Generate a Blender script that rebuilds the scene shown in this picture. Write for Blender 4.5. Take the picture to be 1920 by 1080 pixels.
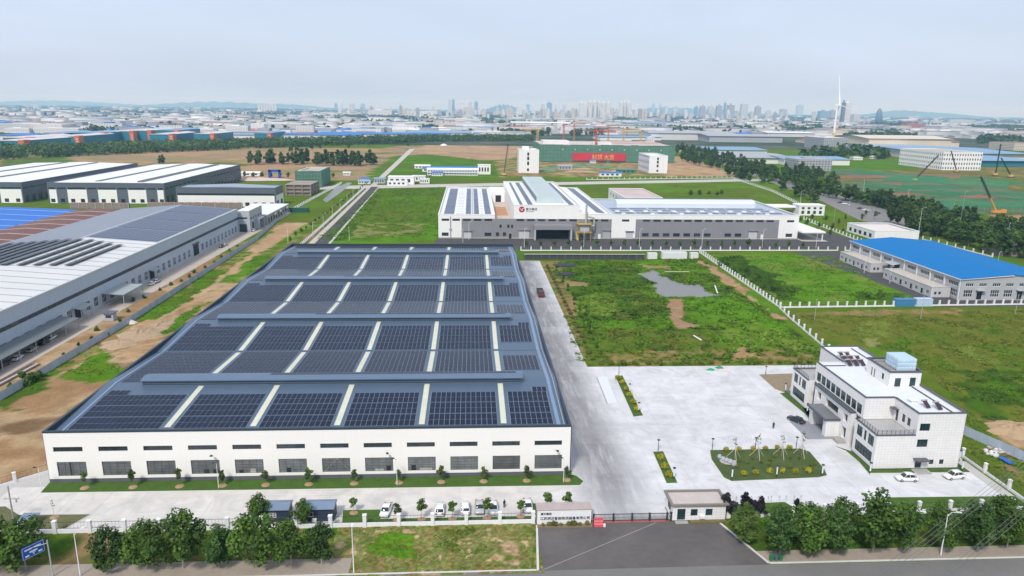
import bpy, math, random
import numpy as np
from mathutils import Matrix, Vector

# ------------------------------------------------------------------ clear, camera, sky, sun, exposure
for _o in list(bpy.data.objects):
 bpy.data.objects.remove(_o)
scene = bpy.context.scene
COL = scene.collection
R = math.radians

CAM = (86.92, -138.56, 76.36)
PITCH, ROLL, YAW = 0.245876, -0.013293, 0.058856
cam_data = bpy.data.cameras.new('camera')
cam_data.sensor_width = 36.0
cam_data.lens = 36.0 * 1339.7 / 1920.0
cam_data.clip_start = 1.0
cam_data.clip_end = 60000.0
cam = bpy.data.objects.new('camera', cam_data)
COL.objects.link(cam)
_f = Vector((math.sin(YAW) * math.cos(PITCH), math.cos(YAW) * math.cos(PITCH), -math.sin(PITCH)))
_r = Vector((math.cos(YAW), -math.sin(YAW), 0))
_d = _f.cross(_r)
_c, _s = math.cos(ROLL), math.sin(ROLL)
_r2, _d2 = _c * _r + _s * _d, -_s * _r + _c * _d
_m = Matrix.Identity(4)
for _i in range(3):
 _m[_i][0], _m[_i][1], _m[_i][2] = _r2[_i], -_d2[_i], -_f[_i]
 _m[_i][3] = CAM[_i]
cam.matrix_world = _m
scene.camera = cam

SUN_EL, SUN_AZ = 48.0, 204.0          # azimuth clockwise from +Y (north): the sun stands behind the camera, to its left
world = bpy.data.worlds.new('World')
scene.world = world
world.use_nodes = True
_nt = world.node_tree
_nt.nodes.clear()
_out = _nt.nodes.new('ShaderNodeOutputWorld')
_bg = _nt.nodes.new('ShaderNodeBackground')
_bg.inputs['Strength'].default_value = 0.1
_sky = _nt.nodes.new('ShaderNodeTexSky')
_sky.sky_type = 'NISHITA'
_sky.sun_disc = False
_sky.sun_elevation = R(SUN_EL)
_sky.sun_rotation = R(SUN_AZ)
_sky.air_density = 1.0
_sky.dust_density = 3.0
# a thin even cloud sheet, broken softly by stretched noise, over the blue
_tc = _nt.nodes.new('ShaderNodeTexCoord')
_map = _nt.nodes.new('ShaderNodeMapping')
_map.inputs['Scale'].default_value = (1.0, 1.4, 5.5)
_no = _nt.nodes.new('ShaderNodeTexNoise')
_no.inputs['Scale'].default_value = 1.7
_no.inputs['Detail'].default_value = 7.0
_no.inputs['Roughness'].default_value = 0.52
_no.inputs['Distortion'].default_value = 0.5
_rmp = _nt.nodes.new('ShaderNodeValToRGB')
_rmp.color_ramp.elements[0].position = 0.36
_rmp.color_ramp.elements[0].color = (0.68, 0.68, 0.68, 1)
_rmp.color_ramp.elements[1].position = 0.68
_rmp.color_ramp.elements[1].color = (0.97, 0.97, 0.97, 1)
_mix = _nt.nodes.new('ShaderNodeMix')
_mix.data_type = 'RGBA'
_mix.inputs[7].default_value = (4.80, 5.50, 6.90, 1.0)
_L = _nt.links.new
_L(_tc.outputs['Generated'], _map.inputs['Vector'])
_L(_map.outputs['Vector'], _no.inputs['Vector'])
_L(_no.outputs['Fac'], _rmp.inputs['Fac'])
_L(_rmp.outputs['Color'], _mix.inputs[0])
_L(_sky.outputs['Color'], _mix.inputs[6])
_L(_mix.outputs[2], _bg.inputs['Color'])
_L(_bg.outputs['Background'], _out.inputs['Surface'])

sun_data = bpy.data.lights.new('sun', 'SUN')
sun_data.energy = 2.25
sun_data.angle = R(9.0)
sun_data.color = (1.0, 0.96, 0.90)
sun = bpy.data.objects.new('sun', sun_data)
COL.objects.link(sun)
_sd = Vector((math.sin(R(SUN_AZ)) * math.cos(R(SUN_EL)), math.cos(R(SUN_AZ)) * math.cos(R(SUN_EL)), math.sin(R(SUN_EL))))
sun.rotation_euler = _sd.to_track_quat('Z', 'Y').to_euler()
sun.location = (0, -200, 300)

scene.view_settings.view_transform = 'Standard'
scene.view_settings.look = 'None'
scene.view_settings.exposure = 0.55
scene.view_settings.gamma = 1.0
scene.view_settings.use_curve_mapping = False
scene.render.engine = 'CYCLES'
scene.cycles.use_denoising = True
scene.cycles.max_bounces = 7
scene.cycles.diffuse_bounces = 3
scene.cycles.glossy_bounces = 3
scene.cycles.transmission_bounces = 2
scene.cycles.volume_bounces = 3
scene.cycles.transparent_max_bounces = 7
scene.cycles.volume_max_steps = 64

rnd = random.Random(7)
nrg = np.random.default_rng(11)
ORD = ['first', 'second', 'third', 'fourth', 'fifth', 'sixth', 'seventh', 'eighth', 'ninth', 'tenth', 'eleventh',
    'twelfth', 'thirteenth', 'fourteenth', 'fifteenth', 'sixteenth', 'seventeenth', 'eighteenth', 'nineteenth',
    'twentieth', 'twenty-first', 'twenty-second', 'twenty-third', 'twenty-fourth', 'twenty-fifth', 'twenty-sixth', 'twenty-seventh',
    'twenty-eighth', 'twenty-ninth', 'thirtieth']

# ------------------------------------------------------------------ mesh helpers
class MB:
 """collects faces; build with obj()"""
 def __init__(s):
  s.v, s.f = [], []
 def face(s, *p):
  n = len(s.v)
  s.v += [tuple(q) for q in p]
  s.f.append(tuple(range(n, n + len(p))))
  return s
 def box(s, x0, y0, z0, x1, y1, z1):
  n = len(s.v)
  s.v += [(x0, y0, z0), (x1, y0, z0), (x1, y1, z0), (x0, y1, z0), (x0, y0, z1), (x1, y0, z1), (x1, y1, z1), (x0, y1, z1)]
  s.f += [(n, n+3, n+2, n+1), (n+4, n+5, n+6, n+7), (n, n+1, n+5, n+4), (n+1, n+2, n+6, n+5), (n+2, n+3, n+7, n+6), (n+3, n, n+4, n+7)]
  return s
 def prism(s, poly, z0, z1, bottom=True):
  a = sum(poly[i][0] * poly[(i+1) % len(poly)][1] - poly[(i+1) % len(poly)][0] * poly[i][1] for i in range(len(poly)))
  if a < 0:
   poly = poly[::-1]
  n, k = len(s.v), len(poly)
  s.v += [(p[0], p[1], z0) for p in poly] + [(p[0], p[1], z1) for p in poly]
  s.f.append(tuple(range(n + k, n + 2 * k)))
  if bottom:
   s.f.append(tuple(range(n + k - 1, n - 1, -1)))
  for i in range(k):
   j = (i + 1) % k
   s.f.append((n + i, n + j, n + k + j, n + k + i))
  return s
 def extrude_y(s, prof, y0, y1):
  """profile of (x, z) points extruded along y"""
  n, k = len(s.v), len(prof)
  s.v += [(p[0], y0, p[1]) for p in prof] + [(p[0], y1, p[1]) for p in prof]
  s.f += [tuple(range(n, n + k)), tuple(range(n + 2 * k - 1, n + k - 1, -1))]
  for i in range(k):
   j = (i + 1) % k
   s.f.append((n + j, n + i, n + k + i, n + k + j))
  return s
 def extrude_x(s, prof, x0, x1):
  """profile of (y, z) points extruded along x"""
  n, k = len(s.v), len(prof)
  s.v += [(x0, p[0], p[1]) for p in prof] + [(x1, p[0], p[1]) for p in prof]
  s.f += [tuple(range(n, n + k)), tuple(range(n + 2 * k - 1, n + k - 1, -1))]
  for i in range(k):
   j = (i + 1) % k
   s.f.append((n + j, n + i, n + k + i, n + k + j))
  return s
 def tube(s, p0, p1, r0, r1=None, n=6, cap=True):
  r1 = r0 if r1 is None else r1
  a, b = Vector(p0), Vector(p1)
  d = (b - a).normalized()
  u = d.orthogonal().normalized()
  w = d.cross(u)
  k = len(s.v)
  for c, r in ((a, r0), (b, r1)):
   for i in range(n):
    t = 2 * math.pi * i / n
    s.v.append(tuple(c + (u * math.cos(t) + w * math.sin(t)) * r))
  for i in range(n):
   j = (i + 1) % n
   s.f.append((k + i, k + j, k + n + j, k + n + i))
  if cap:
   s.f.append(tuple(range(k + n - 1, k - 1, -1)))
   s.f.append(tuple(range(k + n, k + 2 * n)))
  return s
 def path(s, pts, r, n=5):
  for a, b in zip(pts, pts[1:]):
   s.tube(a, b, r, r, n)
  return s
 def lathe(s, prof, c=(0, 0, 0), n=10):
  k = len(s.v)
  for r, z in prof:
   for i in range(n):
    t = 2 * math.pi * i / n
    s.v.append((c[0] + r * math.cos(t), c[1] + r * math.sin(t), c[2] + z))
  for q in range(len(prof) - 1):
   for i in range(n):
    j = (i + 1) % n
    s.f.append((k + q * n + i, k + q * n + j, k + (q + 1) * n + j, k + (q + 1) * n + i))
  s.f.append(tuple(k + i for i in range(n - 1, -1, -1)))
  s.f.append(tuple(k + (len(prof) - 1) * n + i for i in range(n)))
  return s
 def mesh(s, name, off=(0, 0, 0)):
  me = bpy.data.meshes.new(name)
  ox, oy, oz = off
  me.from_pydata([(x - ox, y - oy, z - oz) for x, y, z in s.v], [], s.f)
  me.update()
  return me

WL = {}                                            # world location of each thing's root
def link(o, parent=None):
 COL.objects.link(o)
 if parent is not None:
  o.parent = parent
 return o
def tag(o, label=None, cat=None, group=None, kind=None):
 if label: o['label'] = label
 if cat: o['category'] = cat
 if group: o['group'] = group
 if kind: o['kind'] = kind
 return o
def thing(name, label, cat, loc, group=None, rz=0.0):
 o = bpy.data.objects.new(name, None)
 o.empty_display_size = 0.5
 o.location = (loc[0], loc[1], loc[2] if len(loc) > 2 else 0.0)
 o.rotation_euler = (0, 0, rz)
 link(o)
 WL[o.name] = tuple(o.location)
 return tag(o, label, cat, group)
def obj(name, mb, m, parent=None, smooth=False, label=None, kind=None):
 """one mesh object from world-space faces; parts are stored relative to their thing"""
 off = WL.get(parent.name, (0, 0, 0)) if parent is not None else (0, 0, 0)
 me = mb.mesh(name, off)
 me.materials.append(m)
 if smooth:
  me.polygons.foreach_set('use_smooth', [True] * len(me.polygons))
 o = bpy.data.objects.new(name, me)
 link(o, parent)
 if parent is not None:
  WL[o.name] = off
 return tag(o, label, None, None, kind)
def lobj(name, me, parent, loc=(0, 0, 0), rz=0.0, sc=None, m=None):
 """a part from shared local mesh data, placed at a world location under its thing"""
 off = WL.get(parent.name, (0, 0, 0))
 o = bpy.data.objects.new(name, me)
 o.location = (loc[0] - off[0], loc[1] - off[1], loc[2] - off[2])
 o.rotation_euler = (0, 0, rz)
 if sc: o.scale = sc
 link(o, parent)
 WL[o.name] = tuple(loc)
 return o
def struct(name, mb, m, **k):
 o = obj(name, mb, m, **k)
 o['kind'] = 'structure'
 return o
def copy_tree(src, loc, rz=0.0, sc=1.0, label=None, group=None, parent=None):
 c = src.copy()
 COL.objects.link(c)
 c.parent = parent
 if parent is None:
  c.location = (loc[0], loc[1], loc[2] if len(loc) > 2 else 0.0)
  c.rotation_euler = (0, 0, rz)
  c.scale = (sc, sc, sc) if not isinstance(sc, tuple) else sc
  if label: c['label'] = label
  if group: c['group'] = group
 for ch in src.children:
  copy_tree(ch, None, parent=c)
 return c

# ------------------------------------------------------------------ materials
MATS = {}
def _noise(nt, vec, scale, detail=4.0, rough=0.55):
 n = nt.nodes.new('ShaderNodeTexNoise')
 n.inputs['Scale'].default_value = scale
 n.inputs['Detail'].default_value = detail
 n.inputs['Roughness'].default_value = rough
 nt.links.new(vec, n.inputs['Vector'])
 return n.outputs['Fac']
def _mixc(nt, fac, a, b, mode='MIX'):
 n = nt.nodes.new('ShaderNodeMix')
 n.data_type = 'RGBA'
 n.blend_type = mode
 for sock, v in ((n.inputs[0], fac), (n.inputs[6], a), (n.inputs[7], b)):
  if isinstance(v, (int, float)): sock.default_value = v
  elif isinstance(v, tuple): sock.default_value = (v[0], v[1], v[2], 1.0)
  else: nt.links.new(v, sock)
 return n.outputs[2]
def _math(nt, op, a, b=0.0, c=None, clamp=False):
 n = nt.nodes.new('ShaderNodeMath')
 n.operation = op
 n.use_clamp = clamp
 for i, v in enumerate((a, b, c)):
  if v is None: continue
  if isinstance(v, (int, float)): n.inputs[i].default_value = v
  else: nt.links.new(v, n.inputs[i])
 return n.outputs[0]
def _ramp(nt, fac, lo, hi):
 n = nt.nodes.new('ShaderNodeMapRange')
 n.inputs['From Min'].default_value = lo
 n.inputs['From Max'].default_value = hi
 nt.links.new(fac, n.inputs['Value'])
 return n.outputs[0]
def newmat(name):
 m = bpy.data.materials.new(name)
 m.use_nodes = True
 nt = m.node_tree
 b = nt.nodes['Principled BSDF']
 return m, nt, b
def mat(name, col, rough=0.6, var=0.10, scale=0.35, spec=0.35, metal=0.0, fine=0.05, fscale=3.0, streak=0.0, bump=0.0, bscale=2.0, objvar=0.0):
 """painted / plain surface with broad mottling, fine grain, rain streaks and a little relief"""
 if name in MATS: return MATS[name]
 m, nt, b = newmat(name)
 g = nt.nodes.new('ShaderNodeNewGeometry')
 pos = g.outputs['Position']
 n1 = _noise(nt, pos, scale, 5.0)
 f = _math(nt, 'MULTIPLY_ADD', n1, 2 * var, 1.0 - var)
 if fine:
  n2 = _noise(nt, pos, fscale, 3.0)
  f = _math(nt, 'MULTIPLY', f, _math(nt, 'MULTIPLY_ADD', n2, 2 * fine, 1.0 - fine))
 if streak:
  mp = nt.nodes.new('ShaderNodeMapping')
  mp.inputs['Scale'].default_value = (1.3, 1.3, 0.10)
  nt.links.new(pos, mp.inputs['Vector'])
  n3 = _noise(nt, mp.outputs['Vector'], 1.2, 4.0)
  f = _math(nt, 'MULTIPLY', f, _math(nt, 'MULTIPLY_ADD', _ramp(nt, n3, 0.45, 0.8), -streak, 1.0))
 if objvar:
  oi = nt.nodes.new('ShaderNodeObjectInfo')
  f = _math(nt, 'MULTIPLY', f, _math(nt, 'MULTIPLY_ADD', oi.outputs['Random'], 2 * objvar, 1.0 - objvar))
 vm = nt.nodes.new('ShaderNodeVectorMath')
 vm.operation = 'SCALE'
 vm.inputs[0].default_value = col
 nt.links.new(f, vm.inputs['Scale'])
 nt.links.new(vm.outputs[0], b.inputs['Base Color'])
 b.inputs['Roughness'].default_value = rough
 b.inputs['Specular IOR Level'].default_value = spec
 b.inputs['Metallic'].default_value = metal
 if bump:
  bn = nt.nodes.new('ShaderNodeBump')
  bn.inputs['Strength'].default_value = 0.6
  bn.inputs['Distance'].default_value = bump
  nt.links.new(_noise(nt, pos, bscale, 5.0), bn.inputs['Height'])
  nt.links.new(bn.outputs['Normal'], b.inputs['Normal'])
 MATS[name] = m
 return m
def attrmat(name, rough=0.9, lo=0.75, hi=1.25, scale=1.2, bump=0.0, bscale=1.5, translucent=0.0, spec=0.15, objvar=0.0):
 """colour from the mesh's own colour attribute with fine noise over it"""
 if name in MATS: return MATS[name]
 m, nt, b = newmat(name)
 at = nt.nodes.new('ShaderNodeVertexColor')
 at.layer_name = 'Col'
 g = nt.nodes.new('ShaderNodeNewGeometry')
 n = _noise(nt, g.outputs['Position'], scale, 6.0, 0.65)
 f = _math(nt, 'MULTIPLY_ADD', n, hi - lo, lo)
 if objvar:
  oi = nt.nodes.new('ShaderNodeObjectInfo')
  f = _math(nt, 'MULTIPLY', f, _math(nt, 'MULTIPLY_ADD', oi.outputs['Random'], 2 * objvar, 1.0 - objvar))
 vm = nt.nodes.new('ShaderNodeVectorMath')
 vm.operation = 'SCALE'
 nt.links.new(at.outputs['Color'], vm.inputs[0])
 nt.links.new(f, vm.inputs['Scale'])
 nt.links.new(vm.outputs[0], b.inputs['Base Color'])
 b.inputs['Roughness'].default_value = rough
 b.inputs['Specular IOR Level'].default_value = spec
 if bump:
  bn = nt.nodes.new('ShaderNodeBump')
  bn.inputs['Strength'].default_value = 0.8
  bn.inputs['Distance'].default_value = bump
  nt.links.new(_noise(nt, g.outputs['Position'], bscale, 6.0, 0.65), bn.inputs['Height'])
  nt.links.new(bn.outputs['Normal'], b.inputs['Normal'])
 if translucent:
  tr = nt.nodes.new('ShaderNodeBsdfTranslucent')
  nt.links.new(vm.outputs[0], tr.inputs['Color'])
  mx = nt.nodes.new('ShaderNodeMixShader')
  mx.inputs[0].default_value = translucent
  nt.links.new(b.outputs[0], mx.inputs[1])
  nt.links.new(tr.outputs[0], mx.inputs[2])
  nt.links.new(mx.outputs[0], nt.nodes['Material Output'].inputs['Surface'])
 MATS[name] = m
 return m
def glassmat(name, col, rough=0.08, spec=0.6):
 if name in MATS: return MATS[name]
 m, nt, b = newmat(name)
 oi = nt.nodes.new('ShaderNodeObjectInfo')
 g = nt.nodes.new('ShaderNodeNewGeometry')
 n = _noise(nt, g.outputs['Position'], 0.55, 3.0)
 f = _math(nt, 'MULTIPLY', _math(nt, 'MULTIPLY_ADD', oi.outputs['Random'], 0.7, 0.65), _math(nt, 'MULTIPLY_ADD', n, 1.2, 0.4))
 vm = nt.nodes.new('ShaderNodeVectorMath')
 vm.operation = 'SCALE'
 vm.inputs[0].default_value = col
 nt.links.new(f, vm.inputs['Scale'])
 nt.links.new(vm.outputs[0], b.inputs['Base Color'])
 b.inputs['Roughness'].default_value = rough
 b.inputs['Specular IOR Level'].default_value = spec
 MATS[name] = m
 return m

WHITE = mat('white_cladding', (0.78, 0.775, 0.755), 0.55, 0.05, 0.12, streak=0.06)
WHITEC = mat('white_render', (0.76, 0.76, 0.76), 0.7, 0.06, 0.3, streak=0.10)
CREAM = mat('cream_cladding', (0.79, 0.775, 0.74), 0.5, 0.04, 0.08, streak=0.02, fine=0.015)
GREYC = mat('grey_cladding', (0.235, 0.235, 0.25), 0.5, 0.07, 0.1, streak=0.12)
SLATE = mat('slate_cladding', (0.105, 0.125, 0.155), 0.45, 0.08, 0.1, streak=0.10)
LGREY = mat('light_grey_cladding', (0.40, 0.42, 0.45), 0.5, 0.07, 0.1, streak=0.12)
BLUEGREY = mat('blue_grey_cladding', (0.41, 0.475, 0.555), 0.5, 0.06, 0.08, streak=0.12)
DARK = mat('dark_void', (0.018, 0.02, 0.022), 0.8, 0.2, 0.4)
DKFRAME = mat('dark_frame', (0.035, 0.038, 0.042), 0.5, 0.1, 1.0)
GLASS = glassmat('window_glass', (0.030, 0.045, 0.052))
GLASSG = glassmat('grey_window_glass', (0.125, 0.135, 0.14), 0.22)
METAL = mat('galvanised_metal', (0.46, 0.47, 0.48), 0.4, 0.08, 1.0, metal=0.3)
WPAINT = mat('white_paint', (0.74, 0.74, 0.75), 0.5, 0.07, 0.8, streak=0.08)
DKMETAL = mat('dark_metal', (0.03, 0.033, 0.036), 0.45, 0.1, 1.0)
CONC = mat('concrete_wall', (0.36, 0.345, 0.32), 0.85, 0.14, 0.4, streak=0.2)
BLUEROOF = mat('blue_roof_sheet', (0.003, 0.150, 0.40), 0.65, 0.06, 0.06, fine=0.03, streak=0.0, spec=0.12)
BROWNROOF = mat('rust_roof_sheet', (0.16, 0.075, 0.06), 0.7, 0.2, 0.12)
WHITEROOF = mat('white_roof_sheet', (0.74, 0.74, 0.73), 0.5, 0.05, 0.08)
GREYROOF = mat('grey_roof_sheet', (0.27, 0.31, 0.37), 0.4, 0.07, 0.08)

# ------------------------------------------------------------------ walls with real openings, windows with frames and panes
_WC = {}
def _rot(u, w, z, p0, rot):
 """local (along wall, inward depth, up) to world for a wall whose left end seen from outside is p0"""
 c, s = math.cos(rot), math.sin(rot)
 return (p0[0] + u * c - w * s, p0[1] + u * s + w * c, z)
def wall(mb, p0, length, z0, z1, rot, holes=(), depth=0.3):
 us = sorted({0.0, length} | {h[0] for h in holes} | {h[2] for h in holes})
 zs = sorted({z0, z1} | {h[1] for h in holes} | {h[3] for h in holes})
 for a, b in zip(us, us[1:]):
  for c, d in zip(zs, zs[1:]):
   mu, mz = (a + b) / 2, (c + d) / 2
   if any(h[0] < mu < h[2] and h[1] < mz < h[3] for h in holes): continue
   mb.face(_rot(a, 0, c, p0, rot), _rot(b, 0, c, p0, rot), _rot(b, 0, d, p0, rot), _rot(a, 0, d, p0, rot))
 for a, c, b, d in [h[:4] for h in holes]:
  q = [(a, c), (b, c), (b, d), (a, d)]
  for i in range(4):
   (u0, w0), (u1, w1) = q[i], q[(i + 1) % 4]
   mb.face(_rot(u0, 0, w0, p0, rot), _rot(u0, depth, w0, p0, rot), _rot(u1, depth, w1, p0, rot), _rot(u1, 0, w1, p0, rot))
 return mb
def window_mesh(w, h, nx, ny, fw=0.07, depth=0.2):
 key = ('w', round(w, 2), round(h, 2), nx, ny, fw, depth)
 if key not in _WC:
  m = MB()
  d0, d1 = depth - 0.10, depth
  m.box(0, d0, 0, w, d1, fw).box(0, d0, h - fw, w, d1, h).box(0, d0, fw, fw, d1, h - fw).box(w - fw, d0, fw, w, d1, h - fw)
  for i in range(1, nx):
   x = w * i / nx
   m.box(x - fw / 2, d0 + 0.01, fw, x + fw / 2, d1 - 0.01, h - fw)
  for j in range(1, ny):
   z = h * j / ny
   m.box(fw, d0 + 0.02, z - fw / 2, w - fw, d1 - 0.02, z + fw / 2)
  p = MB().face((fw * 0.5, d1 - 0.04, fw * 0.5), (w - fw * 0.5, d1 - 0.04, fw * 0.5), (w - fw * 0.5, d1 - 0.04, h - fw * 0.5), (fw * 0.5, d1 - 0.04, h - fw * 0.5))
  _WC[key] = (m.mesh('window'), p.mesh('pane'))
 return _WC[key]
def setmat(me, m):
 if not me.materials: me.materials.append(m)
_WM = {}
def window(parent, p, rot, w, h, nx=2, ny=1, frame=None, glass=None, fw=0.07, depth=0.2, name='window'):
 frame, glass = frame or DKFRAME, glass or GLASS
 k = (round(w, 2), round(h, 2), nx, ny, fw, depth, frame.name, glass.name)
 if k not in _WM:
  a, b = window_mesh(w, h, nx, ny, fw, depth)
  a, b = a.copy(), b.copy()
  a.materials.append(frame)
  b.materials.append(glass)
  _WM[k] = (a, b)
 a, b = _WM[k]
 o = lobj(name, a, parent, p, rot)
 lobj('pane', b, o, p, 0.0)
 return o
def facade(parent, p0, length, z0, z1, rot, holes, m, depth=0.3, nx=2, ny=1, frame=None, glass=None, name='wall', fw=0.07, wdepth=None):
 """a wall mesh with openings plus one window part in each opening; a hole is (u0, z0, u1, z1[, nx, ny])"""
 mb = wall(MB(), p0, length, z0, z1, rot, [h[:4] for h in holes], depth)
 o = obj(name, mb, m, parent)
 for h in holes:
  if len(h) > 6 and h[6] == 'open': continue
  window(parent, _rot(h[0], 0, h[1], p0, rot), rot, h[2] - h[0], h[3] - h[1], h[4] if len(h) > 4 else nx, h[5] if len(h) > 5 else ny, frame, glass, fw, wdepth or depth - 0.05)
 return o
def rects(x0, w, gap, n, z0, z1, nx=2, ny=1):
 return [(x0 + i * gap, z0, x0 + i * gap + w, z1, nx, ny) for i in range(n)]
S, E_, N_, W_ = 0.0, math.pi / 2, math.pi, -math.pi / 2


# ------------------------------------------------------------------ ground: one sheet to the horizon, then the fields round the plants
def _hash(ix, iy, seed):
 h = (ix.astype(np.int64) * 374761393 + iy.astype(np.int64) * 668265263 + seed * 974634777) & 0xffffffff
 h = ((h ^ (h >> 13)) * 1274126177) & 0xffffffff
 return ((h ^ (h >> 16)) & 0xffff) / 65535.0
def vnoise(x, y, s, seed=0):
 x, y = np.asarray(x) / s, np.asarray(y) / s
 ix, iy = np.floor(x), np.floor(y)
 fx, fy = x - ix, y - iy
 fx, fy = fx * fx * (3 - 2 * fx), fy * fy * (3 - 2 * fy)
 a, b = _hash(ix, iy, seed), _hash(ix + 1, iy, seed)
 c, d = _hash(ix, iy + 1, seed), _hash(ix + 1, iy + 1, seed)
 return (a * (1 - fx) + b * fx) * (1 - fy) + (c * (1 - fx) + d * fx) * fy
def fbm(x, y, s, seed=0, n=4):
 t, a, w = 0.0, 0.5, 0.0
 for i in range(n):
  t = t + a * vnoise(x, y, s / 2 ** i, seed + i * 17)
  w += a
  a *= 0.55
 return t / w
def inpoly(x, y, poly):
 r = np.zeros(x.shape, bool)
 k = len(poly)
 for i in range(k):
  x0, y0 = poly[i]
  x1, y1 = poly[(i + 1) % k]
  if y0 == y1: continue
  c = ((y0 > y) != (y1 > y)) & (x < (x1 - x0) * (y - y0) / (y1 - y0) + x0)
  r ^= c
 return r
def colmesh(name, verts, faces, cols, m, kind='structure', smooth=True):
 me = bpy.data.meshes.new(name)
 nv = len(verts)
 me.vertices.add(nv)
 me.vertices.foreach_set('co', np.asarray(verts, np.float32).ravel())
 faces = np.asarray(faces, np.int32)
 nf, k = faces.shape
 me.loops.add(nf * k)
 me.loops.foreach_set('vertex_index', faces.ravel())
 me.polygons.add(nf)
 me.polygons.foreach_set('loop_start', np.arange(0, nf * k, k, dtype=np.int32))
 me.polygons.foreach_set('loop_total', np.full(nf, k, np.int32))
 me.update(calc_edges=True)
 ca = me.color_attributes.new('Col', 'FLOAT_COLOR', 'POINT')
 c4 = np.ones((nv, 4), np.float32)
 c4[:, :3] = cols
 ca.data.foreach_set('color', c4.ravel())
 if smooth:
  me.polygons.foreach_set('use_smooth', np.ones(nf, bool))
 me.materials.append(m)
 return me
def grid(x0, x1, y0, y1, st):
 xs, ys = np.arange(x0, x1 + st * 0.5, st), np.arange(y0, y1 + st * 0.5, st)
 X, Y = np.meshgrid(xs, ys)
 nx, ny = len(xs), len(ys)
 i = (np.arange(ny - 1)[:, None] * nx + np.arange(nx - 1)[None, :]).ravel()
 F = np.stack([i, i + 1, i + 1 + nx, i + nx], 1)
 return X.ravel(), Y.ravel(), F

G_BR, G_MD, G_DK = (.088, .195, .012), (.070, .140, .012), (.045, .090, .012)
G_OL, G_DRY, G_PALE = (.098, .132, .018), (.225, .200, .085), (.150, .200, .035)
OLV = (.128, .134, .024)
SOIL, SOILD, SAND, PINK, CLAY = (.275, .172, .088), (.170, .110, .060), (.400, .285, .165), (.300, .200, .135), (.355, .228, .125)
GREYD = (.30, .27, .235)
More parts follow.
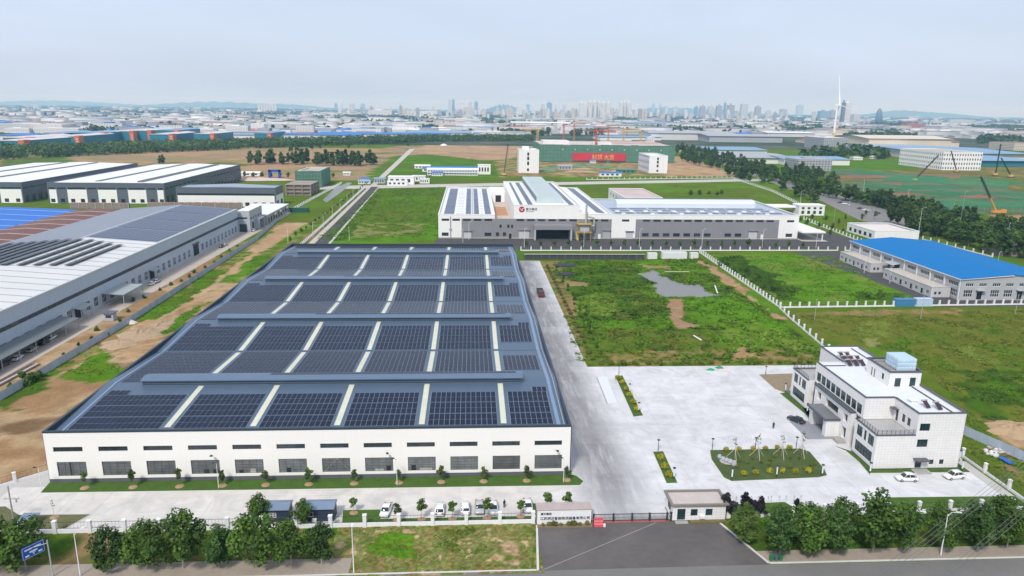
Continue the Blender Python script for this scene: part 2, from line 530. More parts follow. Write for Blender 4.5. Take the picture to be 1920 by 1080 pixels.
# each region: outline, edge raggedness (m), patch size (m), colours from low to high noise, relief (m)
REG = [
 # the west side: hoarding strip, dirt road, spoil
 ([(-48, -40), (2, -40), (2, 232), (-48, 232)], 0, 14, (SOIL, SOIL, SAND, SOILD), 0.15),
 ([(-44, 215), (6, 215), (-10, 575), (-52, 575)], 0, 22, (G_OL, SOIL, G_MD, G_DRY), 0.15),
 ([(-44.3, 404.1), (-20.2, 458.9), (-8.4, 414.2), (-23.8, 323.4), (-24.1, 220.9), (-23.6, 136.0), (-25.8, 116.6), (-32.5, 123.5), (-32.3, 191.1), (-33.2, 272.4)], 2, 14, (SAND, CLAY, SAND), 0.05),
 ([(-32.5, 88.0), (-36.2, 114.7), (-29.2, 124.9), (-18.6, 108.0), (-16.2, 77.4), (-23.0, 76.6)], 3, 4, (CLAY, SAND, SOIL, SAND), 0.9),
 ([(-37, 55), (-32.5, 55), (-30, 150), (-28.5, 245), (-36, 245)], 1.2, 7, (G_MD, G_OL, SOIL, G_BR, G_MD), 0.2),
 ([(-9, 70), (-1, 70), (-1, 215), (-7, 215)], 2, 12, (SOIL, G_MD, G_BR, G_OL), 0.1),
 ([(-40.8, 50.0), (-34.1, 66.2), (-31.2, 47.9), (-32.0, 35.8)], 3, 7, (G_MD, G_DK, G_OL), 0.2),
 ([(-30.2, 57.6), (-32.1, 85.3), (-14.3, 68.0), (-16.3, 54.5)], 2.5, 9, (G_MD, G_BR, G_OL), 0.1),
 ([(-35.9, 88.0), (-34.1, 102.1), (-24.0, 93.3), (-25.3, 81.6)], 3, 6, (G_OL, SOIL, G_MD), 0.1),
 ([(-20.7, 101.9), (-20.8, 128.4), (-16.2, 143.8), (-14.7, 109.9), (-17.2, 100.1)], 1.5, 7, (G_BR, G_MD), 0.1),
 ([(-35.5, 119.4), (-33.5, 194.5), (-27.4, 194.5), (-26.3, 117.9)], 2, 6, (G_BR, G_MD, G_OL), 0.15),
 ([(-25.1, 173.5), (-22.8, 220.9), (-16.2, 221.0), (-14.2, 175.4)], 2, 8, (G_MD, G_BR, G_DRY), 0.1),
 ([(-24.9, 202.5), (-25.3, 234.4), (-18.6, 240.1), (-13.8, 212.1)], 1, 8, (G_BR, G_MD), 0.1),
 ([(-25.4, 309.0), (-18.5, 413.9), (-23.3, 600.3), (-9.6, 566.0), (-11.6, 330.1), (-18.8, 251.9), (-22.3, 248.8)], 1.5, 12, (G_MD, G_OL, G_BR, G_DRY), 0.1),
 # behind the grey plant: tracks and yards
 ([(-330, 405), (-52, 405), (-58, 700), (-330, 700)], 0, 20, (GREYD, (.40, .37, .33), SOIL), 0.0),
 # green fields round the white plant
 ([(-4.6, 272.8), (-5.5, 566.2), (68.6, 606.8), (411.5, 631.0), (357.3, 499.4), (377.2, 419.6), (338.0, 391.8), (67.5, 282.6), (13.5, 264.8)], 0, 26, (G_MD, G_BR, G_BR, G_MD), 0.12),
 ([(12.2, 290.7), (12.9, 406.2), (53.9, 393.4), (56.2, 300.9)], 5, 10, (G_OL, G_MD, G_DRY, G_BR), 0.12),
 ([(-18.2, 565.4), (96.5, 636.7), (452.1, 729.7), (421.4, 655.1), (95.9, 582.7)], 2, 14, (G_OL, SOIL, G_MD, G_DRY), 0.1),
 ([(2.0, 278.1), (-2.4, 378.0), (-1.5, 481.5), (6.4, 530.4), (10.9, 391.9), (13.7, 281.7)], 3, 8, (G_DK, G_MD, G_DK), 0.3),
 ([(360.7, 589.9), (364.2, 516.1), (341.9, 450.8), (325.3, 467.6)], 3, 8, (G_OL, SOIL, G_MD), 0.1),
 # the weedy field east of the long roof
 ([(121.8, 221.7), (210.1, 233.3), (202.5, 72.1), (188.1, 63.7), (117.8, 64.3)], 0, 6, (G_DK, G_MD, G_OL, G_BR, G_MD), 0.35),
 ([(121.8, 221.7), (135.7, 221.8), (122.9, 65.1), (117.8, 64.3)], 1, 6, (G_OL, SOIL, G_MD, SOILD), 0.1),
 ([(134.5, 202.8), (169.1, 209.0), (163.0, 146.6), (162.4, 115.6), (128.1, 116.0)], 5, 9, (G_DK, G_MD, G_DK, G_OL), 0.5),
 ([(132.2, 151.2), (147.9, 155.6), (141.5, 123.0), (129.1, 123.1)], 4, 4, (G_PALE, G_MD, G_PALE, G_BR), 0.4),
 ([(139.5, 219.1), (203.6, 223.5), (203.4, 197.0), (168.6, 206.5), (139.4, 208.9)], 2, 8, (G_BR, G_MD, G_OL), 0.2),
 ([(175.5, 146.6), (196.9, 149.0), (203.8, 106.8), (194.3, 89.6), (168.5, 115.5)], 2, 10, (G_BR, G_BR, G_MD), 0.15),
 ([(125.1, 116.0), (163.8, 116.9), (162.1, 107.4), (125.9, 107.9)], 2, 8, (G_BR, G_MD), 0.2),
 ([(178.7, 115.3), (199.1, 115.1), (194.8, 78.5), (175.1, 73.7)], 5, 5, (G_OL, G_BR, G_PALE, G_MD), 0.15),
 ([(128.8, 107.9), (172.3, 102.1), (167.8, 72.8), (124.5, 69.8)], 4, 5, (G_OL, G_MD, OLV, G_DK), 0.4),
 ([(126.1, 79.8), (192.4, 81.2), (198.2, 74.3), (188.5, 64.6), (123.7, 65.1)], 1, 4, (G_OL, G_MD, OLV, SOIL, G_OL), 0.1),
 ([(174.5, 81.6), (180.5, 83.1), (178.1, 74.7), (172.5, 73.7)], 2, 4, (SOIL, CLAY), 0.1),
 ([(169.1, 146.6), (175.7, 146.6), (171.6, 130.2), (166.0, 115.5), (171.0, 107.3), (161.4, 104.8), (163.1, 124.2)], 1.0, 4, (CLAY, SOIL, PINK), 0.3),
 ([(172.7, 212.8), (188.9, 211.6), (185.5, 204.1), (173.7, 205.3)], 2, 4, (SOIL, G_DRY), 0.1),
 ([(204.6, 222.1), (208.9, 222.2), (209.2, 139.5), (207.4, 115.0), (203.8, 116.4), (203.2, 160.0), (204.1, 191.2)], 2, 6, (SOIL, CLAY, PINK), 0.35),
 ([(206.8, 160.0), (211.6, 159.9), (208.4, 122.2), (203.6, 126.0)], 2, 5, (G_MD, G_BR), 0.3),
 ([(130.4, 177.1), (139.7, 177.1), (138.3, 168.0), (129.2, 168.0)], 2, 4, (G_DRY, SOIL), 0.3),
 # the green field by the blue roof
 ([(215.8, 239.1), (286.7, 239.7), (285.4, 219.8), (274.7, 144.1), (213.4, 136.2)], 0, 14, (G_MD, G_BR, G_BR, G_PALE), 0.15),
 ([(218.3, 233.3), (231.2, 236.3), (231.8, 164.7), (223.8, 141.9), (215.4, 146.3)], 4, 9, (G_DK, G_DK, G_MD), 0.7),
 ([(256.1, 155.0), (275.3, 154.9), (271.2, 144.1), (247.1, 142.6)], 3, 6, (G_DK, G_MD), 0.6),
 ([(251.9, 215.7), (280.2, 226.7), (282.7, 209.4), (265.2, 197.0)], 4, 8, (G_OL, G_PALE, G_MD), 0.1),
 # the big olive field behind the office
 ([(210.1, 125.9), (313.5, 130.3), (500, 140), (500, 20), (226.5, 20.7), (215.4, 25.9), (226.3, 58.3), (222.9, 83.4), (204.7, 78.3)], 0, 11, (OLV, G_OL, OLV, G_MD, G_OL), 0.3),
 ([(227.0, 129.6), (283.1, 130.6), (277.9, 122.9), (214.1, 120.7)], 3, 5, (G_DRY, OLV, SOIL, OLV), 0.1),
 ([(230.6, 107.8), (246.8, 111.0), (239.1, 94.8), (225.9, 93.8)], 5, 5, (G_PALE, OLV, G_PALE, G_OL), 0.2),
 ([(255.0, 107.5), (260.8, 100.8), (250.5, 67.2), (245.2, 72.3)], 6, 7, (G_PALE, G_OL, G_MD), 0.2),
 ([(222.4, 89.1), (231.7, 93.7), (227.5, 83.3), (219.6, 80.7)], 3, 4, (G_DRY, G_PALE), 0.1),
 ([(233.8, 58.1), (259.0, 62.2), (234.1, 30.4), (217.8, 24.2), (225.2, 45.6)], 5, 8, (G_MD, G_DK, G_OL), 0.35),
 ([(216.5, 27.5), (223.4, 24.0), (260, 10), (240, -20), (205.2, -6.5), (204.0, 12.5)], 2, 5, (G_OL, G_MD, SOIL, G_DK), 0.3),
 ([(217.6, 21.0), (229.7, 23.8), (232, 22), (225, 5), (216.7, 10.7), (215.9, 15.0)], 2, 8, (SAND, CLAY, SAND), 0.6),
 # verges on the street
 ([(-60, -31), (66, -31), (66, -18), (-60, -18)], 0, 6, (SOIL, G_OL, G_MD, G_DK), 0.1),
 ([(-60, -31), (66, -31), (66, -25.5), (-60, -25.5)], 1, 4, (G_DK, SOILD, G_OL, G_DK), 0.1),  # dark greens carry shade under the street trees, mixed with brown soil
 ([(64, -33), (98.3, -33), (99.3, -18.6), (64, -18.6)], 0, 2.6, (G_OL, G_MD, SOIL, G_DRY, G_BR), 0.18),
 ([(68.8, -20.5), (76.7, -20.7), (78.1, -27.3), (69.8, -27.8)], 2, 3.5, (G_MD, G_BR, G_OL), 0.15),
 ([(88.5, -19.4), (98.8, -19.8), (98.7, -21.5), (87.5, -22.0)], 1, 4, (G_BR, G_MD), 0.15),
 ([(89.9, -24.6), (95.7, -23.9), (96.2, -31.0), (88.4, -31.0)], 2, 2.4, (SOIL, SAND, G_DRY, G_OL), 0.2),
 ([(134.5, -29), (260, -29), (260, -16), (134.5, -16)], 0, 5, (G_MD, G_DK, G_OL), 0.12),
]
def paint(x, y):
 n = len(x)
 base = fbm(x, y, 40, 3)
 col = np.empty((n, 3))
 pal0 = np.array([G_MD, G_OL, G_BR])
 t = np.clip((base - .25) * 2 / .5, 0, 1.999)
 i = t.astype(int)
 col[:] = pal0[i] * (1 - (t - i))[:, None] + pal0[i + 1] * (t - i)[:, None]
 z = np.zeros(n)
 wx, wy = fbm(x, y, 9, 41, 4) - .5, fbm(x, y, 9, 77, 4) - .5
 for k, (poly, rag, ps, pal, amp) in enumerate(REG):
  px = [p[0] for p in poly]
  py = [p[1] for p in poly]
  sel = np.nonzero((x > min(px) - 9) & (x < max(px) + 9) & (y > min(py) - 9) & (y < max(py) + 9))[0]
  if len(sel) == 0: continue
  X, Y = x[sel], y[sel]
  ins = inpoly(X + wx[sel] * rag * 4, Y + wy[sel] * rag * 4, poly)
  sel = sel[ins]
  X, Y = x[sel], y[sel]
  q = fbm(X, Y, ps, 100 + k * 7, 5)
  q = np.clip((q - .28) / .44, 0, .999) * (len(pal) - 1)
  P = np.array(pal)
  i = np.minimum(q.astype(int), len(pal) - 2)
  f = (q - i)[:, None]
  col[sel] = P[i] * (1 - f) + P[i + 1] * f
  z[sel] = amp * (fbm(X, Y, max(2.5, ps * .5), 300 + k, 4) - .35)
 col *= (0.82 + 0.36 * fbm(x, y, 2.6, 9, 2))[:, None]
 return col, z
GROUNDM = attrmat('field_soil_and_grass', 1.0, 0.62, 1.38, 1.1, bump=0.25, bscale=0.9, spec=0.0)
gx, gy, gf = grid(-262, 482, -46, 346, 1.25)
gcol, gz = paint(gx, gy)
gz = np.clip(gz, -0.05, 1.2)
# keep the sheet below everything paved or built
PAVED = [(-26, -18, 201, 66.5), (107, 66, 123, 226), (-330, 40, -40, 410), (66, 226, 330, 352), (286, 130, 345, 250), (112, 226, 212, 252)]
for (a, b, c, d) in PAVED:
 gz[(gx > a) & (gx < c) & (gy > b) & (gy < d)] *= 0.0
pond = [(165.9, 194.6), (178.4, 200.5), (178.0, 187.8), (180.4, 179.1), (185.0, 170.8), (191.0, 172.8), (190.3, 162.9), (192.9, 150.8), (186.6, 149.1), (178.8, 150.0), (169.2, 148.3), (165.5, 153.7), (170.8, 172.9)]
inside = inpoly(gx + (vnoise(gx, gy, 5, 5) - .5) * 5, gy + (vnoise(gx, gy, 5, 6) - .5) * 5, pond)
gz[inside] = -0.35
gz -= 0.02
keep = ~((gx[gf].mean(1) > 65.5) & (gx[gf].mean(1) < 98) & (gy[gf].mean(1) > -32) & (gy[gf].mean(1) < -19))
gf = gf[keep]
field = bpy.data.objects.new('field_ground', colmesh('field_ground', np.stack([gx, gy, gz], 1), gf, gcol, GROUNDM))
link(field)
tag(field, kind='structure')

# the rough verge beside the entrance, in finer grain
vx, vy, vf = grid(62, 99.3, -33.2, -18.0, 0.3)
REG_S, REG = REG, [([(60, -40), (100, -40), (100, -10), (60, -10)], 0, 2.2, (G_OL, SOIL, G_MD, G_DRY, G_OL, SAND), .25)] + [r for r in REG if r[0][0][0] > 64 and r[0][0][1] < -19.5 and r[0][0][0] < 99]
vcol, vz = paint(vx, vy)
REG = REG_S
vcol *= (.7 + .6 * vnoise(vx, vy, .45, 91))[:, None]
vo = bpy.data.objects.new('verge_ground', colmesh('verge_ground', np.stack([vx, vy, np.clip(vz, -.05, .3)], 1), vf, vcol, GROUNDM))
link(vo)
tag(vo, kind='structure')
# shallow pond
WATERM, _nt, _b = newmat('pond_water')
_b.inputs['Base Color'].default_value = (0.17, 0.165, 0.145, 1)
_b.inputs['Roughness'].default_value = 0.3
_b.inputs['Specular IOR Level'].default_value = 0.5
_g = _nt.nodes.new('ShaderNodeNewGeometry')
_bn = _nt.nodes.new('ShaderNodeBump')
_bn.inputs['Distance'].default_value = 0.02
_nt.links.new(_noise(_nt, _g.outputs['Position'], 1.5, 3.0), _bn.inputs['Height'])
_nt.links.new(_bn.outputs['Normal'], _b.inputs['Normal'])
_pp = MB().face(*[(p[0], p[1], -0.12) for p in [(162.4, 202.8), (182.1, 206.6), (192.0, 185.6), (198.7, 174.9), (196.5, 144.7), (178.5, 141.4), (158.4, 141.6), (161.5, 175.0)]])
struct('pond_water', _pp, WATERM)

# middle distance: farmland, building sites, scrub
MREG = [
 ([(-900, 640), (40, 640), (60, 1250), (-900, 1250)], 0, 60, (PINK, CLAY, G_DRY, PINK), 0),
 ([(-550.1, 879.3), (-516.6, 973.9), (-399.5, 803.1), (-412.6, 655.5)], 6, 30, (G_OL, G_MD, G_DRY), 0),
 ([(-448.4, 833.4), (-333.7, 866.5), (-217.4, 880.8), (-196.2, 808.4), (-385.3, 787.6)], 4, 40, (G_OL, CLAY, G_MD), 0),
 ([(-110.9, 936.7), (-53.6, 1431.9), (-11.6, 1489.8), (-35.5, 775.2), (-89.7, 717.2)], 6, 30, (CLAY, PINK, G_DRY, G_OL), 0),
 ([(-34.8, 722.2), (-36.6, 1044.7), (38.3, 1112.5), (141.4, 969.6), (128.5, 701.9), (-12.6, 601.1)], 6, 30, (G_BR, G_MD, G_OL), 0),
 ([(-28.5, 1147.7), (8.2, 1573.6), (243.4, 1689.0), (149.7, 970.7), (100.5, 964.3), (11.2, 1108.2)], 8, 35, (CLAY, PINK, SAND, CLAY), 0),
 ([(-137.0, 1461.8), (-32.2, 1621.0), (-6.0, 1396.1), (-103.3, 1292.8)], 6, 20, (G_MD, G_OL), 0),
 ([(125.0, 967.4), (194.1, 1107.2), (444.2, 1009.1), (424.4, 727.4), (121.7, 688.0)], 4, 22, (CLAY, SOIL, G_OL, SAND, G_MD), 0),
 ([(218.3, 1714.0), (550.5, 1615.4), (514.1, 1237.3), (194.1, 1107.2)], 4, 30, (CLAY, GREYD, PINK), 0),
 ([(390.1, 1002.0), (444.2, 1101.2), (424.4, 727.4), (318.7, 704.5)], 4, 20, (CLAY, SAND, SOIL), 0),
 ([(563.6, 835.6), (950.1, 934.1), (512.5, 380.7), (492.3, 506.2), (486.2, 636.3)], 3, 16, (G_MD, SOIL, G_OL, SOILD, G_MD), 0),
 ([(494.6, 402.7), (523.8, 395.0), (501.8, 367.1), (486.7, 374.5)], 3, 10, (SOIL, CLAY), 0),
 ([(729.3, 1046.3), (830.1, 1059.5), (718.6, 851.3), (578.4, 819.7)], 4, 20, (G_BR, G_MD), 0),
 ([(512.9, 959.3), (533.3, 888.4), (449.7, 663.3), (439.0, 765.7)], 4, 20, (G_BR, G_MD), 0),
]
REG_SAVE, REG = REG, MREG
mx_, my_, mf_ = grid(-1100, 1500, 346, 1396, 6.0)
mcol, _z = paint(mx_, my_)
REG = REG_SAVE
mid = bpy.data.objects.new('farmland_ground', colmesh('farmland_ground', np.stack([mx_, my_, np.full(len(mx_), -0.03)], 1), mf_, mcol, attrmat('farmland', 1.0, 0.7, 1.3, 0.25, bump=0.3, bscale=0.3, spec=0.0)))
link(mid)
tag(mid, kind='structure')

# everything to the horizon
FARM, _nt, _b = newmat('far_plain')
_g = _nt.nodes.new('ShaderNodeNewGeometry')
_mp = _nt.nodes.new('ShaderNodeMapping')
_mp.inputs['Scale'].default_value = (0.35, 1.0, 1.0)
_nt.links.new(_g.outputs['Position'], _mp.inputs['Vector'])
_c1 = _mixc(_nt, _ramp(_nt, _noise(_nt, _mp.outputs['Vector'], 0.006, 6.0, 0.7), 0.42, 0.55), (.030, .056, .026), (.13, .13, .115))
_c2 = _mixc(_nt, _ramp(_nt, _noise(_nt, _g.outputs['Position'], 0.012, 6.0, 0.75), 0.45, 0.6), _c1, (.055, .085, .045))
_nt.links.new(_c2, _b.inputs['Base Color'])
_b.inputs['Roughness'].default_value = 1.0
_b.inputs['Specular IOR Level'].default_value = 0.0
struct('ground', MB().face((-26000, -1500, -0.4), (26000, -1500, -0.4), (26000, 30000, -0.4), (-26000, 30000, -0.4)), FARM)

# ------------------------------------------------------------------ roads, aprons, the concrete yard
ASPH = mat('asphalt', (.070, .068, .068), 0.85, 0.22, 0.12, fine=0.10, fscale=1.2, spec=0.2, bump=0.01, bscale=8)
ASPHN = mat('apron_asphalt', (.112, .102, .098), 0.85, 0.42, 0.11, fine=0.16, fscale=0.7, spec=0.2)
STREETM = mat('street_asphalt', (.165, .160, .152), 0.85, 0.18, 0.14, fine=0.08, fscale=1.0, spec=0.2)
PAVEM = mat('pavement_blocks', (.30, .255, .205), 0.9, 0.20, 0.25, fine=0.14, fscale=1.4)
KERB = mat('kerb_stone', (.56, .55, .52), 0.8, 0.12, 0.8)
LAWNM = mat('lawn', (.060, .115, .022), 0.95, 0.35, 0.5, fine=0.25, fscale=4.0, spec=0.1, bump=0.06, bscale=5)

# yard concrete: pale, with tyre-darkened lanes that follow the drive from the gate
YARDM, nt, b = newmat('yard_concrete')
g = nt.nodes.new('ShaderNodeNewGeometry')
sep = nt.nodes.new('ShaderNodeSeparateXYZ')
nt.links.new(g.outputs['Position'], sep.inputs[0])
oi = nt.nodes.new('ShaderNodeObjectInfo')
px, py = sep.outputs[0], sep.outputs[1]
mp = nt.nodes.new('ShaderNodeMapping')
mp.inputs['Scale'].default_value = (1.0, 0.13, 1.0)
nt.links.new(g.outputs['Position'], mp.inputs['Vector'])
str_y = _noise(nt, mp.outputs['Vector'], 0.55, 7.0, 0.65)
mp2 = nt.nodes.new('ShaderNodeMapping')
mp2.inputs['Scale'].default_value = (0.11, 1.0, 1.0)
nt.links.new(g.outputs['Position'], mp2.inputs['Vector'])
str_x = _noise(nt, mp2.outputs['Vector'], 0.5, 7.0, 0.65)
big = _noise(nt, g.outputs['Position'], 0.05, 5.0)
# lane along x = 118 (slightly bent), widest near the middle of the yard
bend = _math(nt, 'MULTIPLY', _math(nt, 'POWER', _math(nt, 'MAXIMUM', _math(nt, 'SUBTRACT', 30.0, py), 0.0), 1.25), 0.012)
dx = _math(nt, 'ABSOLUTE', _math(nt, 'SUBTRACT', px, _math(nt, 'ADD', bend, 114.6)))
dxn = _math(nt, 'ADD', dx, _math(nt, 'MULTIPLY', big, 9.0))
lane = _math(nt, 'SUBTRACT', 1.0, _ramp(nt, dxn, 6.5, 14.0))
lane = _math(nt, 'MULTIPLY', lane, _ramp(nt, py, -40.0, -2.0))
dark = _math(nt, 'MULTIPLY', lane, _ramp(nt, str_y, 0.12, 0.52), clamp=True)
# the turning lane in front of the office
dy = _math(nt, 'ABSOLUTE', _math(nt, 'SUBTRACT', py, 24.0))
lane2 = _math(nt, 'SUBTRACT', 1.0, _ramp(nt, _math(nt, 'ADD', dy, _math(nt, 'MULTIPLY', big, 6.0)), 3.0, 9.0))
lane2 = _math(nt, 'MULTIPLY', lane2, _math(nt, 'SUBTRACT', 1.0, _ramp(nt, px, 125.0, 165.0)))
dark2 = _math(nt, 'MULTIPLY', _math(nt, 'MULTIPLY', lane2, _ramp(nt, px, 108.0, 112.0)), _ramp(nt, str_x, 0.3, 0.75), clamp=True)
warm = _mixc(nt, _ramp(nt, px, 95.0, 118.0), (.620, .590, .548), (.620, .618, .622))
blot = _mixc(nt, _ramp(nt, _noise(nt, g.outputs['Position'], 0.16, 6.0, 0.6), 0.30, 0.72), (.80, .80, .80), (1.04, 1.04, 1.04))
base = _mixc(nt, 1.0, warm, blot, 'MULTIPLY')
rust = _ramp(nt, _noise(nt, g.outputs['Position'], 0.33, 3.0, 0.5), 0.70, 0.80)
base = _mixc(nt, _math(nt, 'MULTIPLY', rust, 0.45), base, (.42, .33, .24))
base = _mixc(nt, _math(nt, 'MULTIPLY', dark, 0.95), base, (.215, .21, .22))
swn = nt.nodes.new('ShaderNodeTexNoise')
swn.inputs['Scale'].default_value = 0.11
swn.inputs['Detail'].default_value = 8.0
swn.inputs['Roughness'].default_value = 0.62
swn.inputs['Distortion'].default_value = 2.6
nt.links.new(g.outputs['Position'], swn.inputs['Vector'])
base = _mixc(nt, _math(nt, 'MULTIPLY', _ramp(nt, swn.outputs['Fac'], 0.47, 0.70), 0.42), base, (.33, .325, .33))
base = _mixc(nt, _math(nt, 'MULTIPLY', dark2, 0.55), base, (.33, .325, .33))
vm = nt.nodes.new('ShaderNodeVectorMath')
vm.operation = 'SCALE'
nt.links.new(base, vm.inputs[0])
nt.links.new(_math(nt, 'MULTIPLY_ADD', oi.outputs['Random'], 0.07, 0.965), vm.inputs['Scale'])
nt.links.new(vm.outputs[0], b.inputs['Base Color'])
b.inputs['Roughness'].default_value = 0.85
b.inputs['Specular IOR Level'].default_value = 0.2
JOINTM = mat('joint_filler', (.36, .35, .34), 0.9, 0.15, 0.5)

yard = struct('concrete_yard', MB().prism([(-28.4, -17.6), (199, -17.6), (199, 66), (107, 66), (107, 2), (0.5, 2), (0.4, 5.6), (-2.4, 5.4)], -0.06, 0.02), mat('slab_bedding', (.44, .425, .40), 0.9, 0.1, 0.4))
_slab = {}
def slab(x0, y0, x1, y1):
 k = (round(x1 - x0, 2), round(y1 - y0, 2))
 if k not in _slab:
  me = MB().box(0, 0, 0.021, k[0], k[1], 0.055).mesh('concrete_slab')
  me.materials.append(YARDM)
  _slab[k] = me
 o = bpy.data.objects.new('concrete_slab', _slab[k])
 o.location = (x0, y0, 0)
 link(o, yard)
SX, SY = 7.0, 5.2
for i in range(31):
 for j in range(16):
  x0, y0 = -20.5 + i * SX, -17.2 + j * SY
  if 0.5 < x0 and x0 + SX < 107.5 and y0 > 0.2: continue
  if x0 < 0.5 and y0 > 0 or (y0 + SY + 17.6) > (x0 + 28.2) * .885: continue
  slab(x0, y0, x0 + SX - 0.04, y0 + SY - 0.04)
sroad = struct('side_road', MB().prism([(108.5, 66), (122.4, 66), (122.4, 223), (108.5, 223)], -0.05, 0.02), JOINTM)
yard_s, yard = yard, sroad
for j in range(26):
 for i in range(2):
  slab(108.6 + i * 6.85, 66.2 + j * 6.0, 108.6 + i * 6.85 + 6.8, 66.2 + j * 6.0 + 5.95)
yard = yard_s

# street, pavements, the entrance apron
struct('street', MB().prism([(-120, -70), (330, -70), (330, -32.2), (-120, -32.6)], -0.2, -0.0), STREETM)
pv = struct('pavement', MB().prism([(-120, -32.3), (66.2, -32.3), (66.2, -28.0), (-120, -28.0)], -0.2, 0.11), PAVEM)
obj('kerb', MB().box(-120, -32.6, -0.2, 98.0, -32.3, 0.13), KERB, pv)
pv2 = struct('pavement', MB().prism([(138.9, -31.9), (330, -31.9), (330, -28.6), (137.6, -28.6)], -0.2, 0.11), PAVEM)
obj('kerb', MB().box(138.9, -32.2, -0.2, 330, -31.9, 0.13), KERB, pv2)
ap = struct('entrance_apron', MB().prism([(99.4, -18.4), (134.3, -18.4), (138.6, -32.3), (98.3, -32.6)], -0.2, 0.03), ASPHN)
obj('kerb', MB().prism([(99.1, -19.0), (99.45, -19.0), (98.45, -32.5), (98.05, -32.5)], -0.2, 0.14), KERB, ap)
obj('kerb', MB().prism([(134.2, -19.6), (134.6, -19.6), (138.9, -32.0), (138.5, -32.0)], -0.2, 0.14), KERB, ap)
obj('road_marking', MB().prism([(99.2, -32.3), (122.1, -18.8), (122.2, -18.9), (99.3, -32.4)], 0.03, 0.036), mat('worn_white_line', (.27, .26, .25), 0.9, 0.3, 0.5), ap)

# road of the white plant and its branches
struct('factory_road', MB().prism([(113, 252), (300, 253), (318, 250), (345, 228), (352, 240), (330, 262), (316, 345), (300, 345), (296, 287.5), (66, 287.5), (66, 262), (113, 262)], -0.1, 0.03), ASPH)
struct('blue_plant_yard', MB().prism([(268, 246), (300, 250), (345, 250), (345, 133), (279, 133), (277, 160)], -0.1, 0.012), ASPH)
CROAD = mat('concrete_road', (.45, .42, .38), 0.9, 0.14, 0.15, fine=0.08)
struct('grey_plant_road', MB().prism([(-57.5, 20), (-46.5, 20), (-44.5, 420), (-56, 420)], -0.1, 0.03), mat('dusty_road', (.43, .375, .315), 0.9, 0.16, 0.12, fine=0.1))
ar = struct('access_road', MB().prism([(-2.5, 270), (5.0, 270), (-4.2, 575), (-11, 575)], -0.1, 0.025), ASPH)
obj('kerb', MB().prism([(-6.0, 270), (-2.5, 270), (-11, 575), (-13.6, 575)], -0.1, 0.12), mat('pink_path', (.46, .40, .35), 0.9, 0.12, 0.3), ar)
obj('kerb', MB().prism([(5.0, 270), (6.6, 270), (-3.2, 575), (-4.2, 575)], -0.1, 0.10), CROAD, ar)
struct('field_track', MB().prism([(-14, 585), (-8, 585), (-19.5, 1251.5), (-29.5, 1249.7)], -0.1, 0.03), CROAD)
struct('site_road', MB().prism([(-61.5, 577.2), (525.7, 714.9), (511.7, 687.0), (-55.8, 548.9)], -0.1, 0.02), CROAD)
# the avenue on the right and its crossing
struct('avenue', MB().prism([(403.4, 501.7), (441.0, 546.5), (432.4, 454.6), (408.0, 352.0), (380.9, 323.8), (373.1, 371.2)], -0.1, 0.03), mat('avenue_asphalt', (.20, .19, .18), 0.9, 0.12, 0.1))
struct('avenue', MB().prism([(495.6, 1217.2), (504.8, 1227.2), (451.3, 639.6), (436.3, 537.2), (402.4, 497.7)], -0.1, 0.025), MATS['avenue_asphalt'])
struct('city_road', MB().prism([(151.0, 2384.5), (182.7, 2396.1), (1311.5, 30678.3), (1205.4, 30225.1)], -0.3, 0.05), ASPH)


# ------------------------------------------------------------------ the long warehouse with the solar roof
WW, WD, PZ = 108.0, 208.0, 11.6
RIDGES, VALLEYS = (26.0, 78.0, 130.0, 182.0), (1.0, 52.0, 104.0, 156.0, 207.0)
ZV, ZR = 10.35, 11.85
def roof_z(y):
 t = abs(((y - 0.0) % 52.0) - 26.0) / 26.0
 return ZR + (ZV - ZR) * t
ROOFM = mat('blue_grey_roof', (.078, .116, .170), 0.42, 0.10, 0.10, fine=0.05, fscale=1.2)
SLATED = mat('dark_blue_trim', (.028, .042, .060), 0.5, 0.12, 0.3)
FLASH = mat('pale_blue_flashing', (.17, .25, .36), 0.4, 0.10, 0.3)
wh = thing('solar_warehouse', 'long white factory hall under rows of dark solar panels on a blue-grey roof', 'factory', (0, 0, 0))
holes = rects(1.85, 5.85, 8.96, 12, 1.50, 4.75, 4, 5)
facade(wh, (0, 0), WW, 6.0, 11.25, S, rects(1.55, 5.85, 8.98, 12, 7.02, 8.10, 6, 1), CREAM, depth=0.35, fw=0.06)
facade(wh, (0, 0), WW, 0.95, 6.0, S, holes, CREAM, depth=0.35, glass=GLASSG, fw=0.055, frame=mat('grey_frame', (.075, .08, .085), 0.5))
obj('wall', MB().box(0.002, 0.6, 0.0, 0.35, WD, 11.25).box(WW - 0.35, 0.6, 0.0, WW - 0.002, WD, 11.25).box(0.36, WD - 0.35, 0, WW - 0.36, WD - 0.003, 11.25), CREAM, wh)
obj('plinth', MB().box(-0.04, -0.05, -0.05, WW + 0.04, 0.5, 0.95), mat('grey_plinth', (.115, .115, .135), 0.7, 0.12, 0.5, streak=0.15), wh)
obj('parapet_coping', MB().box(-0.08, -0.08, 11.25, WW + 0.08, 0.45, PZ).box(-0.08, 0.45, 11.25, 0.5, WD + 0.08, PZ).box(WW - 0.5, 0.45, 11.25, WW + 0.08, WD + 0.08, PZ).box(0.5, WD - 0.45, 11.25, WW - 0.5, WD + 0.08, PZ), SLATED, wh)
obj('downpipe', MB().box(-0.12, 0.1, 0.2, -0.002, 0.3, 11.2), SLATED, wh)
obj('downpipe', MB().box(WW + 0.002, -0.02, 0.2, WW + 0.16, 0.25, 11.2), SLATED, wh)
prof = [(0.4, 9.9), (0.4, ZV + 0.02)]
for k in range(4):
 prof += [(RIDGES[k], ZR)] + ([(VALLEYS[k + 1], ZV)] if k < 3 else [])
prof += [(207.6, ZV), (207.6, 9.9)]
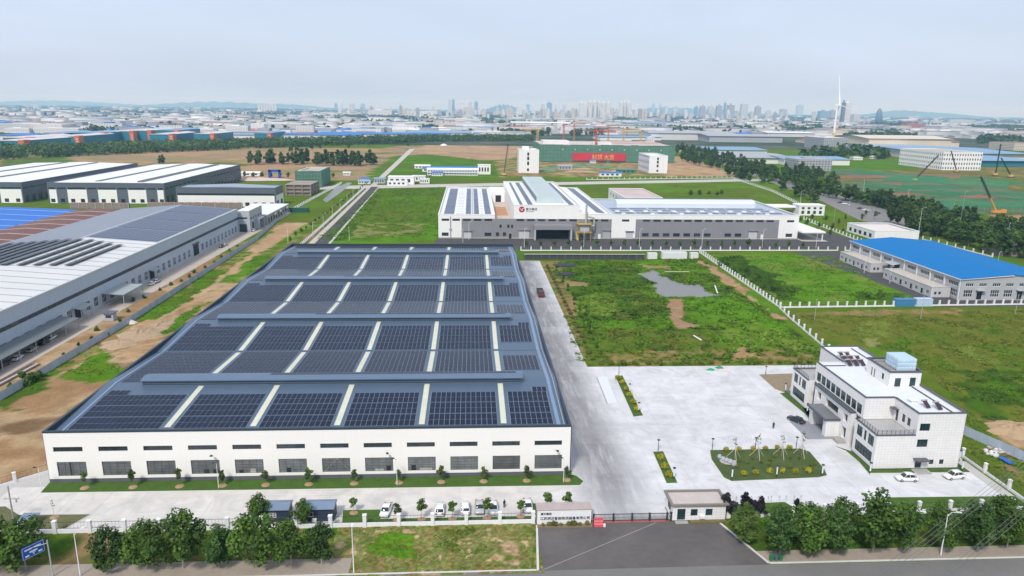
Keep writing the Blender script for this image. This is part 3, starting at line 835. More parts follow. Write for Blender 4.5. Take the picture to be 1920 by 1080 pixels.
roof = obj('roof', MB().extrude_x(prof, 0.36, WW - 0.36), ROOFM, wh)
inner = obj('parapet_lining', MB().box(0.352, 0.5, 9.9, 0.62, WD - 0.5, 11.24).box(WW - 0.62, 0.5, 9.9, WW - 0.352, WD - 0.5, 11.24).box(0.63, WD - 0.62, 9.9, WW - 0.63, WD - 0.352, 11.24), SLATED, wh)
def strip(mb, x0, x1, y0, y1, dz, th=0.03):
 """a band lying on the folded roof between two lengths"""
 ys = [y0] + [v for v in sorted(RIDGES + VALLEYS) if y0 < v < y1] + [y1]
 for a, b in zip(ys, ys[1:]):
  za, zb = roof_z(a) + dz, roof_z(b) + dz
  mb.face((x0, a, za), (x1, a, za), (x1, b, zb), (x0, b, zb))
  for x in (x0, x1):
   mb.face((x, a, za - th - .05), (x, b, zb - th - .05), (x, b, zb), (x, a, za))
 return mb
obj('gutter_flashing', strip(MB(), 2.25, 2.75, 1.5, 207, 0.10), FLASH, roof)
obj('gutter_flashing', strip(MB(), 105.3, 106.1, 1.5, 207, 0.10), FLASH, roof)
obj('gutter_flashing', MB().box(2.3, 1.3, ZV - .02, 105.9, 2.6, ZV + 0.14), mat('grey_flashing', (.15, .20, .28), 0.4, 0.1, 0.3), roof)
obj('cable_tray', strip(MB(), 106.8, 106.95, 1.5, 207, 0.22), METAL, roof)
for v in VALLEYS[1:4]:
 obj('valley_gutter', MB().box(0.7, v - 0.35, ZV - 0.05, 107.3, v + 0.35, ZV + 0.035), mat('valley_metal', (.05, .075, .11), 0.45, 0.1, 0.4), roof)
SKY_X = (23.2, 40.85, 58.4, 76.3, 93.9)
SKYL = mat('translucent_roof_sheet', (.56, .56, .44), 0.45, 0.16, 0.5, fine=0.1)
for x in SKY_X:
 for k, r in enumerate(RIDGES):
  lo, hi = (3.4 if k == 0 else r - 25.2), (204.5 if k == 3 else r + 25.2)
  obj('skylight_strip', strip(MB(), x - .62, x + .62, lo, r - 2.4, 0.09), SKYL, roof)
  obj('skylight_strip', strip(MB(), x - .62, x + .62, r + 3.2, hi, 0.09), SKYL, roof)
# ridge ventilators
VENTM = mat('ventilator_sheet', (.090, .130, .175), 0.45, 0.1, 0.2, streak=0.1)
VENTT = mat('ventilator_top', (.105, .155, .225), 0.4, 0.08, 0.2)
for r in RIDGES:
 v = obj('ridge_ventilator', MB().extrude_x([(r - 2.0, 11.5), (r - 2.0, 13.0), (r, 13.25), (r + 2.0, 13.0), (r + 2.0, 11.5)], 9.4, 99.2), VENTM, roof)
 obj('ventilator_hood', MB().extrude_x([(r - 2.35, 12.95), (r - 2.35, 13.17), (r, 13.5), (r + 2.3, 13.17), (r + 2.3, 12.95)], 9.1, 99.5), VENTT, v)
 obj('ventilator_louvre', MB().box(9.6, r - 2.06, 12.05, 99.0, r - 1.99, 12.2).box(9.6, r - 2.06, 12.45, 99.0, r - 1.99, 12.6), SLATED, v)
# solar panels: 1.1 m by 2.1 m modules in fields between the skylights
PANELM, nt, b = newmat('solar_cells')
oi = nt.nodes.new('ShaderNodeObjectInfo')
g = nt.nodes.new('ShaderNodeNewGeometry')
n = _noise(nt, g.outputs['Position'], 0.35, 4.0)
vm = nt.nodes.new('ShaderNodeVectorMath')
vm.operation = 'SCALE'
vm.inputs[0].default_value = (.010, .016, .036)
nt.links.new(_math(nt, 'MULTIPLY_ADD', n, 1.0, 0.5), vm.inputs['Scale'])
nt.links.new(vm.outputs[0], b.inputs['Base Color'])
b.inputs['Roughness'].default_value = 0.17
b.inputs['Specular IOR Level'].default_value = 0.5
b.inputs['IOR'].default_value = 1.19
RAILM = mat('panel_rails', (.24, .28, .345), 0.45, 0.1, 0.5)
edges = [2.95] + [v for x in SKY_X for v in (x - 1.15, x + 1.15)] + [105.0]
FIELDS = [(edges[2 * i], edges[2 * i + 1]) for i in range(6)]
cells = []                                          # (x, y centre of module)
rails = MB()
PW, PD = 1.15, 2.46
def row(xa, xb, y):
 n = int((xb - xa) / PW)
 pad = (xb - xa - n * PW) / 2
 for i in range(n):
  cells.append((xa + pad + (i + .5) * PW, y))
 strip(rails, xa + pad - 0.05, xb - pad + 0.05, y - PD / 2 - 0.06, y + PD / 2 + 0.06, 0.10)
for k, r in enumerate(RIDGES):
 y0 = r - 26 + (2.9 if k == 0 else 0.9)
 ys = [y0 + 1.26 + j * 2.53 + (j // 2) * 0.40 for j in range(6 if k == 0 else 7)]
 for fi, (xa, xb) in enumerate(FIELDS):
  for y in ys:
   if fi == 5 and k > 0 and y < r - 21: continue
   row(xa, xb, y)
  if fi == 0:
   row(xa, 8.6, ys[-1] + 2.55)
  if fi == 5: row(101.2, xb, ys[-1] + 2.55)
  yn = [r + 24.4 - j * 2.52 for j in range(8)]
  for y in yn:
   if y > 204: continue
   if fi == 5 and (y > r + 20 or y < r + 9): continue
   row(xa, xb, y)
  if fi == 0:
   for y in (r + 4.2, r + 1.6): row(xa, 8.4, y)
cells.sort(key=lambda c: (c[1], abs(c[0] - 60)))
near, rest = cells[:300], cells[300:]
obj('panel_rail', rails, RAILM, roof, kind='stuff')
pm = MB().box(-PW / 2 + .05, -PD / 2 + .05, 0, PW / 2 - .05, PD / 2 - .05, 0.05).mesh('solar_panel')
pm.materials.append(PANELM)
SL = math.atan2(ZR - ZV, 26.0)
for x, y in near:
 o = lobj('solar_panel', pm, wh, (x, y, roof_z(y) + 0.105))
 o.rotation_euler = (SL, 0, 0)
pb = MB()
for x, y in rest:
 a, c = y - PD / 2 + .05, y + PD / 2 - .05
 za, zc = roof_z(a) + .15, roof_z(c) + .15
 x0, x1 = x - PW / 2 + .05, x + PW / 2 - .05
 pb.face((x0, a, za), (x1, a, za), (x1, c, zc), (x0, c, zc))
 pb.face((x0, a, za - .05), (x1, a, za - .05), (x1, a, za), (x0, a, za))
obj('solar_panels_far', pb, PANELM, wh, kind='stuff')
hoodp = MB()
for r in RIDGES:                                    # the single row lying on the back of each ventilator hood
 for i in range(54):
  x = 38.5 + i * 1.1
  hoodp.face((x, r + .25, 13.53), (x + 1.02, r + .25, 13.53), (x + 1.02, r + 2.1, 13.27), (x, r + 2.1, 13.27))
obj('solar_panels_on_hoods', hoodp, PANELM, wh, kind='stuff')
# cross-brace and furniture seen behind two of the big windows
obj('cross_brace', MB().tube((56.0, 0.33, 1.6), (58.8, 0.33, 4.6), 0.10, n=4).tube((61.3, 0.33, 1.6), (58.5, 0.33, 4.6), 0.10, n=4), mat('brace_grey', (.30, .31, .32), 0.5), wh)
for x, w, h in ((31.2, 1.0, .9), (33.0, 1.1, .9), (34.2, .6, .8), (38.4, .9, .7), (40.6, 1.2, .9), (48.2, .9, 1.0), (69.0, .9, 1.1), (66.6, 1.8, .5), (74.2, 1.0, 1.2), (76.0, 2.6, .6), (4.2, .3, 3.0)):
 obj('stored_goods', MB().box(x, .235, 1.57, x + w, .25, 1.57 + h), DARK if w < 1.15 else CONC, wh)
# floodlights on short arms over the facade
for x in (33.9, 69.9, 105.7):
 f = obj('floodlight', MB().tube((x - .9, -0.02, 5.9), (x - .5, -0.9, 6.2), 0.05).box(x - .75, -1.25, 6.1, x - .25, -0.8, 6.32), DKMETAL, wh)


# ------------------------------------------------------------------ the white office block on the right
TILEM, nt, b = newmat('white_wall_tiles')
g = nt.nodes.new('ShaderNodeNewGeometry')
sep = nt.nodes.new('ShaderNodeSeparateXYZ')
nt.links.new(g.outputs['Position'], sep.inputs[0])
cmb = nt.nodes.new('ShaderNodeCombineXYZ')
nt.links.new(_math(nt, 'ADD', sep.outputs[0], sep.outputs[1]), cmb.inputs[0])
nt.links.new(sep.outputs[2], cmb.inputs[1])
br = nt.nodes.new('ShaderNodeTexBrick')
br.offset = 0.0
br.inputs['Color1'].default_value = (.76, .745, .73, 1)
br.inputs['Color2'].default_value = (.72, .71, .70, 1)
br.inputs['Mortar'].default_value = (.50, .49, .485, 1)
br.inputs['Scale'].default_value = 1.0
br.inputs['Brick Width'].default_value = 0.80
br.inputs['Row Height'].default_value = 0.62
br.inputs['Mortar Size'].default_value = 0.018
nt.links.new(cmb.outputs[0], br.inputs['Vector'])
f = _math(nt, 'MULTIPLY_ADD', _noise(nt, g.outputs['Position'], 0.4, 5.0), 0.14, 0.93)
vm = nt.nodes.new('ShaderNodeVectorMath')
vm.operation = 'SCALE'
nt.links.new(br.outputs['Color'], vm.inputs[0])
nt.links.new(f, vm.inputs['Scale'])
nt.links.new(vm.outputs[0], b.inputs['Base Color'])
b.inputs['Roughness'].default_value = 0.4
COPE = mat('slate_coping', (.085, .095, .11), 0.5, 0.1, 0.5)
ROOFW = mat('white_roof_coating', (.64, .66, .69), 0.7, 0.09, 0.3, fine=0.05)
TEAL = glassmat('teal_window_glass', (.018, .050, .058), 0.07)
DKG = mat('dark_grey_render', (.10, .105, .115), 0.7, 0.1, 0.5)

of = thing('office_building', 'white tiled three-storey office with stepped roof, terraces and dark canopy entrance', 'office', (175.3, 0, 0))
OW = dict(depth=0.3, frame=DKFRAME, glass=TEAL, fw=0.08)
X0, X1, XE = 175.3, 184.0, 194.7
# south wing and south-east block
facade(of, (X0, 0), X1 - X0, 0.35, 8.15, S, [], TILEM, **OW)
facade(of, (X1, 0), XE - X1, 0.35, 13.25, S, [(0.65, 9.2, 2.95, 10.95, 3, 1), (0.55, 5.35, 2.95, 7.2, 3, 1), (0.85, 0.36, 2.3, 2.35, 1, 1), (4.0, 1.15, 5.05, 2.3, 2, 1), (6.35, 1.15, 7.35, 2.3, 2, 1)], TILEM, **OW)
facade(of, (X0, 9.0), 9.0, 0.35, 8.15, W_, [(0.9, 1.15, 8.0, 3.7, 6, 2), (0.9, 4.95, 3.3, 7.4, 2, 2), (3.9, 4.95, 5.0, 7.4, 1, 2), (5.6, 4.95, 8.0, 7.4, 2, 2)], TILEM, **OW)
facade(of, (X1, 9.0), 9.0, 8.0, 13.25, W_, [(0.9, 8.2, 1.9, 10.9, 2, 1), (3.3, 9.0, 4.5, 10.9, 1, 1), (5.3, 9.0, 6.5, 10.9, 1, 1)], TILEM, **OW)
facade(of, (177.0, 9.0), X1 - 177.0, 8.0, 13.25, S, [], TILEM, **OW)
facade(of, (XE, 0), 45.0, 0.35, 13.25, E_, rects(3, 1.8, 4.2, 10, 1.2, 3.2) + rects(3, 1.8, 4.2, 10, 5.4, 7.2) + rects(3, 1.8, 4.2, 10, 9.2, 11), TILEM, **OW)
# main block, west side: ribbon windows on the top floor
facade(of, (177.0, 33.0), 24.0, 8.0, 13.25, W_, rects(0.9, 2.25, 2.48, 9, 8.6, 11.0, 2, 2), TILEM, **OW)
# recessed glazed stair strips between portico and wings
facade(of, (177.2, 33.0), 3.0, 0.35, 8.1, W_, [(0.3, 0.8, 2.7, 7.6, 2, 5)], DKG, **OW)
facade(of, (177.2, 12.0), 3.0, 0.35, 8.1, W_, [(0.3, 0.8, 2.7, 7.6, 2, 5)], DKG, **OW)
# portico
facade(of, (175.9, 30.0), 18.0, 0.0, 8.15, W_, [(1.4, 4.9, 3.3, 7.0, 2, 2), (1.4, 0.7, 3.3, 3.6, 2, 2), (5.9, 4.95, 12.1, 7.0, 6, 2), (5.4, 0.02, 12.6, 4.2, 5, 2), (14.7, 4.9, 16.6, 7.0, 2, 2), (14.7, 0.7, 16.6, 3.6, 2, 2)], TILEM, depth=0.9, frame=DKFRAME, glass=TEAL, fw=0.08)
obj('wall', MB().face((175.9, 12, 0), (177.2, 12, 0), (177.2, 12, 8.15), (175.9, 12, 8.15)), TILEM, of)
obj('wall', MB().face((175.9, 30, 0), (177.2, 30, 0), (177.2, 30, 8.15), (175.9, 30, 8.15)), TILEM, of)
obj('balcony_ledge', MB().box(175.5, 11.9, 8.15, 177.0, 30.1, 8.5), COPE, of)
obj('entrance_canopy', MB().box(171.9, 16.2, 4.3, 175.88, 25.6, 4.72), COPE, of)
obj('canopy_roof', MB().box(172.2, 16.5, 4.72, 175.6, 25.3, 4.78), mat('canopy_lead', (.16, .17, .18), 0.5, 0.15, 0.6), of)
for y in (16.5, 23.6):
 obj('canopy_pier', MB().box(172.6, y, 0, 175.88, y + 1.5, 4.3), TILEM, of)
obj('entrance_paving', MB().box(167.8, 15.2, 0.02, 175.9, 25.4, 0.14), mat('grey_paving', (.25, .26, .285), 0.7, 0.1, 0.5), of)
obj('ramp_wall', MB().box(173.8, 12.6, 0.0, 175.9, 15.0, 0.7), CONC, of)
# north wing
facade(of, (X0, 42.0), 9.0, 0.35, 8.15, W_, [(1.0, 1.15, 8.1, 3.7, 6, 2), (1.0, 4.95, 3.4, 7.4, 2, 2), (4.0, 4.95, 5.1, 7.4, 1, 2), (5.7, 4.95, 8.1, 7.4, 2, 2)], TILEM, **OW)
facade(of, (X0, 33.0), 1.9, 0.35, 8.15, S, [], TILEM, **OW)
obj('wall', MB().face((X0, 42, 0), (X1, 42, 0), (X1, 42, 8.15), (X0, 42, 8.15)).face((X1, 33, 8), (X1, 45, 8), (X1, 45, 13.25), (X1, 33, 13.25)).face((177, 33, 8), (X1, 33, 8), (X1, 33, 13.25), (177, 33, 13.25)).face((X1, 45, 0), (XE, 45, 0), (XE, 45, 13.25), (X1, 45, 13.25)).face((X0, 9, .35), (177.2, 9, .35), (177.2, 9, 8.15), (X0, 9, 8.15)), TILEM, of)
obj('plinth', MB().box(X0 - .06, -0.06, -0.05, XE + .06, 8.98, 0.35).box(X0 - .06, 33.02, -0.05, XE + .06, 45.05, 0.35).box(177.1, 9.0, -0.05, XE + .06, 33.0, 0.34), DKG, of)
# roofs and copings
def coping(mb, pts, w, z0, z1):
 for (ax, ay), (bx, by) in zip(pts, pts[1:]):
  mb.box(min(ax, bx) - w / 2, min(ay, by) - w / 2, z0, max(ax, bx) + w / 2, max(ay, by) + w / 2, z1)
 return mb
mroof = obj('roof', MB().prism([(177.1, 9.1), (X1 + .1, 9.1), (X1 + .1, 0.1), (XE - .1, 0.1), (XE - .1, 44.9), (X1 + .1, 44.9), (X1 + .1, 32.9), (177.1, 32.9)], 12.3, 12.75), ROOFW, of)
obj('parapet_coping', coping(MB(), [(177.1, 32.95), (177.1, 9.05)], 0.36, 13.25, 13.5).box(177.3, 8.87, 13.25, 183.9, 9.23, 13.502).box(183.87, -0.1, 13.25, 184.23, 8.86, 13.5).box(184.24, -0.1, 13.25, XE + .1, 0.26, 13.502).box(XE - .26, 0.27, 13.25, XE + .1, 45.1, 13.5).box(183.87, 32.8, 13.25, 184.23, 45.1, 13.5).box(184.24, 44.74, 13.25, XE - .27, 45.1, 13.502), COPE, of)
obj('parapet_lining', MB().box(177.12, 9.2, 12.7, 177.4, 32.9, 13.249).box(177.41, 9.05, 12.7, 184.2, 9.3, 13.249).box(184.05, 0.1, 12.7, 184.3, 9.04, 13.249).box(184.31, 0.1, 12.7, XE - .1, 0.35, 13.249).box(184.05, 33, 12.7, 184.3, 44.9, 13.249).box(184.31, 44.6, 12.7, XE - .2, 44.9, 13.249), WHITEC, of)
obj('roof_kerb', MB().box(192.4, 0.4, 12.7, 192.65, 16.4, 13.0).box(192.4, 26.7, 12.7, 192.65, 44.5, 13.0).box(177.5, 31.0, 12.7, 183.9, 31.25, 12.98), COPE, mroof)
obj('gutter_slab', MB().box(192.66, 0.4, 12.7, XE - .12, 44.6, 12.95).box(177.5, 31.26, 12.7, 184.0, 32.7, 12.95), ROOFW, mroof)
for nm, ya, yb in (('terrace_floor', 0.1, 8.95), ('terrace_floor', 33.05, 41.9)):
 t = obj(nm, MB().box(X0 + .1, ya, 7.6, X1 - .02, yb, 7.95), mat('terrace_tiles', (.36, .355, .35), 0.35, 0.12, 0.5), of)
 obj('terrace_coping', MB().box(X0 - .1, ya - .2, 8.15, X0 + .3, yb + .1, 8.35).box(X0 + .31, (ya - .2 if ya < 5 else yb - .2), 8.15, X1 - .02, (ya + .2 if ya < 5 else yb + .15), 8.352), COPE, t)
 rl = MB()
 yy = ya + .05 if ya < 5 else yb
 for z in (8.75, 9.1, 9.4):
  rl.box(X0 + .06, ya, z, X0 + .10, yb, z + .05).box(X0 + .1, yy - .02, z, X1 - .05, yy + .02, z + .05)
 for i in range(9):
  rl.box(X0 + .04, ya + i * (yb - ya) / 8.3, 8.35, X0 + .1, ya + i * (yb - ya) / 8.3 + .06, 9.4)
  rl.box(X0 + .1 + i * 1.0, yy - .03, 8.352, X0 + .16 + i * 1.0, yy + .03, 9.4)
 obj('railing', rl, DKFRAME, of)
# door hood on the south side, rear awning on the terrace
obj('door_hood', MB().box(184.2, -1.6, 2.55, 187.2, 0.0, 2.8), COPE, of)
obj('door_hood', MB().box(182.8, 7.0, 11.1, 183.98, 8.7, 11.25), COPE, of)
obj('door_step', MB().box(184.3, -2.4, 0.0, 187.4, -0.06, 0.2), CONC, of)
# roof house with its water tank
PX0, PX1, PY0, PY1 = 186.8, 194.6, 16.6, 26.6
facade(of, (PX0, PY0), PX1 - PX0, 12.75, 16.4, S, [(1.4, 12.8, 2.9, 15.0, 1, 1), (5.1, 12.8, 6.6, 15.1, 2, 1)], TILEM, **OW)
facade(of, (PX0, PY1), PY1 - PY0, 12.75, 16.4, W_, [(6.6, 13.7, 7.7, 15.2, 1, 1), (2.0, 12.8, 2.6, 15, 1, 1), (3.2, 12.8, 3.8, 15, 1, 1)], TILEM, **OW)
obj('wall', MB().face((PX1, PY0, 12), (PX1, PY1, 12), (PX1, PY1, 16.4), (PX1, PY0, 16.4)).face((PX0, PY1, 12), (PX1, PY1, 12), (PX1, PY1, 16.4), (PX0, PY1, 16.4)), TILEM, of)
obj('roof_house_roof', MB().box(PX0 + .1, PY0 + .1, 15.6, PX1 - .1, PY1 - .1, 15.9), mat('dark_felt', (.05, .052, .056), 0.8, 0.2, 0.6), of)
obj('parapet_coping', MB().box(PX0 - .15, PY0 - .15, 16.4, PX1 + .15, PY0 + .25, 16.75).box(PX0 - .15, PY0 + .26, 16.4, PX0 + .25, PY1 + .15, 16.752).box(PX1 - .25, PY0 + .26, 16.4, PX1 + .15, PY1 + .15, 16.752).box(PX0 + .26, PY1 - .25, 16.4, PX1 - .26, PY1 + .15, 16.75), COPE, of)
for i in range(7):
 obj('tank_beam', MB().box(187.3, 18.0 + i * 1.05, 15.9, 194.0, 18.3 + i * 1.05, 16.35), CONC, of)
tk = thing('water_tank', 'pale blue panelled water tank on the office roof house', 'water tank', (191.7, 20.8, 16.35))
TANKM = mat('pale_blue_panels', (.42, .56, .66), 0.35, 0.08, 0.6)
obj('tank_body', MB().box(189.4, 18.2, 16.36, 194.0, 23.4, 19.2), TANKM, tk)
tp = MB().face((-.42, -.001, -.42), (.42, -.001, -.42), (.30, -.10, -.30), (-.30, -.10, -.30)).face((.42, -.001, -.42), (.42, -.001, .42), (.30, -.10, .30), (.30, -.10, -.30)).face((.42, -.001, .42), (-.42, -.001, .42), (-.30, -.10, .30), (.30, -.10, .30)).face((-.42, -.001, .42), (-.42, -.001, -.42), (-.30, -.10, -.30), (-.30, -.10, .30)).face((-.30, -.10, -.30), (.30, -.10, -.30), (.30, -.10, .30), (-.30, -.10, .30)).mesh('tank_panel')
tp.materials.append(mat('tank_panel_face', (.48, .63, .74), 0.3, 0.06, 0.8, objvar=0.06))
for j in range(3):
 for i in range(5): lobj('tank_panel', tp, tk, (189.86 + i * .92, 18.2, 16.85 + j * .93), S)
 for i in range(5): lobj('tank_panel', tp, tk, (189.4, 18.75 + i * 1.02, 16.85 + j * .93), W_)
# solar water heaters on the roof
def heater_proto():
 t = thing('solar_water_heater', 'small tilted solar water heater on the flat office roof', 'solar heater', (0, 0, 0), 'solar heaters on the office roof')
 obj('collector', MB().extrude_x([(-.9, .25), (-.85, .2), (.75, 1.25), (.70, 1.32)], -.55, .55), mat('collector_tubes', (.045, .028, .036), 0.35, 0.2, 3.0), t)
 obj('tank', MB().tube((-.75, .82, 1.35), (.75, .82, 1.35), .2, n=8), mat('heater_tank', (.38, .33, .33), 0.4), t)
 obj('stand', MB().tube((-.5, .8, 0), (-.5, .8, 1.2), .03, n=4).tube((.5, .8, 0), (.5, .8, 1.2), .03, n=4).tube((-.5, -.8, 0), (-.5, -.8, .25), .03, n=4).tube((.5, -.8, 0), (.5, -.8, .25), .03, n=4), METAL, t)
 return t
hp = heater_proto()
hs = [(184.9 + i * 1.75 + j * .5, 31.5 + j * 2.9, 12.76) for j in range(3) for i in range(3)][:8] + [(188.5, 4.6, 12.76), (190.6, 3.6, 12.76)]
hl = [ORD[i] + ' in the cluster at the far end of the office roof' for i in range(8)] + ['left one of the pair at the near end of the office roof', 'right one of the pair at the near end of the office roof']
for i, p in enumerate(hs):
 lb = 'solar water heater ' + hl[i]
 if i == 0:
  hp.location = p
  hp.rotation_euler = (0, 0, 0.15)
  hp['label'] = lb
 else:
  copy_tree(hp, p, 0.15, 1.0, lb, 'solar heaters on the office roof')
rv = thing('roof_vent', 'low white louvred vent box on the office roof near the front', 'roof vent', (187.3, 7.6, 12.75))
obj('vent_body', MB().box(186.6, 6.9, 12.75, 188.0, 8.2, 13.1), WHITEC, rv)
obj('vent_hood', MB().box(186.4, 6.7, 13.25, 188.2, 8.4, 13.4).box(186.7, 7.0, 13.1, 187.9, 8.1, 13.25), WHITEC, rv)


# ------------------------------------------------------------------ fences
_pm = {}
def post_mesh(w, h, m):
 k = (w, h, m.name)
 if k not in _pm:
  me = MB().box(-w / 2, -w / 2, -0.1, w / 2, w / 2, h - .12).box(-w / 2 - .06, -w / 2 - .06, h - .12, w / 2 + .06, w / 2 + .06, h).mesh('post')
  me.materials.append(m)
  _pm[k] = me
 return _pm[k]
def fence(name, label, pts, sp=6.4, pw=0.55, ph=2.3, wh_=0.55, ww=0.28, pm=None, wm=None, rails=True, rm=None, group=None, cat='fence', ends=(True, True), rs=0.32):
 pm, wm, rm = pm or WPAINT, wm or WPAINT, rm or DKMETAL
 t = thing(name, label, cat, (pts[0][0], pts[0][1], 0), group)
 for si, (a, b) in enumerate(zip(pts, pts[1:])):
  a, b = Vector((a[0], a[1], 0)), Vector((b[0], b[1], 0))
  d = b - a
  L = d.length
  n = max(1, round(L / sp))
  ang = math.atan2(d.y, d.x)
  nrm = Vector((-d.y, d.x, 0)).normalized()
  q = [a + nrm * ww / 2, a - nrm * ww / 2, b - nrm * ww / 2, b + nrm * ww / 2]
  if wh_: obj('base_wall', MB().prism([(p.x, p.y) for p in q], -0.1, wh_), wm, t)
  for i in range(n + 1):
   if i == 0 and (si > 0 or not ends[0]): continue
   if i == n and si == len(pts) - 2 and not ends[1]: continue
   p = a + d * (i / n)
   lobj('post', post_mesh(pw, ph, pm), t, (p.x, p.y, 0), ang)
  if rails:
   mb = MB()
   for i in range(n):
    p, q_ = a + d * (i / n), a + d * ((i + 1) / n)
    e = d.normalized() * pw * .5
    p, q_ = p + e, q_ - e
    for z in (wh_ + .12, ph - .35):
     mb.tube((p.x, p.y, z), (q_.x, q_.y, z), 0.035, n=4, cap=False)
    m_ = max(2, int((q_ - p).length / rs))
    for j in range(1, m_):
     r_ = p + (q_ - p) * (j / m_)
     mb.tube((r_.x, r_.y, wh_), (r_.x, r_.y, ph - .2), 0.016, n=3, cap=False)
   obj('railing', mb, rm, t)
 return t
FRONT_Y = -18.2
fence('street_fence', 'white base wall and square posts with dark railings along the street front', [(-26, FRONT_Y - .2), (48.0, FRONT_Y), (98.6, FRONT_Y + .1)], 6.35, .66, 2.5, .8, rs=0.6)
fence('street_fence', 'white posted fence half hidden by trees right of the gatehouse', [(136.5, -17.6), (214, -16.2)], 6.35, rs=0.6)
fence('boundary_fence', 'white posted low wall beside the bare soil left of the long factory', [(-28, -18.0), (-2.2, 5.2)], 7.2, rs=0.9)
fence('boundary_fence', 'low white wall with square posts behind the office parking corner', [(199.6, 12.5), (199.8, -16.4)], 7.2, rs=0.9)
fence('boundary_fence', 'white posted fence slanting between the weedy field and the olive field down to the office', [(210.5, 130.6), (208.8, 119.3), (204.8, 79.4)], 5.6, rs=0.9)
fence('boundary_fence', 'close white posts slanting between the weedy field and bright green field', [(213.8, 245.0), (211.0, 132.1)], 3.6, rs=0.9)
fence('boundary_fence', 'white posted fence running right in front of the containers and blue-roofed plant', [(211.2, 132.1), (319.1, 136.0)], 4.0, rs=0.9)
fence('boundary_fence', 'white fence on the road edge in front of the white plant', [(114.5, 250.0), (176, 250.3), (296, 252.0)], 5.6, rs=0.9)
fence('boundary_fence', 'short white fence by the road fork left of the blue roof', [(300.5, 252), (323, 250)], 5.6, rs=0.9)
fence('boundary_fence', 'white fence slanting from the canopy past the low white box building', [(330.9, 370.0), (322.7, 249.1)], 5.0, rs=1.2)
fence('boundary_fence', 'long white fence across the field behind the white plant', [(216.6, 663.9), (394.9, 697.4)], 6.5, rs=2.0)
fence('boundary_fence', 'white fence following the avenue trees behind the white plant', [(393.8, 690.7), (385.7, 561.8), (365.5, 451.8)], 6.0, rs=2.0)
fence('boundary_fence', 'pale posts on the boundary behind the blue roof', [(370.1, 289.2), (375.3, 234.4)], 7.0, rs=2.0)
fence('roadside_fence', 'white slatted fence beside the narrow access road', [(-8.0, 240), (-9.0, 300), (-15.5, 560)], 4.2, rs=1.2, ph=2.0)
fence('plant_fence', 'pale fence beside the ditch right of the netted building', [(-47.2, 379.2), (-44.5, 598.8)], 5.0, rs=1.2)

# grey corrugated hoardings
HOARD = mat('hoarding_sheet', (.37, .44, .53), 0.5, 0.1, 0.3, streak=0.15, objvar=0.08)
def hoarding(name, label, pts, h=2.4, sp=3.0):
 t = thing(name, label, 'hoarding', (pts[0][0], pts[0][1], 0))
 for a, b in zip(pts, pts[1:]):
  a, b = Vector((a[0], a[1], 0)), Vector((b[0], b[1], 0))
  d = b - a
  n = max(1, round(d.length / sp))
  ang = math.atan2(d.y, d.x)
  w = d.length / n
  me = MB()
  k = 8
  for i in range(k):                           # trapezoid ribs
   u = w * .985 * i / k
   du = w * .985 / k
   o = .05
   me.face((u, 0, 0), (u + du * .5, 0, 0), (u + du * .5, 0, h), (u, 0, h))
   me.face((u + du * .5, 0, 0), (u + du * .6, o, 0), (u + du * .6, o, h), (u + du * .5, 0, h))
   me.face((u + du * .6, o, 0), (u + du * .9, o, 0), (u + du * .9, o, h), (u + du * .6, o, h))
   me.face((u + du * .9, o, 0), (u + du, 0, 0), (u + du, 0, h), (u + du * .9, o, h))
  me.box(0, .06, h - .16, w, .11, h - .06).box(w - .06, .05, 0, w + .02, .13, h + .06)
  ms = me.mesh('hoarding_panel')
  ms.materials.append(HOARD)
  for i in range(n):
   p = a + d * (i / n)
   lobj('hoarding_panel', ms, t, (p.x, p.y, 0), ang)
 return t
hoarding('site_hoarding', 'long grey metal hoarding between the dirt strip and the grey plant', [(-36.9, 43.7), (-35.3, 112.7), (-38.0, 280.9), (-44.6, 351.9)])
hoarding('site_hoarding', 'grey metal hoarding behind the office beside the sand heap', [(200.6, 37), (206.0, 22), (212.6, 2.1)])

# ------------------------------------------------------------------ entrance: name wall, sliding gate, gatehouse
nw = thing('name_wall', 'long white entrance wall with black company lettering beside the gate', 'sign wall', (104.6, -18.6, 0))
obj('wall_body', MB().box(99.35, -18.9, 0, 109.55, -17.9, 3.05), WPAINT, nw)
obj('wall_cap', MB().box(99.2, -18.95, 3.05, 109.7, -16.3, 3.22), mat('mottled_cap', (.40, .33, .31), 0.8, 0.25, 0.7), nw)
obj('wall_back', MB().box(99.35, -17.9, 0, 109.55, -16.4, 3.05), CONC, nw)
obj('planter_kerb', MB().box(99.3, -20.0, 0, 109.7, -19.85, 0.3).box(99.3, -19.85, 0, 109.7, -18.91, 0.2), mat('planter_soil', (.20, .15, .09), 0.9, 0.3, 1.0), nw)
INK = mat('black_lettering', (.02, .02, .022), 0.5, 0.1, 1.0)
def text(parent, s, size, loc, rz, m, ext=0.03, align='LEFT', name='lettering'):
 """raised lettering as plain mesh, standing on a wall that faces rz"""
 cu = bpy.data.curves.new(name, 'FONT')
 cu.body = s
 cu.size = size
 cu.extrude = ext
 cu.align_x = align
 cu.resolution_u = 2
 tmp = bpy.data.objects.new(name, cu)
 COL.objects.link(tmp)
 dg = bpy.context.evaluated_depsgraph_get()
 me = bpy.data.meshes.new_from_object(tmp.evaluated_get(dg))
 bpy.data.objects.remove(tmp)
 bpy.data.curves.remove(cu)
 me.name = name
 me.materials.clear()
 me.materials.append(m)
 o = lobj(name, me, parent, loc, 0)
 o.rotation_euler = (math.pi / 2, 0, rz)
 return o
text(nw, '嘉沃集团', 0.52, (99.95, -18.93, 2.18), 0, INK)
text(nw, '江苏炳沃智能物流装备有限公司', 0.68, (99.85, -18.93, 1.15), 0, INK)
gt = thing('sliding_gate', 'low dark sliding gate across the entrance drive', 'gate', (116.5, -18.2, 0))
gb = MB()
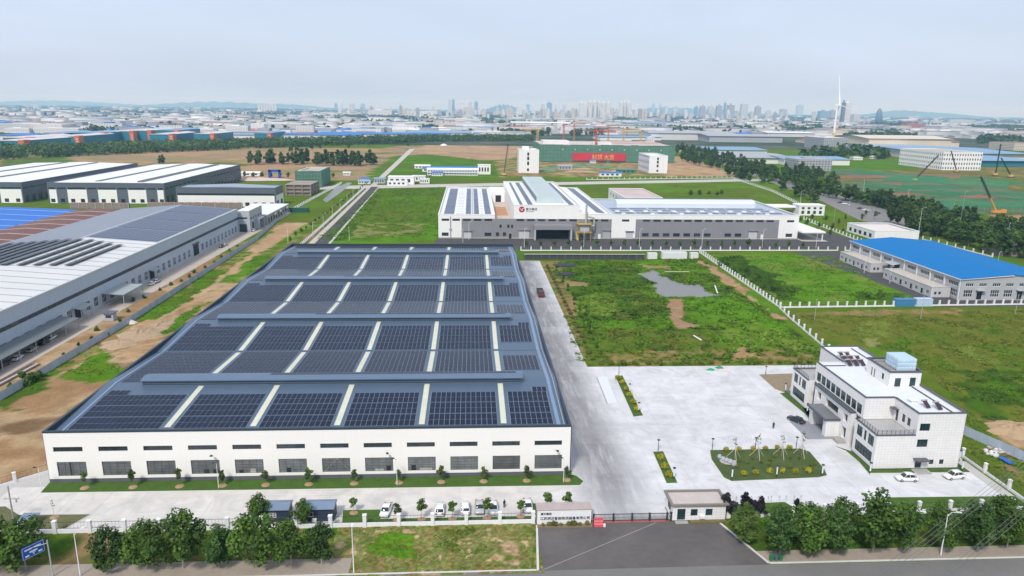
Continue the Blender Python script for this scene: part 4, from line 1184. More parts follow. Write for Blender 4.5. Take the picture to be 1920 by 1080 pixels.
for i, x in enumerate((110.2, 114.0, 117.6, 121.0, 124.4)):
 obj('gate_post', MB().box(x - .14, -18.35, 0, x + .14, -18.05, 1.75), DKFRAME, gt)
for x0, x1 in ((110.34, 113.86), (114.14, 117.46), (117.74, 120.86), (121.14, 124.26)):
 lf = MB().box(x0, -18.24, 1.55, x1, -18.16, 1.66).box(x0, -18.24, 0.25, x1, -18.16, 0.33)
 for j in range(14):
  u = x0 + (x1 - x0) * (j + .5) / 14
  lf.box(u - .025, -18.22, 0.33, u + .025, -18.18, 1.55)
 obj('gate_leaf', lf, DKFRAME, gt)
obj('gate_track', MB().box(109.7, -18.6, 0.02, 124.6, -17.9, 0.06), mat('red_strip', (.35, .10, .09), 0.7, 0.3, 0.8), gt)
bar = thing('water_barrier', 'red plastic road barrier standing between name wall and gate', 'barrier', (111.0, -19.5, 0.03))
REDP = mat('red_plastic', (.58, .09, .12), 0.5, 0.12, 1.0)
obj('barrier_body', MB().extrude_x([(-20.0, .03), (-20.0, .45), (-19.75, .8), (-19.7, 1.7), (-19.3, 1.7), (-19.25, .8), (-19.0, .45), (-19.0, .03)], 110.05, 111.75), REDP, bar)
obj('barrier_band', MB().box(110.04, -19.78, 1.05, 111.76, -19.22, 1.25), mat('pink_band', (.70, .28, .28), 0.5), bar)
obj('barrier_foot', MB().box(111.76, -20.0, .03, 112.2, -19.5, .5), mat('white_plastic', (.72, .70, .69), 0.5), bar)

gh = thing('gatehouse', 'small flat-roofed white gatehouse with two dark windows beside the gate', 'gatehouse', (130, -16, 0))
GX0, GX1, GY0, GY1 = 125.3, 135.6, -18.6, -13.8
facade(gh, (GX0, GY0), GX1 - GX0, 0.3, 3.45, S, [(0.9, 0.31, 2.5, 2.7, 2, 1), (3.5, 1.15, 4.85, 2.6, 1, 2), (6.4, 1.15, 7.75, 2.6, 1, 2)], TILEM, depth=0.28, frame=DKFRAME, glass=TEAL, fw=0.08)
facade(gh, (GX0, GY1), GY1 - GY0, 0.3, 3.45, W_, [(1.2, 1.1, 3.4, 2.6, 3, 1)], TILEM, depth=0.28, frame=DKFRAME, glass=TEAL)
obj('wall', MB().face((GX1, GY0, .3), (GX1, GY1, .3), (GX1, GY1, 3.45), (GX1, GY0, 3.45)).face((GX0, GY1, .3), (GX1, GY1, .3), (GX1, GY1, 3.45), (GX0, GY1, 3.45)), TILEM, gh)
obj('plinth', MB().box(GX0 - .05, GY0 - .05, -.05, GX1 + .05, GY1 + .05, .3), DKG, gh)
obj('roof', MB().box(GX0 + .1, GY0 + .1, 3.3, GX1 - .1, GY1 - .1, 3.5), mat('dusty_roof', (.46, .41, .37), 0.85, 0.15, 0.5), gh)
obj('roof_coping', MB().box(GX0 - .45, GY0 - .45, 3.45, GX1 + .45, GY0 + .05, 3.75).box(GX0 - .45, GY1 - .05, 3.45, GX1 + .45, GY1 + .45, 3.75).box(GX0 - .45, GY0 + .06, 3.45, GX0 + .05, GY1 - .06, 3.752).box(GX1 - .05, GY0 + .06, 3.45, GX1 + .45, GY1 - .06, 3.752), mat('brown_coping', (.20, .18, .155), 0.8, 0.2, 0.6), gh)
obj('air_conditioner', MB().box(130.6, GY0 - .45, .75, 131.5, GY0 - .06, 1.35), WPAINT, gh)
obj('door_step', MB().box(125.8, GY0 - .9, .02, 128.2, GY0 - .06, .22), CONC, gh)
obj('planter', MB().box(128.6, GY0 - .8, .02, GX1, GY0 - .06, .35), mat('planter_mix', (.16, .13, .05), 0.9, 0.4, 1.5), gh)
obj('card_reader', MB().box(125.0, GY0 + .1, .0, 125.25, GY0 + .4, 1.5).box(124.85, GY0 + .1, 1.5, 125.29, GY0 + .4, 1.95), DKFRAME, gh)

# ------------------------------------------------------------------ two dark cabins by the street fence
NAVY = mat('navy_cabin', (.030, .042, .070), 0.5, 0.12, 0.6, streak=0.1)
CABR = mat('cabin_roof', (.16, .215, .30), 0.45, 0.1, 0.5)
def cabin(x0, y0, label, win):
 t = thing('site_cabin', label, 'cabin', (x0, y0, 0), 'navy cabins by the street fence')
 L_, D_ = 5.9, 3.0
 facade(t, (x0, y0), L_, 0.15, 2.7, S, [win] if win else [], NAVY, depth=0.16, frame=WPAINT, glass=GLASS, fw=0.1, wdepth=0.12)
 facade(t, (x0 + L_, y0), D_, 0.15, 2.7, E_, [], NAVY)
 facade(t, (x0, y0 + D_), D_, 0.15, 2.7, W_, [], NAVY)
 facade(t, (x0 + L_, y0 + D_), L_, 0.15, 2.7, N_, [], NAVY)
 obj('roof', MB().extrude_x([(y0 - .3, 2.62), (y0 - .3, 2.74), (y0 + D_ / 2, 3.35), (y0 + D_ + .3, 2.74), (y0 + D_ + .3, 2.62)], x0 - .15, x0 + L_ + .15), CABR, t)
 obj('base_frame', MB().box(x0 - .03, y0 - .03, .0, x0 + L_ + .03, y0 + D_ + .03, .15), DKMETAL, t)
 obj('air_conditioner', MB().box(x0 + 1.9, y0 - .5, .2, x0 + 2.7, y0 - .1, .8), WPAINT, t)
 return t
cabin(46.6, -16.2, 'navy cabin with a white-framed window, left one of the two by the fence', (2.4, 1.0, 3.6, 2.0, 2, 2))
cabin(55.0, -16.2, 'navy cabin with a ridged roof, right one of the two by the fence', (1.2, 1.0, 2.1, 2.0, 1, 1))
kb = thing('utility_box', 'small grey-blue roofed equipment box by the left corner of the yard', 'equipment box', (5.0, -15.2, 0))
obj('box_body', MB().box(3.4, -15.9, 0, 6.0, -14.4, 1.3), mat('box_grey', (.20, .20, .21), 0.6), kb)
obj('box_roof', MB().extrude_x([(-16.1, 1.3), (-16.1, 1.42), (-14.1, 1.75), (-14.1, 1.6)], 3.2, 6.2), CABR, kb)


# ------------------------------------------------------------------ box helper for simple halls
def walls4(parent, x0, y0, x1, y1, z0, z1, m, name='wall'):
 obj(name, MB().face((x0, y0, z0), (x1, y0, z0), (x1, y0, z1), (x0, y0, z1)), m, parent)
 obj(name, MB().face((x1, y0, z0), (x1, y1, z0), (x1, y1, z1), (x1, y0, z1)), m, parent)
 obj(name, MB().face((x1, y1, z0), (x0, y1, z0), (x0, y1, z1), (x1, y1, z1)), m, parent)
 obj(name, MB().face((x0, y1, z0), (x0, y0, z0), (x0, y0, z1), (x0, y1, z1)), m, parent)
def rim(parent, x0, y0, x1, y1, z0, z1, t, m, name='parapet'):
 obj(name, MB().box(x0 - .1, y0 - .1, z0, x1 + .1, y0 + t, z1).box(x0 - .1, y1 - t, z0, x1 + .1, y1 + .1, z1).box(x0 - .1, y0 + t + .005, z0, x0 + t, y1 - t - .005, z1).box(x1 - t, y0 + t + .005, z0, x1 + .1, y1 - t - .005, z1), m, parent)
def pv_strip(parent, x0, y0, x1, y1, z, nx, ny, gap=0.5):
 """a laid field of solar modules: nx by ny separate tables"""
 w, d = (x1 - x0) / nx, (y1 - y0) / ny
 me = MB().box(gap / 2, gap / 2, 0, w - gap / 2, d - gap / 2, 0.12).mesh('solar_table')
 me.materials.append(PVFAR)
 for i in range(nx):
  for j in range(ny):
   lobj('solar_table', me, parent, (x0 + i * w, y0 + j * d, z))
PVFAR = mat('distant_solar_cells', (.060, .075, .125), 0.30, 0.15, 0.2, spec=0.3)
LAMPS_W = WPAINT

# ------------------------------------------------------------------ white plant in the middle distance
wp = thing('white_plant', 'large white and grey factory with red round emblem behind the solar roof', 'factory', (67.3, 288, 0))
FY, KX = 288.0, 6.42
GZ = 11.75
DOORM = mat('roller_door', (.50, .50, .51), 0.6, 0.08, 0.5, streak=0.1)
upper = lambda a, b, off: [(69.3 + k * KX - off, 10.65, 69.3 + k * KX - off + 4.5, 12.0, 4, 1) for k in range(35) if a + .3 < 69.3 + k * KX and 69.3 + k * KX + 4.5 < b - .3]
lower = lambda a, b, off, skip=(): [(69.3 + k * KX - off, 1.5, 69.3 + k * KX - off + 4.1, 3.6, 3, 2) for k in range(35) if a + .3 < 69.3 + k * KX and 69.3 + k * KX + 4.1 < b - .3 and k not in skip]
PW_ = dict(depth=0.25, frame=DKFRAME, glass=GLASS, fw=0.09)
def bay(x0, x1, ztop, lowm, topm, skip=(), noup=False):
 z1 = GZ + .35
 hs = ([] if noup else upper(x0, x1, x0)) + lower(x0, x1, x0, skip)
 facade(wp, (x0, FY), x1 - x0, 0.7, z1, S, hs, lowm, **PW_)
 if ztop > z1: facade(wp, (x0, FY), x1 - x0, z1, ztop, S, [], topm, **PW_)
bay(67.3, 81.2, 14.7, WHITE, WHITE, (1, 2))
bay(81.2, 101.2, 14.7, GREYC, WHITE, (2, 3))
bay(101.2, 112.5, 11.7, GREYC, GREYC, range(40), True)
bay(112.5, 152.5, 20.5, GREYC, WHITE, range(40))
bay(152.5, 172.2, 15.3, GREYC, WHITE, range(40))
bay(172.2, 187.0, 15.0, WHITE, WHITE, range(40))
bay(187.0, 276.3, 15.0, GREYC, WHITE, (26, 29, 30, 31))
bay(276.3, 288.6, 15.0, WHITE, WHITE, (34,))
for x, z in ((104.0, 6.6), (108.7, 6.6), (111.0, 6.6)):
 window(wp, (x, FY, z), S, 1.3, 1.9, 1, 1, depth=0.02)
for x, z in ((101.8, 1.6), (106.0, 1.6)):
 window(wp, (x, FY, z), S, 2.0, 2.2, 2, 1, depth=0.02)
for x0, x1, z in ((82.6, 87.0, 4.6), (115.8, 122.0, 5.2), (167.0, 171.4, 5.2), (181.2, 185.6, 4.6), (257.8, 263.0, 5.2)):
 d = obj('roller_door', MB().box(x0, FY - .12, 0.05, x1, FY - .01, z), DOORM if x0 < 160 or x0 > 175 else METAL, wp)
 obj('door_hood', MB().box(x0 - .4, FY - 1.0, z + .1, x1 + .4, FY - .02, z + .45), GREYC, d)
for x in (164.2, 265.4, 109.8):
 obj('door', MB().box(x, FY - .10, .05, x + 1.5, FY - .01, 3.0), WPAINT if x > 110 else DARK, wp)
obj('plinth', MB().box(67.2, FY - .06, 0, 288.7, FY + .3, 0.7), CONC, wp)
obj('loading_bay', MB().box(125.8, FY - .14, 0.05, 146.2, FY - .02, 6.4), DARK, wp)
pf = obj('loading_portal', MB().box(124.4, FY - 6.0, 6.4, 147.6, FY - .15, 9.0), GREYC, wp)
for x in (124.6, 146.4):
 obj('portal_leg', MB().box(x, FY - 5.9, 0.05, x + 1.0, FY - 4.9, 6.4), LGREY, pf)
# side and rear walls
obj('wall', MB().face((67.3, 441, 0), (67.3, FY, 0), (67.3, FY, 14.7), (67.3, 441, 14.7)), WHITE, wp)
obj('wall', MB().face((67.3, 441, 0), (101.2, 441, 0), (101.2, 441, 14.7), (67.3, 441, 14.7)), WHITE, wp)
obj('wall', MB().face((101.2, FY, 0), (101.2, 441, 0), (101.2, 441, 14.7), (101.2, FY, 14.7)), WHITE, wp)
obj('wall', MB().face((112.5, 431, 0), (112.5, FY, 0), (112.5, FY, 20.5), (112.5, 431, 20.5)), WHITE, wp)
obj('wall', MB().face((152.5, 431, 0), (152.5, FY, 0), (152.5, FY, 20.5), (152.5, 431, 20.5)), WHITE, wp)
obj('wall', MB().face((112.5, 431, 0), (152.5, 431, 0), (152.5, 431, 20.5), (112.5, 431, 20.5)), WHITE, wp)
obj('wall', MB().face((172.2, 436, 0), (172.2, FY + 2, 0), (172.2, FY + 2, 15.3), (172.2, 436, 15.3)), WHITE, wp)
obj('wall', MB().face((152.5, 436, 0), (172.2, 436, 0), (172.2, 436, 15.3), (152.5, 436, 15.3)), WHITE, wp)
obj('wall', MB().face((288.6, FY, 0), (288.6, 366, 0), (288.6, 366, 15), (288.6, FY, 15)), WHITE, wp)
obj('wall', MB().face((172.2, 366, 0), (288.6, 366, 0), (288.6, 366, 15), (172.2, 366, 15)), WHITE, wp)
# roofs
r1 = obj('roof', MB().box(67.6, FY + .3, 13.2, 100.9, 440.7, 13.7), WHITEROOF, wp)
rim(wp, 67.3, FY, 101.2, 441, 14.3, 14.72, 0.6, WHITE)
for x0, x1 in ((70.0, 77.0), (83.2, 87.2), (88.4, 92.2), (95.0, 99.6)):
 pv_strip(wp, x0, FY + 4, x1, 436, 13.72, 1, 4, 0.8)
for i in range(16):
 for x0 in (77.8, 92.6):
  obj('roof_rib', MB().box(x0, FY + 8 + i * 8.2, 13.7, x0 + (4.6 if x0 < 80 else 2.0), FY + 8.5 + i * 8.2, 13.95), METAL, r1)
obj('roof_walkway', MB().box(87.3, FY + 3, 13.7, 88.2, 437, 14.0), METAL, r1)
r2 = obj('roof', MB().box(112.8, FY + .3, 19.2, 152.2, 430.7, 19.8), WHITEROOF, wp)
rim(wp, 112.5, FY, 152.5, 431, 20.2, 20.55, 0.5, WHITE)
pv_strip(wp, 121.2, FY + 6, 124.8, 426, 19.82, 1, 3, 0.6)
pv_strip(wp, 116.2, FY + 6, 118.6, 426, 19.82, 1, 3, 0.6)
pv_strip(wp, 146.4, FY + 6, 150.0, 426, 19.82, 1, 3, 0.6)
MON = mat('pale_green_glazing', (.42, .49, .47), 0.35, 0.12, 0.1)
mo = obj('roof_lantern', MB().extrude_y([(127.5, 19.8), (127.5, 23.6), (128.2, 24.0), (142.6, 24.0), (143.3, 23.6), (143.3, 19.8)], FY + 14, 434), mat('lantern_sheet', (.44, .52, .53), 0.4, 0.08, 0.2), wp)
obj('lantern_glazing', MB().box(129.8, FY + 17, 24.0, 140.8, 431, 24.12), MON, mo)
obj('lantern_side', MB().box(143.32, FY + 18, 20.4, 143.5, 432, 23.3).box(127.3, FY + 18, 20.4, 127.48, 432, 23.3), mat('lantern_louvre', (.16, .19, .20), 0.5), mo)
r3 = obj('roof', MB().extrude_y([(152.6, 14.4), (152.6, 16.5), (172.0, 14.6), (172.0, 14.0)], FY + .3, 435.7), WHITEROOF, wp)
rim(wp, 152.6, FY, 172.2, 436, 15.0, 15.4, 0.35, WHITE)
me = MB().extrude_y([(163.4, 15.44), (163.4, 15.64), (168.6, 15.13), (168.6, 14.93)], 0, 138).mesh('solar_table')
me.materials.append(PVFAR)
lobj('solar_table', me, wp, (0, FY + 5, 0.04))
r4 = obj('roof', MB().box(172.5, FY + .3, 13.4, 288.3, 365.7, 14.0), mat('pale_blue_roof', (.36, .42, .49), 0.45, 0.08, 0.1), wp)
rim(wp, 172.3, FY, 288.6, 366, 14.7, 15.02, 0.5, WHITE)
for j, (ya, yb) in enumerate(((290.5, 296.0), (298.5, 306.0), (310, 316), (318.5, 325))):
 pv_strip(wp, 176, ya, 286 - j * 2, yb, 14.02, 8, 1, 1.6)
for i in range(12):
 obj('roof_skylight', MB().box(180 + i * 9.1 + (2.5 if i % 2 else 0), 296.4, 14.0, 182.4 + i * 9.1, 298.2, 14.7), WHITEROOF, r4)
 obj('roof_skylight', MB().box(178 + i * 9.1, 306.5, 14.0, 180.6 + i * 9.1, 309, 14.7), WHITEROOF, r4)
obj('roof_monitor', MB().extrude_x([(328, 14.0), (328, 16.6), (329.2, 17.9), (331.5, 18.4), (338, 18.4), (340, 17.2), (340, 14.0)], 183, 276.5), mat('monitor_sheet', (.60, .65, .68), 0.45, 0.07, 0.1), wp)
obj('monitor_ridge', MB().box(183, 338.2, 18.4, 276.5, 339.4, 18.75), SLATE, wp)
obj('courtyard_roof', MB().box(101.3, FY + .3, 7.4, 112.4, 436, 7.9), mat('courtyard_terrace', (.50, .42, .35), 0.8, 0.3, 0.12), wp)
obj('rust_patch_roof', MB().box(102.5, 330, 7.9, 111.5, 372, 7.94), mat('ochre_sheet', (.42, .23, .12), 0.8, 0.25, 0.2), wp)
cbx = obj('courtyard_block', MB().box(101.4, 400, 7.9, 112.3, 436, 15.5), WHITEC, wp)
obj('courtyard_opening', MB().box(105.3, 399.8, 8.0, 109.4, 400, 13.0), DARK, cbx)
# emblem and lettering on the tall gable
EMB = mat('red_emblem', (.36, .02, .03), 0.5, 0.1, 1.0)
em = MB()
for i in range(24):
 a0, a1 = 2 * math.pi * i / 24, 2 * math.pi * (i + 1) / 24
 em.face((117.3, FY - .16, 17.8), (117.3 + 1.75 * math.cos(a0), FY - .16, 17.8 + 1.75 * math.sin(a0)), (117.3 + 1.75 * math.cos(a1), FY - .16, 17.8 + 1.75 * math.sin(a1)))
 em.face((117.3 + 1.75 * math.cos(a0), FY - .16, 17.8 + 1.75 * math.sin(a0)), (117.3 + 1.75 * math.cos(a0), FY - .02, 17.8 + 1.75 * math.sin(a0)), (117.3 + 1.75 * math.cos(a1), FY - .02, 17.8 + 1.75 * math.sin(a1)), (117.3 + 1.75 * math.cos(a1), FY - .16, 17.8 + 1.75 * math.sin(a1)))
emo = obj('emblem', em, EMB, wp)
obj('emblem_mark', MB().box(115.9, FY - .20, 17.95, 117.1, FY - .162, 18.25).box(116.8, FY - .20, 17.0, 117.1, FY - .162, 17.95).box(117.1, FY - .20, 17.0, 117.9, FY - .162, 17.3).box(117.6, FY - .20, 17.3, 117.9, FY - .162, 18.6).box(117.9, FY - .20, 18.3, 118.7, FY - .162, 18.6), WPAINT, emo)
text(wp, '嘉沃集团', 1.75, (119.7, FY - .03, 17.3), 0, INK, 0.05)
text(wp, 'JIAWO GROUP', 0.72, (119.9, FY - .03, 16.3), 0, INK, 0.05)
# pipes and the yellow dust plant at the front
dp = thing('dust_extractor', 'yellow framed dust extraction tower with grey duct against the white plant', 'dust extractor', (155, 284, 0))
YEL = mat('yellow_steel', (.42, .31, .09), 0.5, 0.15, 0.6)
for x in (151.3, 158.6):
 for y in (281.8, 286.8):
  obj('leg', MB().box(x - .15, y - .15, 0, x + .15, y + .15, 11.5), YEL, dp)
for z in (4.6, 9.6):
 obj('platform', MB().box(150.6, 281.2, z, 159.4, 287.4, z + .25).box(150.6, 281.2, z + 1.0, 159.4, 281.3, z + 1.12), YEL, dp)
obj('stair', MB().extrude_x([(281.9, 0.2), (282.2, 0.2), (286.6, 4.6), (286.2, 4.6)], 150.2, 151.1), YEL, dp)
obj('filter_box', MB().box(152.2, 282.6, 5.2, 157.8, 286.4, 9.2), LGREY, dp)
obj('hopper', MB().lathe([(0.4, 2.2), (2.0, 5.2)], (155, 284.5, 0), 8), METAL, dp)
obj('duct', MB().path([(158.4, 284.5, 8.5), (160.8, 284.5, 8.5), (160.8, 284.5, 13.2), (157.0, 284.5, 14.2)], 0.55, 8), METAL, dp)
obj('chimney', MB().tube((156.2, 286.5, 0.1), (156.2, 286.5, 21.0), 0.6, 0.6, 8), METAL, dp)
dpp = thing('exhaust_pipe', 'thin grey pipe climbing the left end of the white plant facade', 'pipe', (74.5, 287.6, 0))
obj('pipe', MB().tube((74.5, 287.5, 0.1), (74.5, 287.5, 13.5), 0.25, n=6), METAL, dpp)
obj('junction_box', MB().box(73.8, 287.2, 5.4, 75.2, 287.8, 6.2), METAL, dpp)
# canopy at the right end, rear block
cn = thing('truck_canopy', 'white flat canopy on posts at the right end of the white plant', 'canopy', (295, 285, 0))
obj('canopy_roof', MB().box(288.75, 281.5, 5.0, 303.2, 330, 5.9), WHITE, cn)
for x, y in ((301.8, 282.6), (301.8, 305), (301.8, 328)):
 obj('post', MB().box(x - .3, y - .3, 0, x + .3, y + .3, 5.0), WPAINT, cn)
obj('canopy_floor', MB().box(289, 281, 0.03, 305, 331, 0.1), CROAD, cn)
rb = thing('rear_annex', 'low white block with a stained flat roof behind the white plant', 'building', (217, 396, 0))
walls4(rb, 203, 396, 232, 462, 0, 12.3, WHITEC)
obj('roof', MB().box(203.3, 396.3, 11.3, 231.7, 461.7, 11.6), mat('stained_roof', (.50, .40, .38), 0.8, 0.25, 0.06), rb)
rim(rb, 203, 396, 232, 462, 12.0, 12.4, 0.5, WHITE)
for i in range(5): window(rb, (203, 452 - i * 11, 7.6), W_, 2.2, 2.4, 1, 1, depth=0.02)

# dark retaining fence with panels and the white units in front of the plant
rf = thing('retaining_wall', 'dark retaining wall with regular buttresses below the plant road', 'wall', (115, 226.5, 0))
obj('wall_face', MB().box(114.5, 226.6, -.1, 178.5, 227.2, 2.6), mat('dark_wall', (.055, .06, .066), 0.8, 0.25, 0.3), rf)
for i in range(16):
 obj('buttress', MB().box(115 + i * 4.2, 226.2, -.1, 115.3 + i * 4.2, 226.6, 2.7), mat('buttress_grey', (.12, .12, .13), 0.8), rf)
obj('wall_cap', MB().box(114.5, 226.1, 2.6, 178.5, 227.5, 2.85), CONC, rf)
def container(x0, y0, l, d, h, m, label, group=None, nm='container', rz=0.0):
 t = thing(nm, label, 'container', (x0, y0, 0), group)
 n = max(4, int(l / 0.6))
 mb = MB()
 for i in range(n):                                # ribbed long side
  u, du = x0 + l * i / n, l / n
  mb.box(u + du * .1, y0 - .05, .25, u + du * .6, y0 + .01, h - .15)
 obj('side_ribs', mb, m, t)
 obj('body', MB().box(x0, y0, .12, x0 + l, y0 + d, h), m, t)
 obj('frame', MB().box(x0 - .06, y0 - .08, 0, x0 + l + .06, y0 + d + .06, .12).box(x0 - .06, y0 - .08, h - .02, x0 + l + .06, y0 + d + .06, h + .08), m, t)
 for yy in (y0 + .3, y0 + d * .55):
  obj('door', MB().box(x0 + l, yy, .3, x0 + l + .06, yy + d * .38, h - .25), m, t)
 return t
WBOX = mat('white_container', (.66, .67, .68), 0.5, 0.07, 0.6, streak=0.12)
container(188.2, 227.8, 13.2, 3.6, 3.4, WBOX, 'long white container unit in front of the plant road', nm='white_unit')
container(180.6, 228.2, 4.9, 2.8, 2.9, WBOX, 'small white unit left of the long white container', nm='white_unit')
container(203.6, 228.6, 4.2, 2.6, 3.0, WBOX, 'small white unit right of the long white container', nm='white_unit')
container(259.8, 133.4, 8.2, 2.7, 2.9, mat('blue_container', (.05, .19, .36), 0.5, 0.1, 0.6), 'blue container with a white roof behind the white fence')
container(268.8, 133.6, 6.8, 2.7, 3.0, mat('pale_container', (.42, .53, .66), 0.5, 0.08, 0.6), 'pale white-blue container beside the blue container')

# ------------------------------------------------------------------ grey plant on the left
gp = thing('grey_plant', 'very long blue-grey factory with white and solar roof on the left', 'factory', (-56, 20, 0))
YA, YB, XEV, XRG, XWV = 15.0, 306.0, -56.0, -89.5, -124.0
hl = []
for i in range(46):
 u = 5.0 + i * 6.2
 if any(a - 4 < u + YA < b for a, b in ((117, 123), (179, 186), (231, 240))): continue
 hl.append((u, 1.0, u + 3.3, 4.6, 3, 2))
ribbon = [(4 + i * 5.55, 8.2, 4 + i * 5.55 + 4.9, 9.5, 7, 1) for i in range(52)]
facade(gp, (XEV, YA), YB - YA, 0, 14.3, E_, hl + [], BLUEGREY, depth=0.3, frame=WPAINT, glass=GLASS, fw=0.09)
for i in range(52): window(gp, (XEV, YA + 4 + i * 5.55, 8.2), E_, 5.4, 1.4, 9, 1, depth=0.02, frame=SLATE)
facade(gp, (-124, YA), 68, 0, 14.3, S, [], BLUEGREY)
facade(gp, (-56, YB), 68, 0, 14.3, N_, [], BLUEGREY)
obj('gutter_coping', MB().box(XEV - .5, YA, 14.3, XEV + .25, YB, 14.75), mat('pale_gutter', (.50, .52, .52), 0.5, 0.08, 0.3), gp)
ZE, ZG = 14.5, 17.0
def gz_(x):
 return ZG - (ZG - ZE) * abs(x - XRG) / 34.0
def slope(name, x0, x1, y0, y1, m, dz=0.0, th=0.25):
 return obj(name, MB().extrude_y([(x0, gz_(x0) + dz - th), (x0, gz_(x0) + dz), (x1, gz_(x1) + dz), (x1, gz_(x1) + dz - th)], y0, y1), m, gp)
wroof = slope('roof', XRG, XEV - .4, YA, 193.5, mat('pale_metal_roof', (.60, .60, .585), 0.45, 0.10, 0.05))
slope('roof', XRG, XEV - .4, 193.52, YB, GREYROOF)
slope('roof', XWV, XRG - .01, YA, YB, mat('dull_grey_roof', (.22, .24, .28), 0.5, 0.10, 0.06))
obj('roof_ridge', MB().box(XRG - .5, YA, ZG - .1, XRG + .5, YB, ZG + .15), mat('ridge_pale', (.42, .44, .46), 0.5), gp)
for i in range(23):
 y = 20 + i * 7.6
 obj('roof_seam', MB().extrude_y([(XRG + .6, gz_(XRG + .6)), (XRG + .6, gz_(XRG + .6) + .14), (XEV - .6, gz_(XEV - .6) + .14), (XEV - .6, gz_(XEV - .6))], y, y + .28), mat('seam_grey', (.30, .30, .29), 0.6), wroof)
for i in range(4):                                   # solar fields on the far half
 y0, y1 = 195.5 + i * 27.6, 195.5 + i * 27.6 + 25.6
 n = 12
 for k in range(n):
  xa, xb = -88.0 + k * 2.5, -88.0 + k * 2.5 + 2.35
  obj('solar_table', MB().extrude_y([(xa, gz_(xa) + .05), (xa, gz_(xa) + .2), (xb, gz_(xb) + .2), (xb, gz_(xb) + .05)], y0, y1), PVFAR, gp)
for k in range(11):                                  # raised panel rows on the near half
 x = -118.0 + k * 5.0
 y0 = 133 + abs(k - 6) * 1.5
 y1 = 188 - max(0, k - 7) * 2.0
 z = gz_(x)
 obj('panel_row', MB().extrude_y([(x - 1.25, z + .42), (x - 1.25, z + .5), (x + 1.25, z + .66), (x + 1.25, z + .58)], y0, y1), mat('tilted_panels', (.022, .030, .036), 0.35, 0.1, 0.3), gp)
 lg = MB()
 for q in range(8):
  yy = y0 + (y1 - y0) * (q + .5) / 8
  lg.box(x - .8, yy, z, x - .7, yy + .12, z + .5).box(x + .8, yy, z, x + .9, yy + .12, z + .6)
 obj('panel_legs', lg, METAL, gp, kind='stuff')
LCAN = mat('canopy_sheet', (.33, .37, .37), 0.5, 0.1, 0.4)
for lab, x1, y0, y1, z in (('long', -49.2, 40, 108, 3.9), ('mid', -47.5, 137, 154, 4.6), ('door', -52.6, 116, 124, 4.6), ('far', -53.2, 179, 186, 4.4)):
 c = obj('side_canopy', MB().extrude_y([(XEV - .01, z + .3), (XEV - .01, z + .5), (x1, z), (x1, z - .2)], y0, y1), mat('dark_canopy', (.15, .17, .18), 0.5, 0.1, 0.4) if lab == 'long' else LCAN, gp)
 for i in range(max(2, int((y1 - y0) / 8)) + 1):
  y = y0 + .3 + (y1 - y0 - .6) * i / max(2, int((y1 - y0) / 8))
  obj('post', MB().box(x1 - .35, y - .1, 0, x1 - .15, y + .1, z - .2), METAL, c)
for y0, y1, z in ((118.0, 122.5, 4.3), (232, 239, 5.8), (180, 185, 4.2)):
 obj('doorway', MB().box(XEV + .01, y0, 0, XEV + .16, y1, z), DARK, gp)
obj('door_surround', MB().box(XEV + .02, 231.5, 5.8, XEV + .5, 239.5, 6.6), mat('dark_red_surround', (.16, .06, .05), 0.6), gp)
obj('step', MB().box(XEV + .02, YA, 0, XEV + 1.2, YB, .35), CROAD, gp)
# stepped annexes at its far end
ax = thing('grey_annex', 'tall pale grey gabled annex at the far corner of the grey plant', 'building', (-50, 308, 0))
facade(ax, (-57, 308), 7.4, 0, 13.2, S, [(1.0, 0.1, 5.4, 5.0, 2, 2), (1.0, 8.2, 6, 9.2, 3, 1)], LGREY, depth=.3)
facade(ax, (-49.6, 308), 27, 0, 13.2, E_, [(4, 0.1, 8, 5.4, 2, 2), (12, 0.1, 20, 5.5, 3, 2)] + rects(2, 2.6, 5, 5, 7.4, 8.9, 2), LGREY, depth=.3)
obj('roof', MB().box(-57, 308.1, 12.8, -49.7, 335, 13.25), WHITEROOF, ax)
obj('wall', MB().face((-57, 335, 0), (-49.6, 335, 0), (-49.6, 335, 13.2), (-57, 335, 13.2)), LGREY, ax)
obj('portal', MB().box(-49.6, 318, 0, -46.6, 319, 6.2).box(-49.6, 328, 0, -46.6, 329, 6.2).box(-49.6, 318, 6.2, -46.6, 329, 7), LGREY, ax)
lx = thing('low_workshop', 'low greenish concrete workshop with flat white roof beyond the grey annex', 'building', (-48, 340, 0))
facade(lx, (-56, 336), 9, 0, 6.4, S, [], CONC)
facade(lx, (-47, 336), 58, 0, 6.4, E_, rects(3, 3.4, 6.3, 9, 1, 4.2, 3, 2), CONC, depth=.3)
obj('roof', MB().box(-72, 336.1, 6.2, -46.8, 394, 6.6), WHITEROOF, lx)
for y in (352, 366, 384): obj('wall_cowl', MB().box(-46.9, y, 4.4, -45.2, y + 2.6, 5.6), CONC, lx)
# brown and blue roofs west of it
bq = thing('rust_roof_hall', 'hall with rusty brown roof and pale skylight bands left of the grey roof', 'factory', (-140, 150, 0))
walls4(bq, -150, 120, -124.3, 305, 0, 13.6, BLUEGREY)
obj('roof', MB().extrude_y([(-150.3, 13.4), (-150.3, 13.7), (-137, 14.7), (-124.4, 14.0), (-124.4, 13.6)], 119.7, 305.3), BROWNROOF, bq)
for i in range(12):
 y = 124 + i * 15.3
 obj('skylight_strip', MB().extrude_y([(-150, 13.74), (-150, 13.82), (-137, 14.82), (-124.6, 14.12), (-124.6, 14.04)], y, y + 1.1), mat('pale_fibreglass', (.42, .36, .30), 0.6, 0.15, 0.4), bq)
bb = thing('blue_roof_hall', 'hall with a bright blue ribbed roof at the left edge', 'factory', (-175, 180, 0))
walls4(bb, -235, 150, -150.6, 306, 0, 13.4, BLUEGREY)
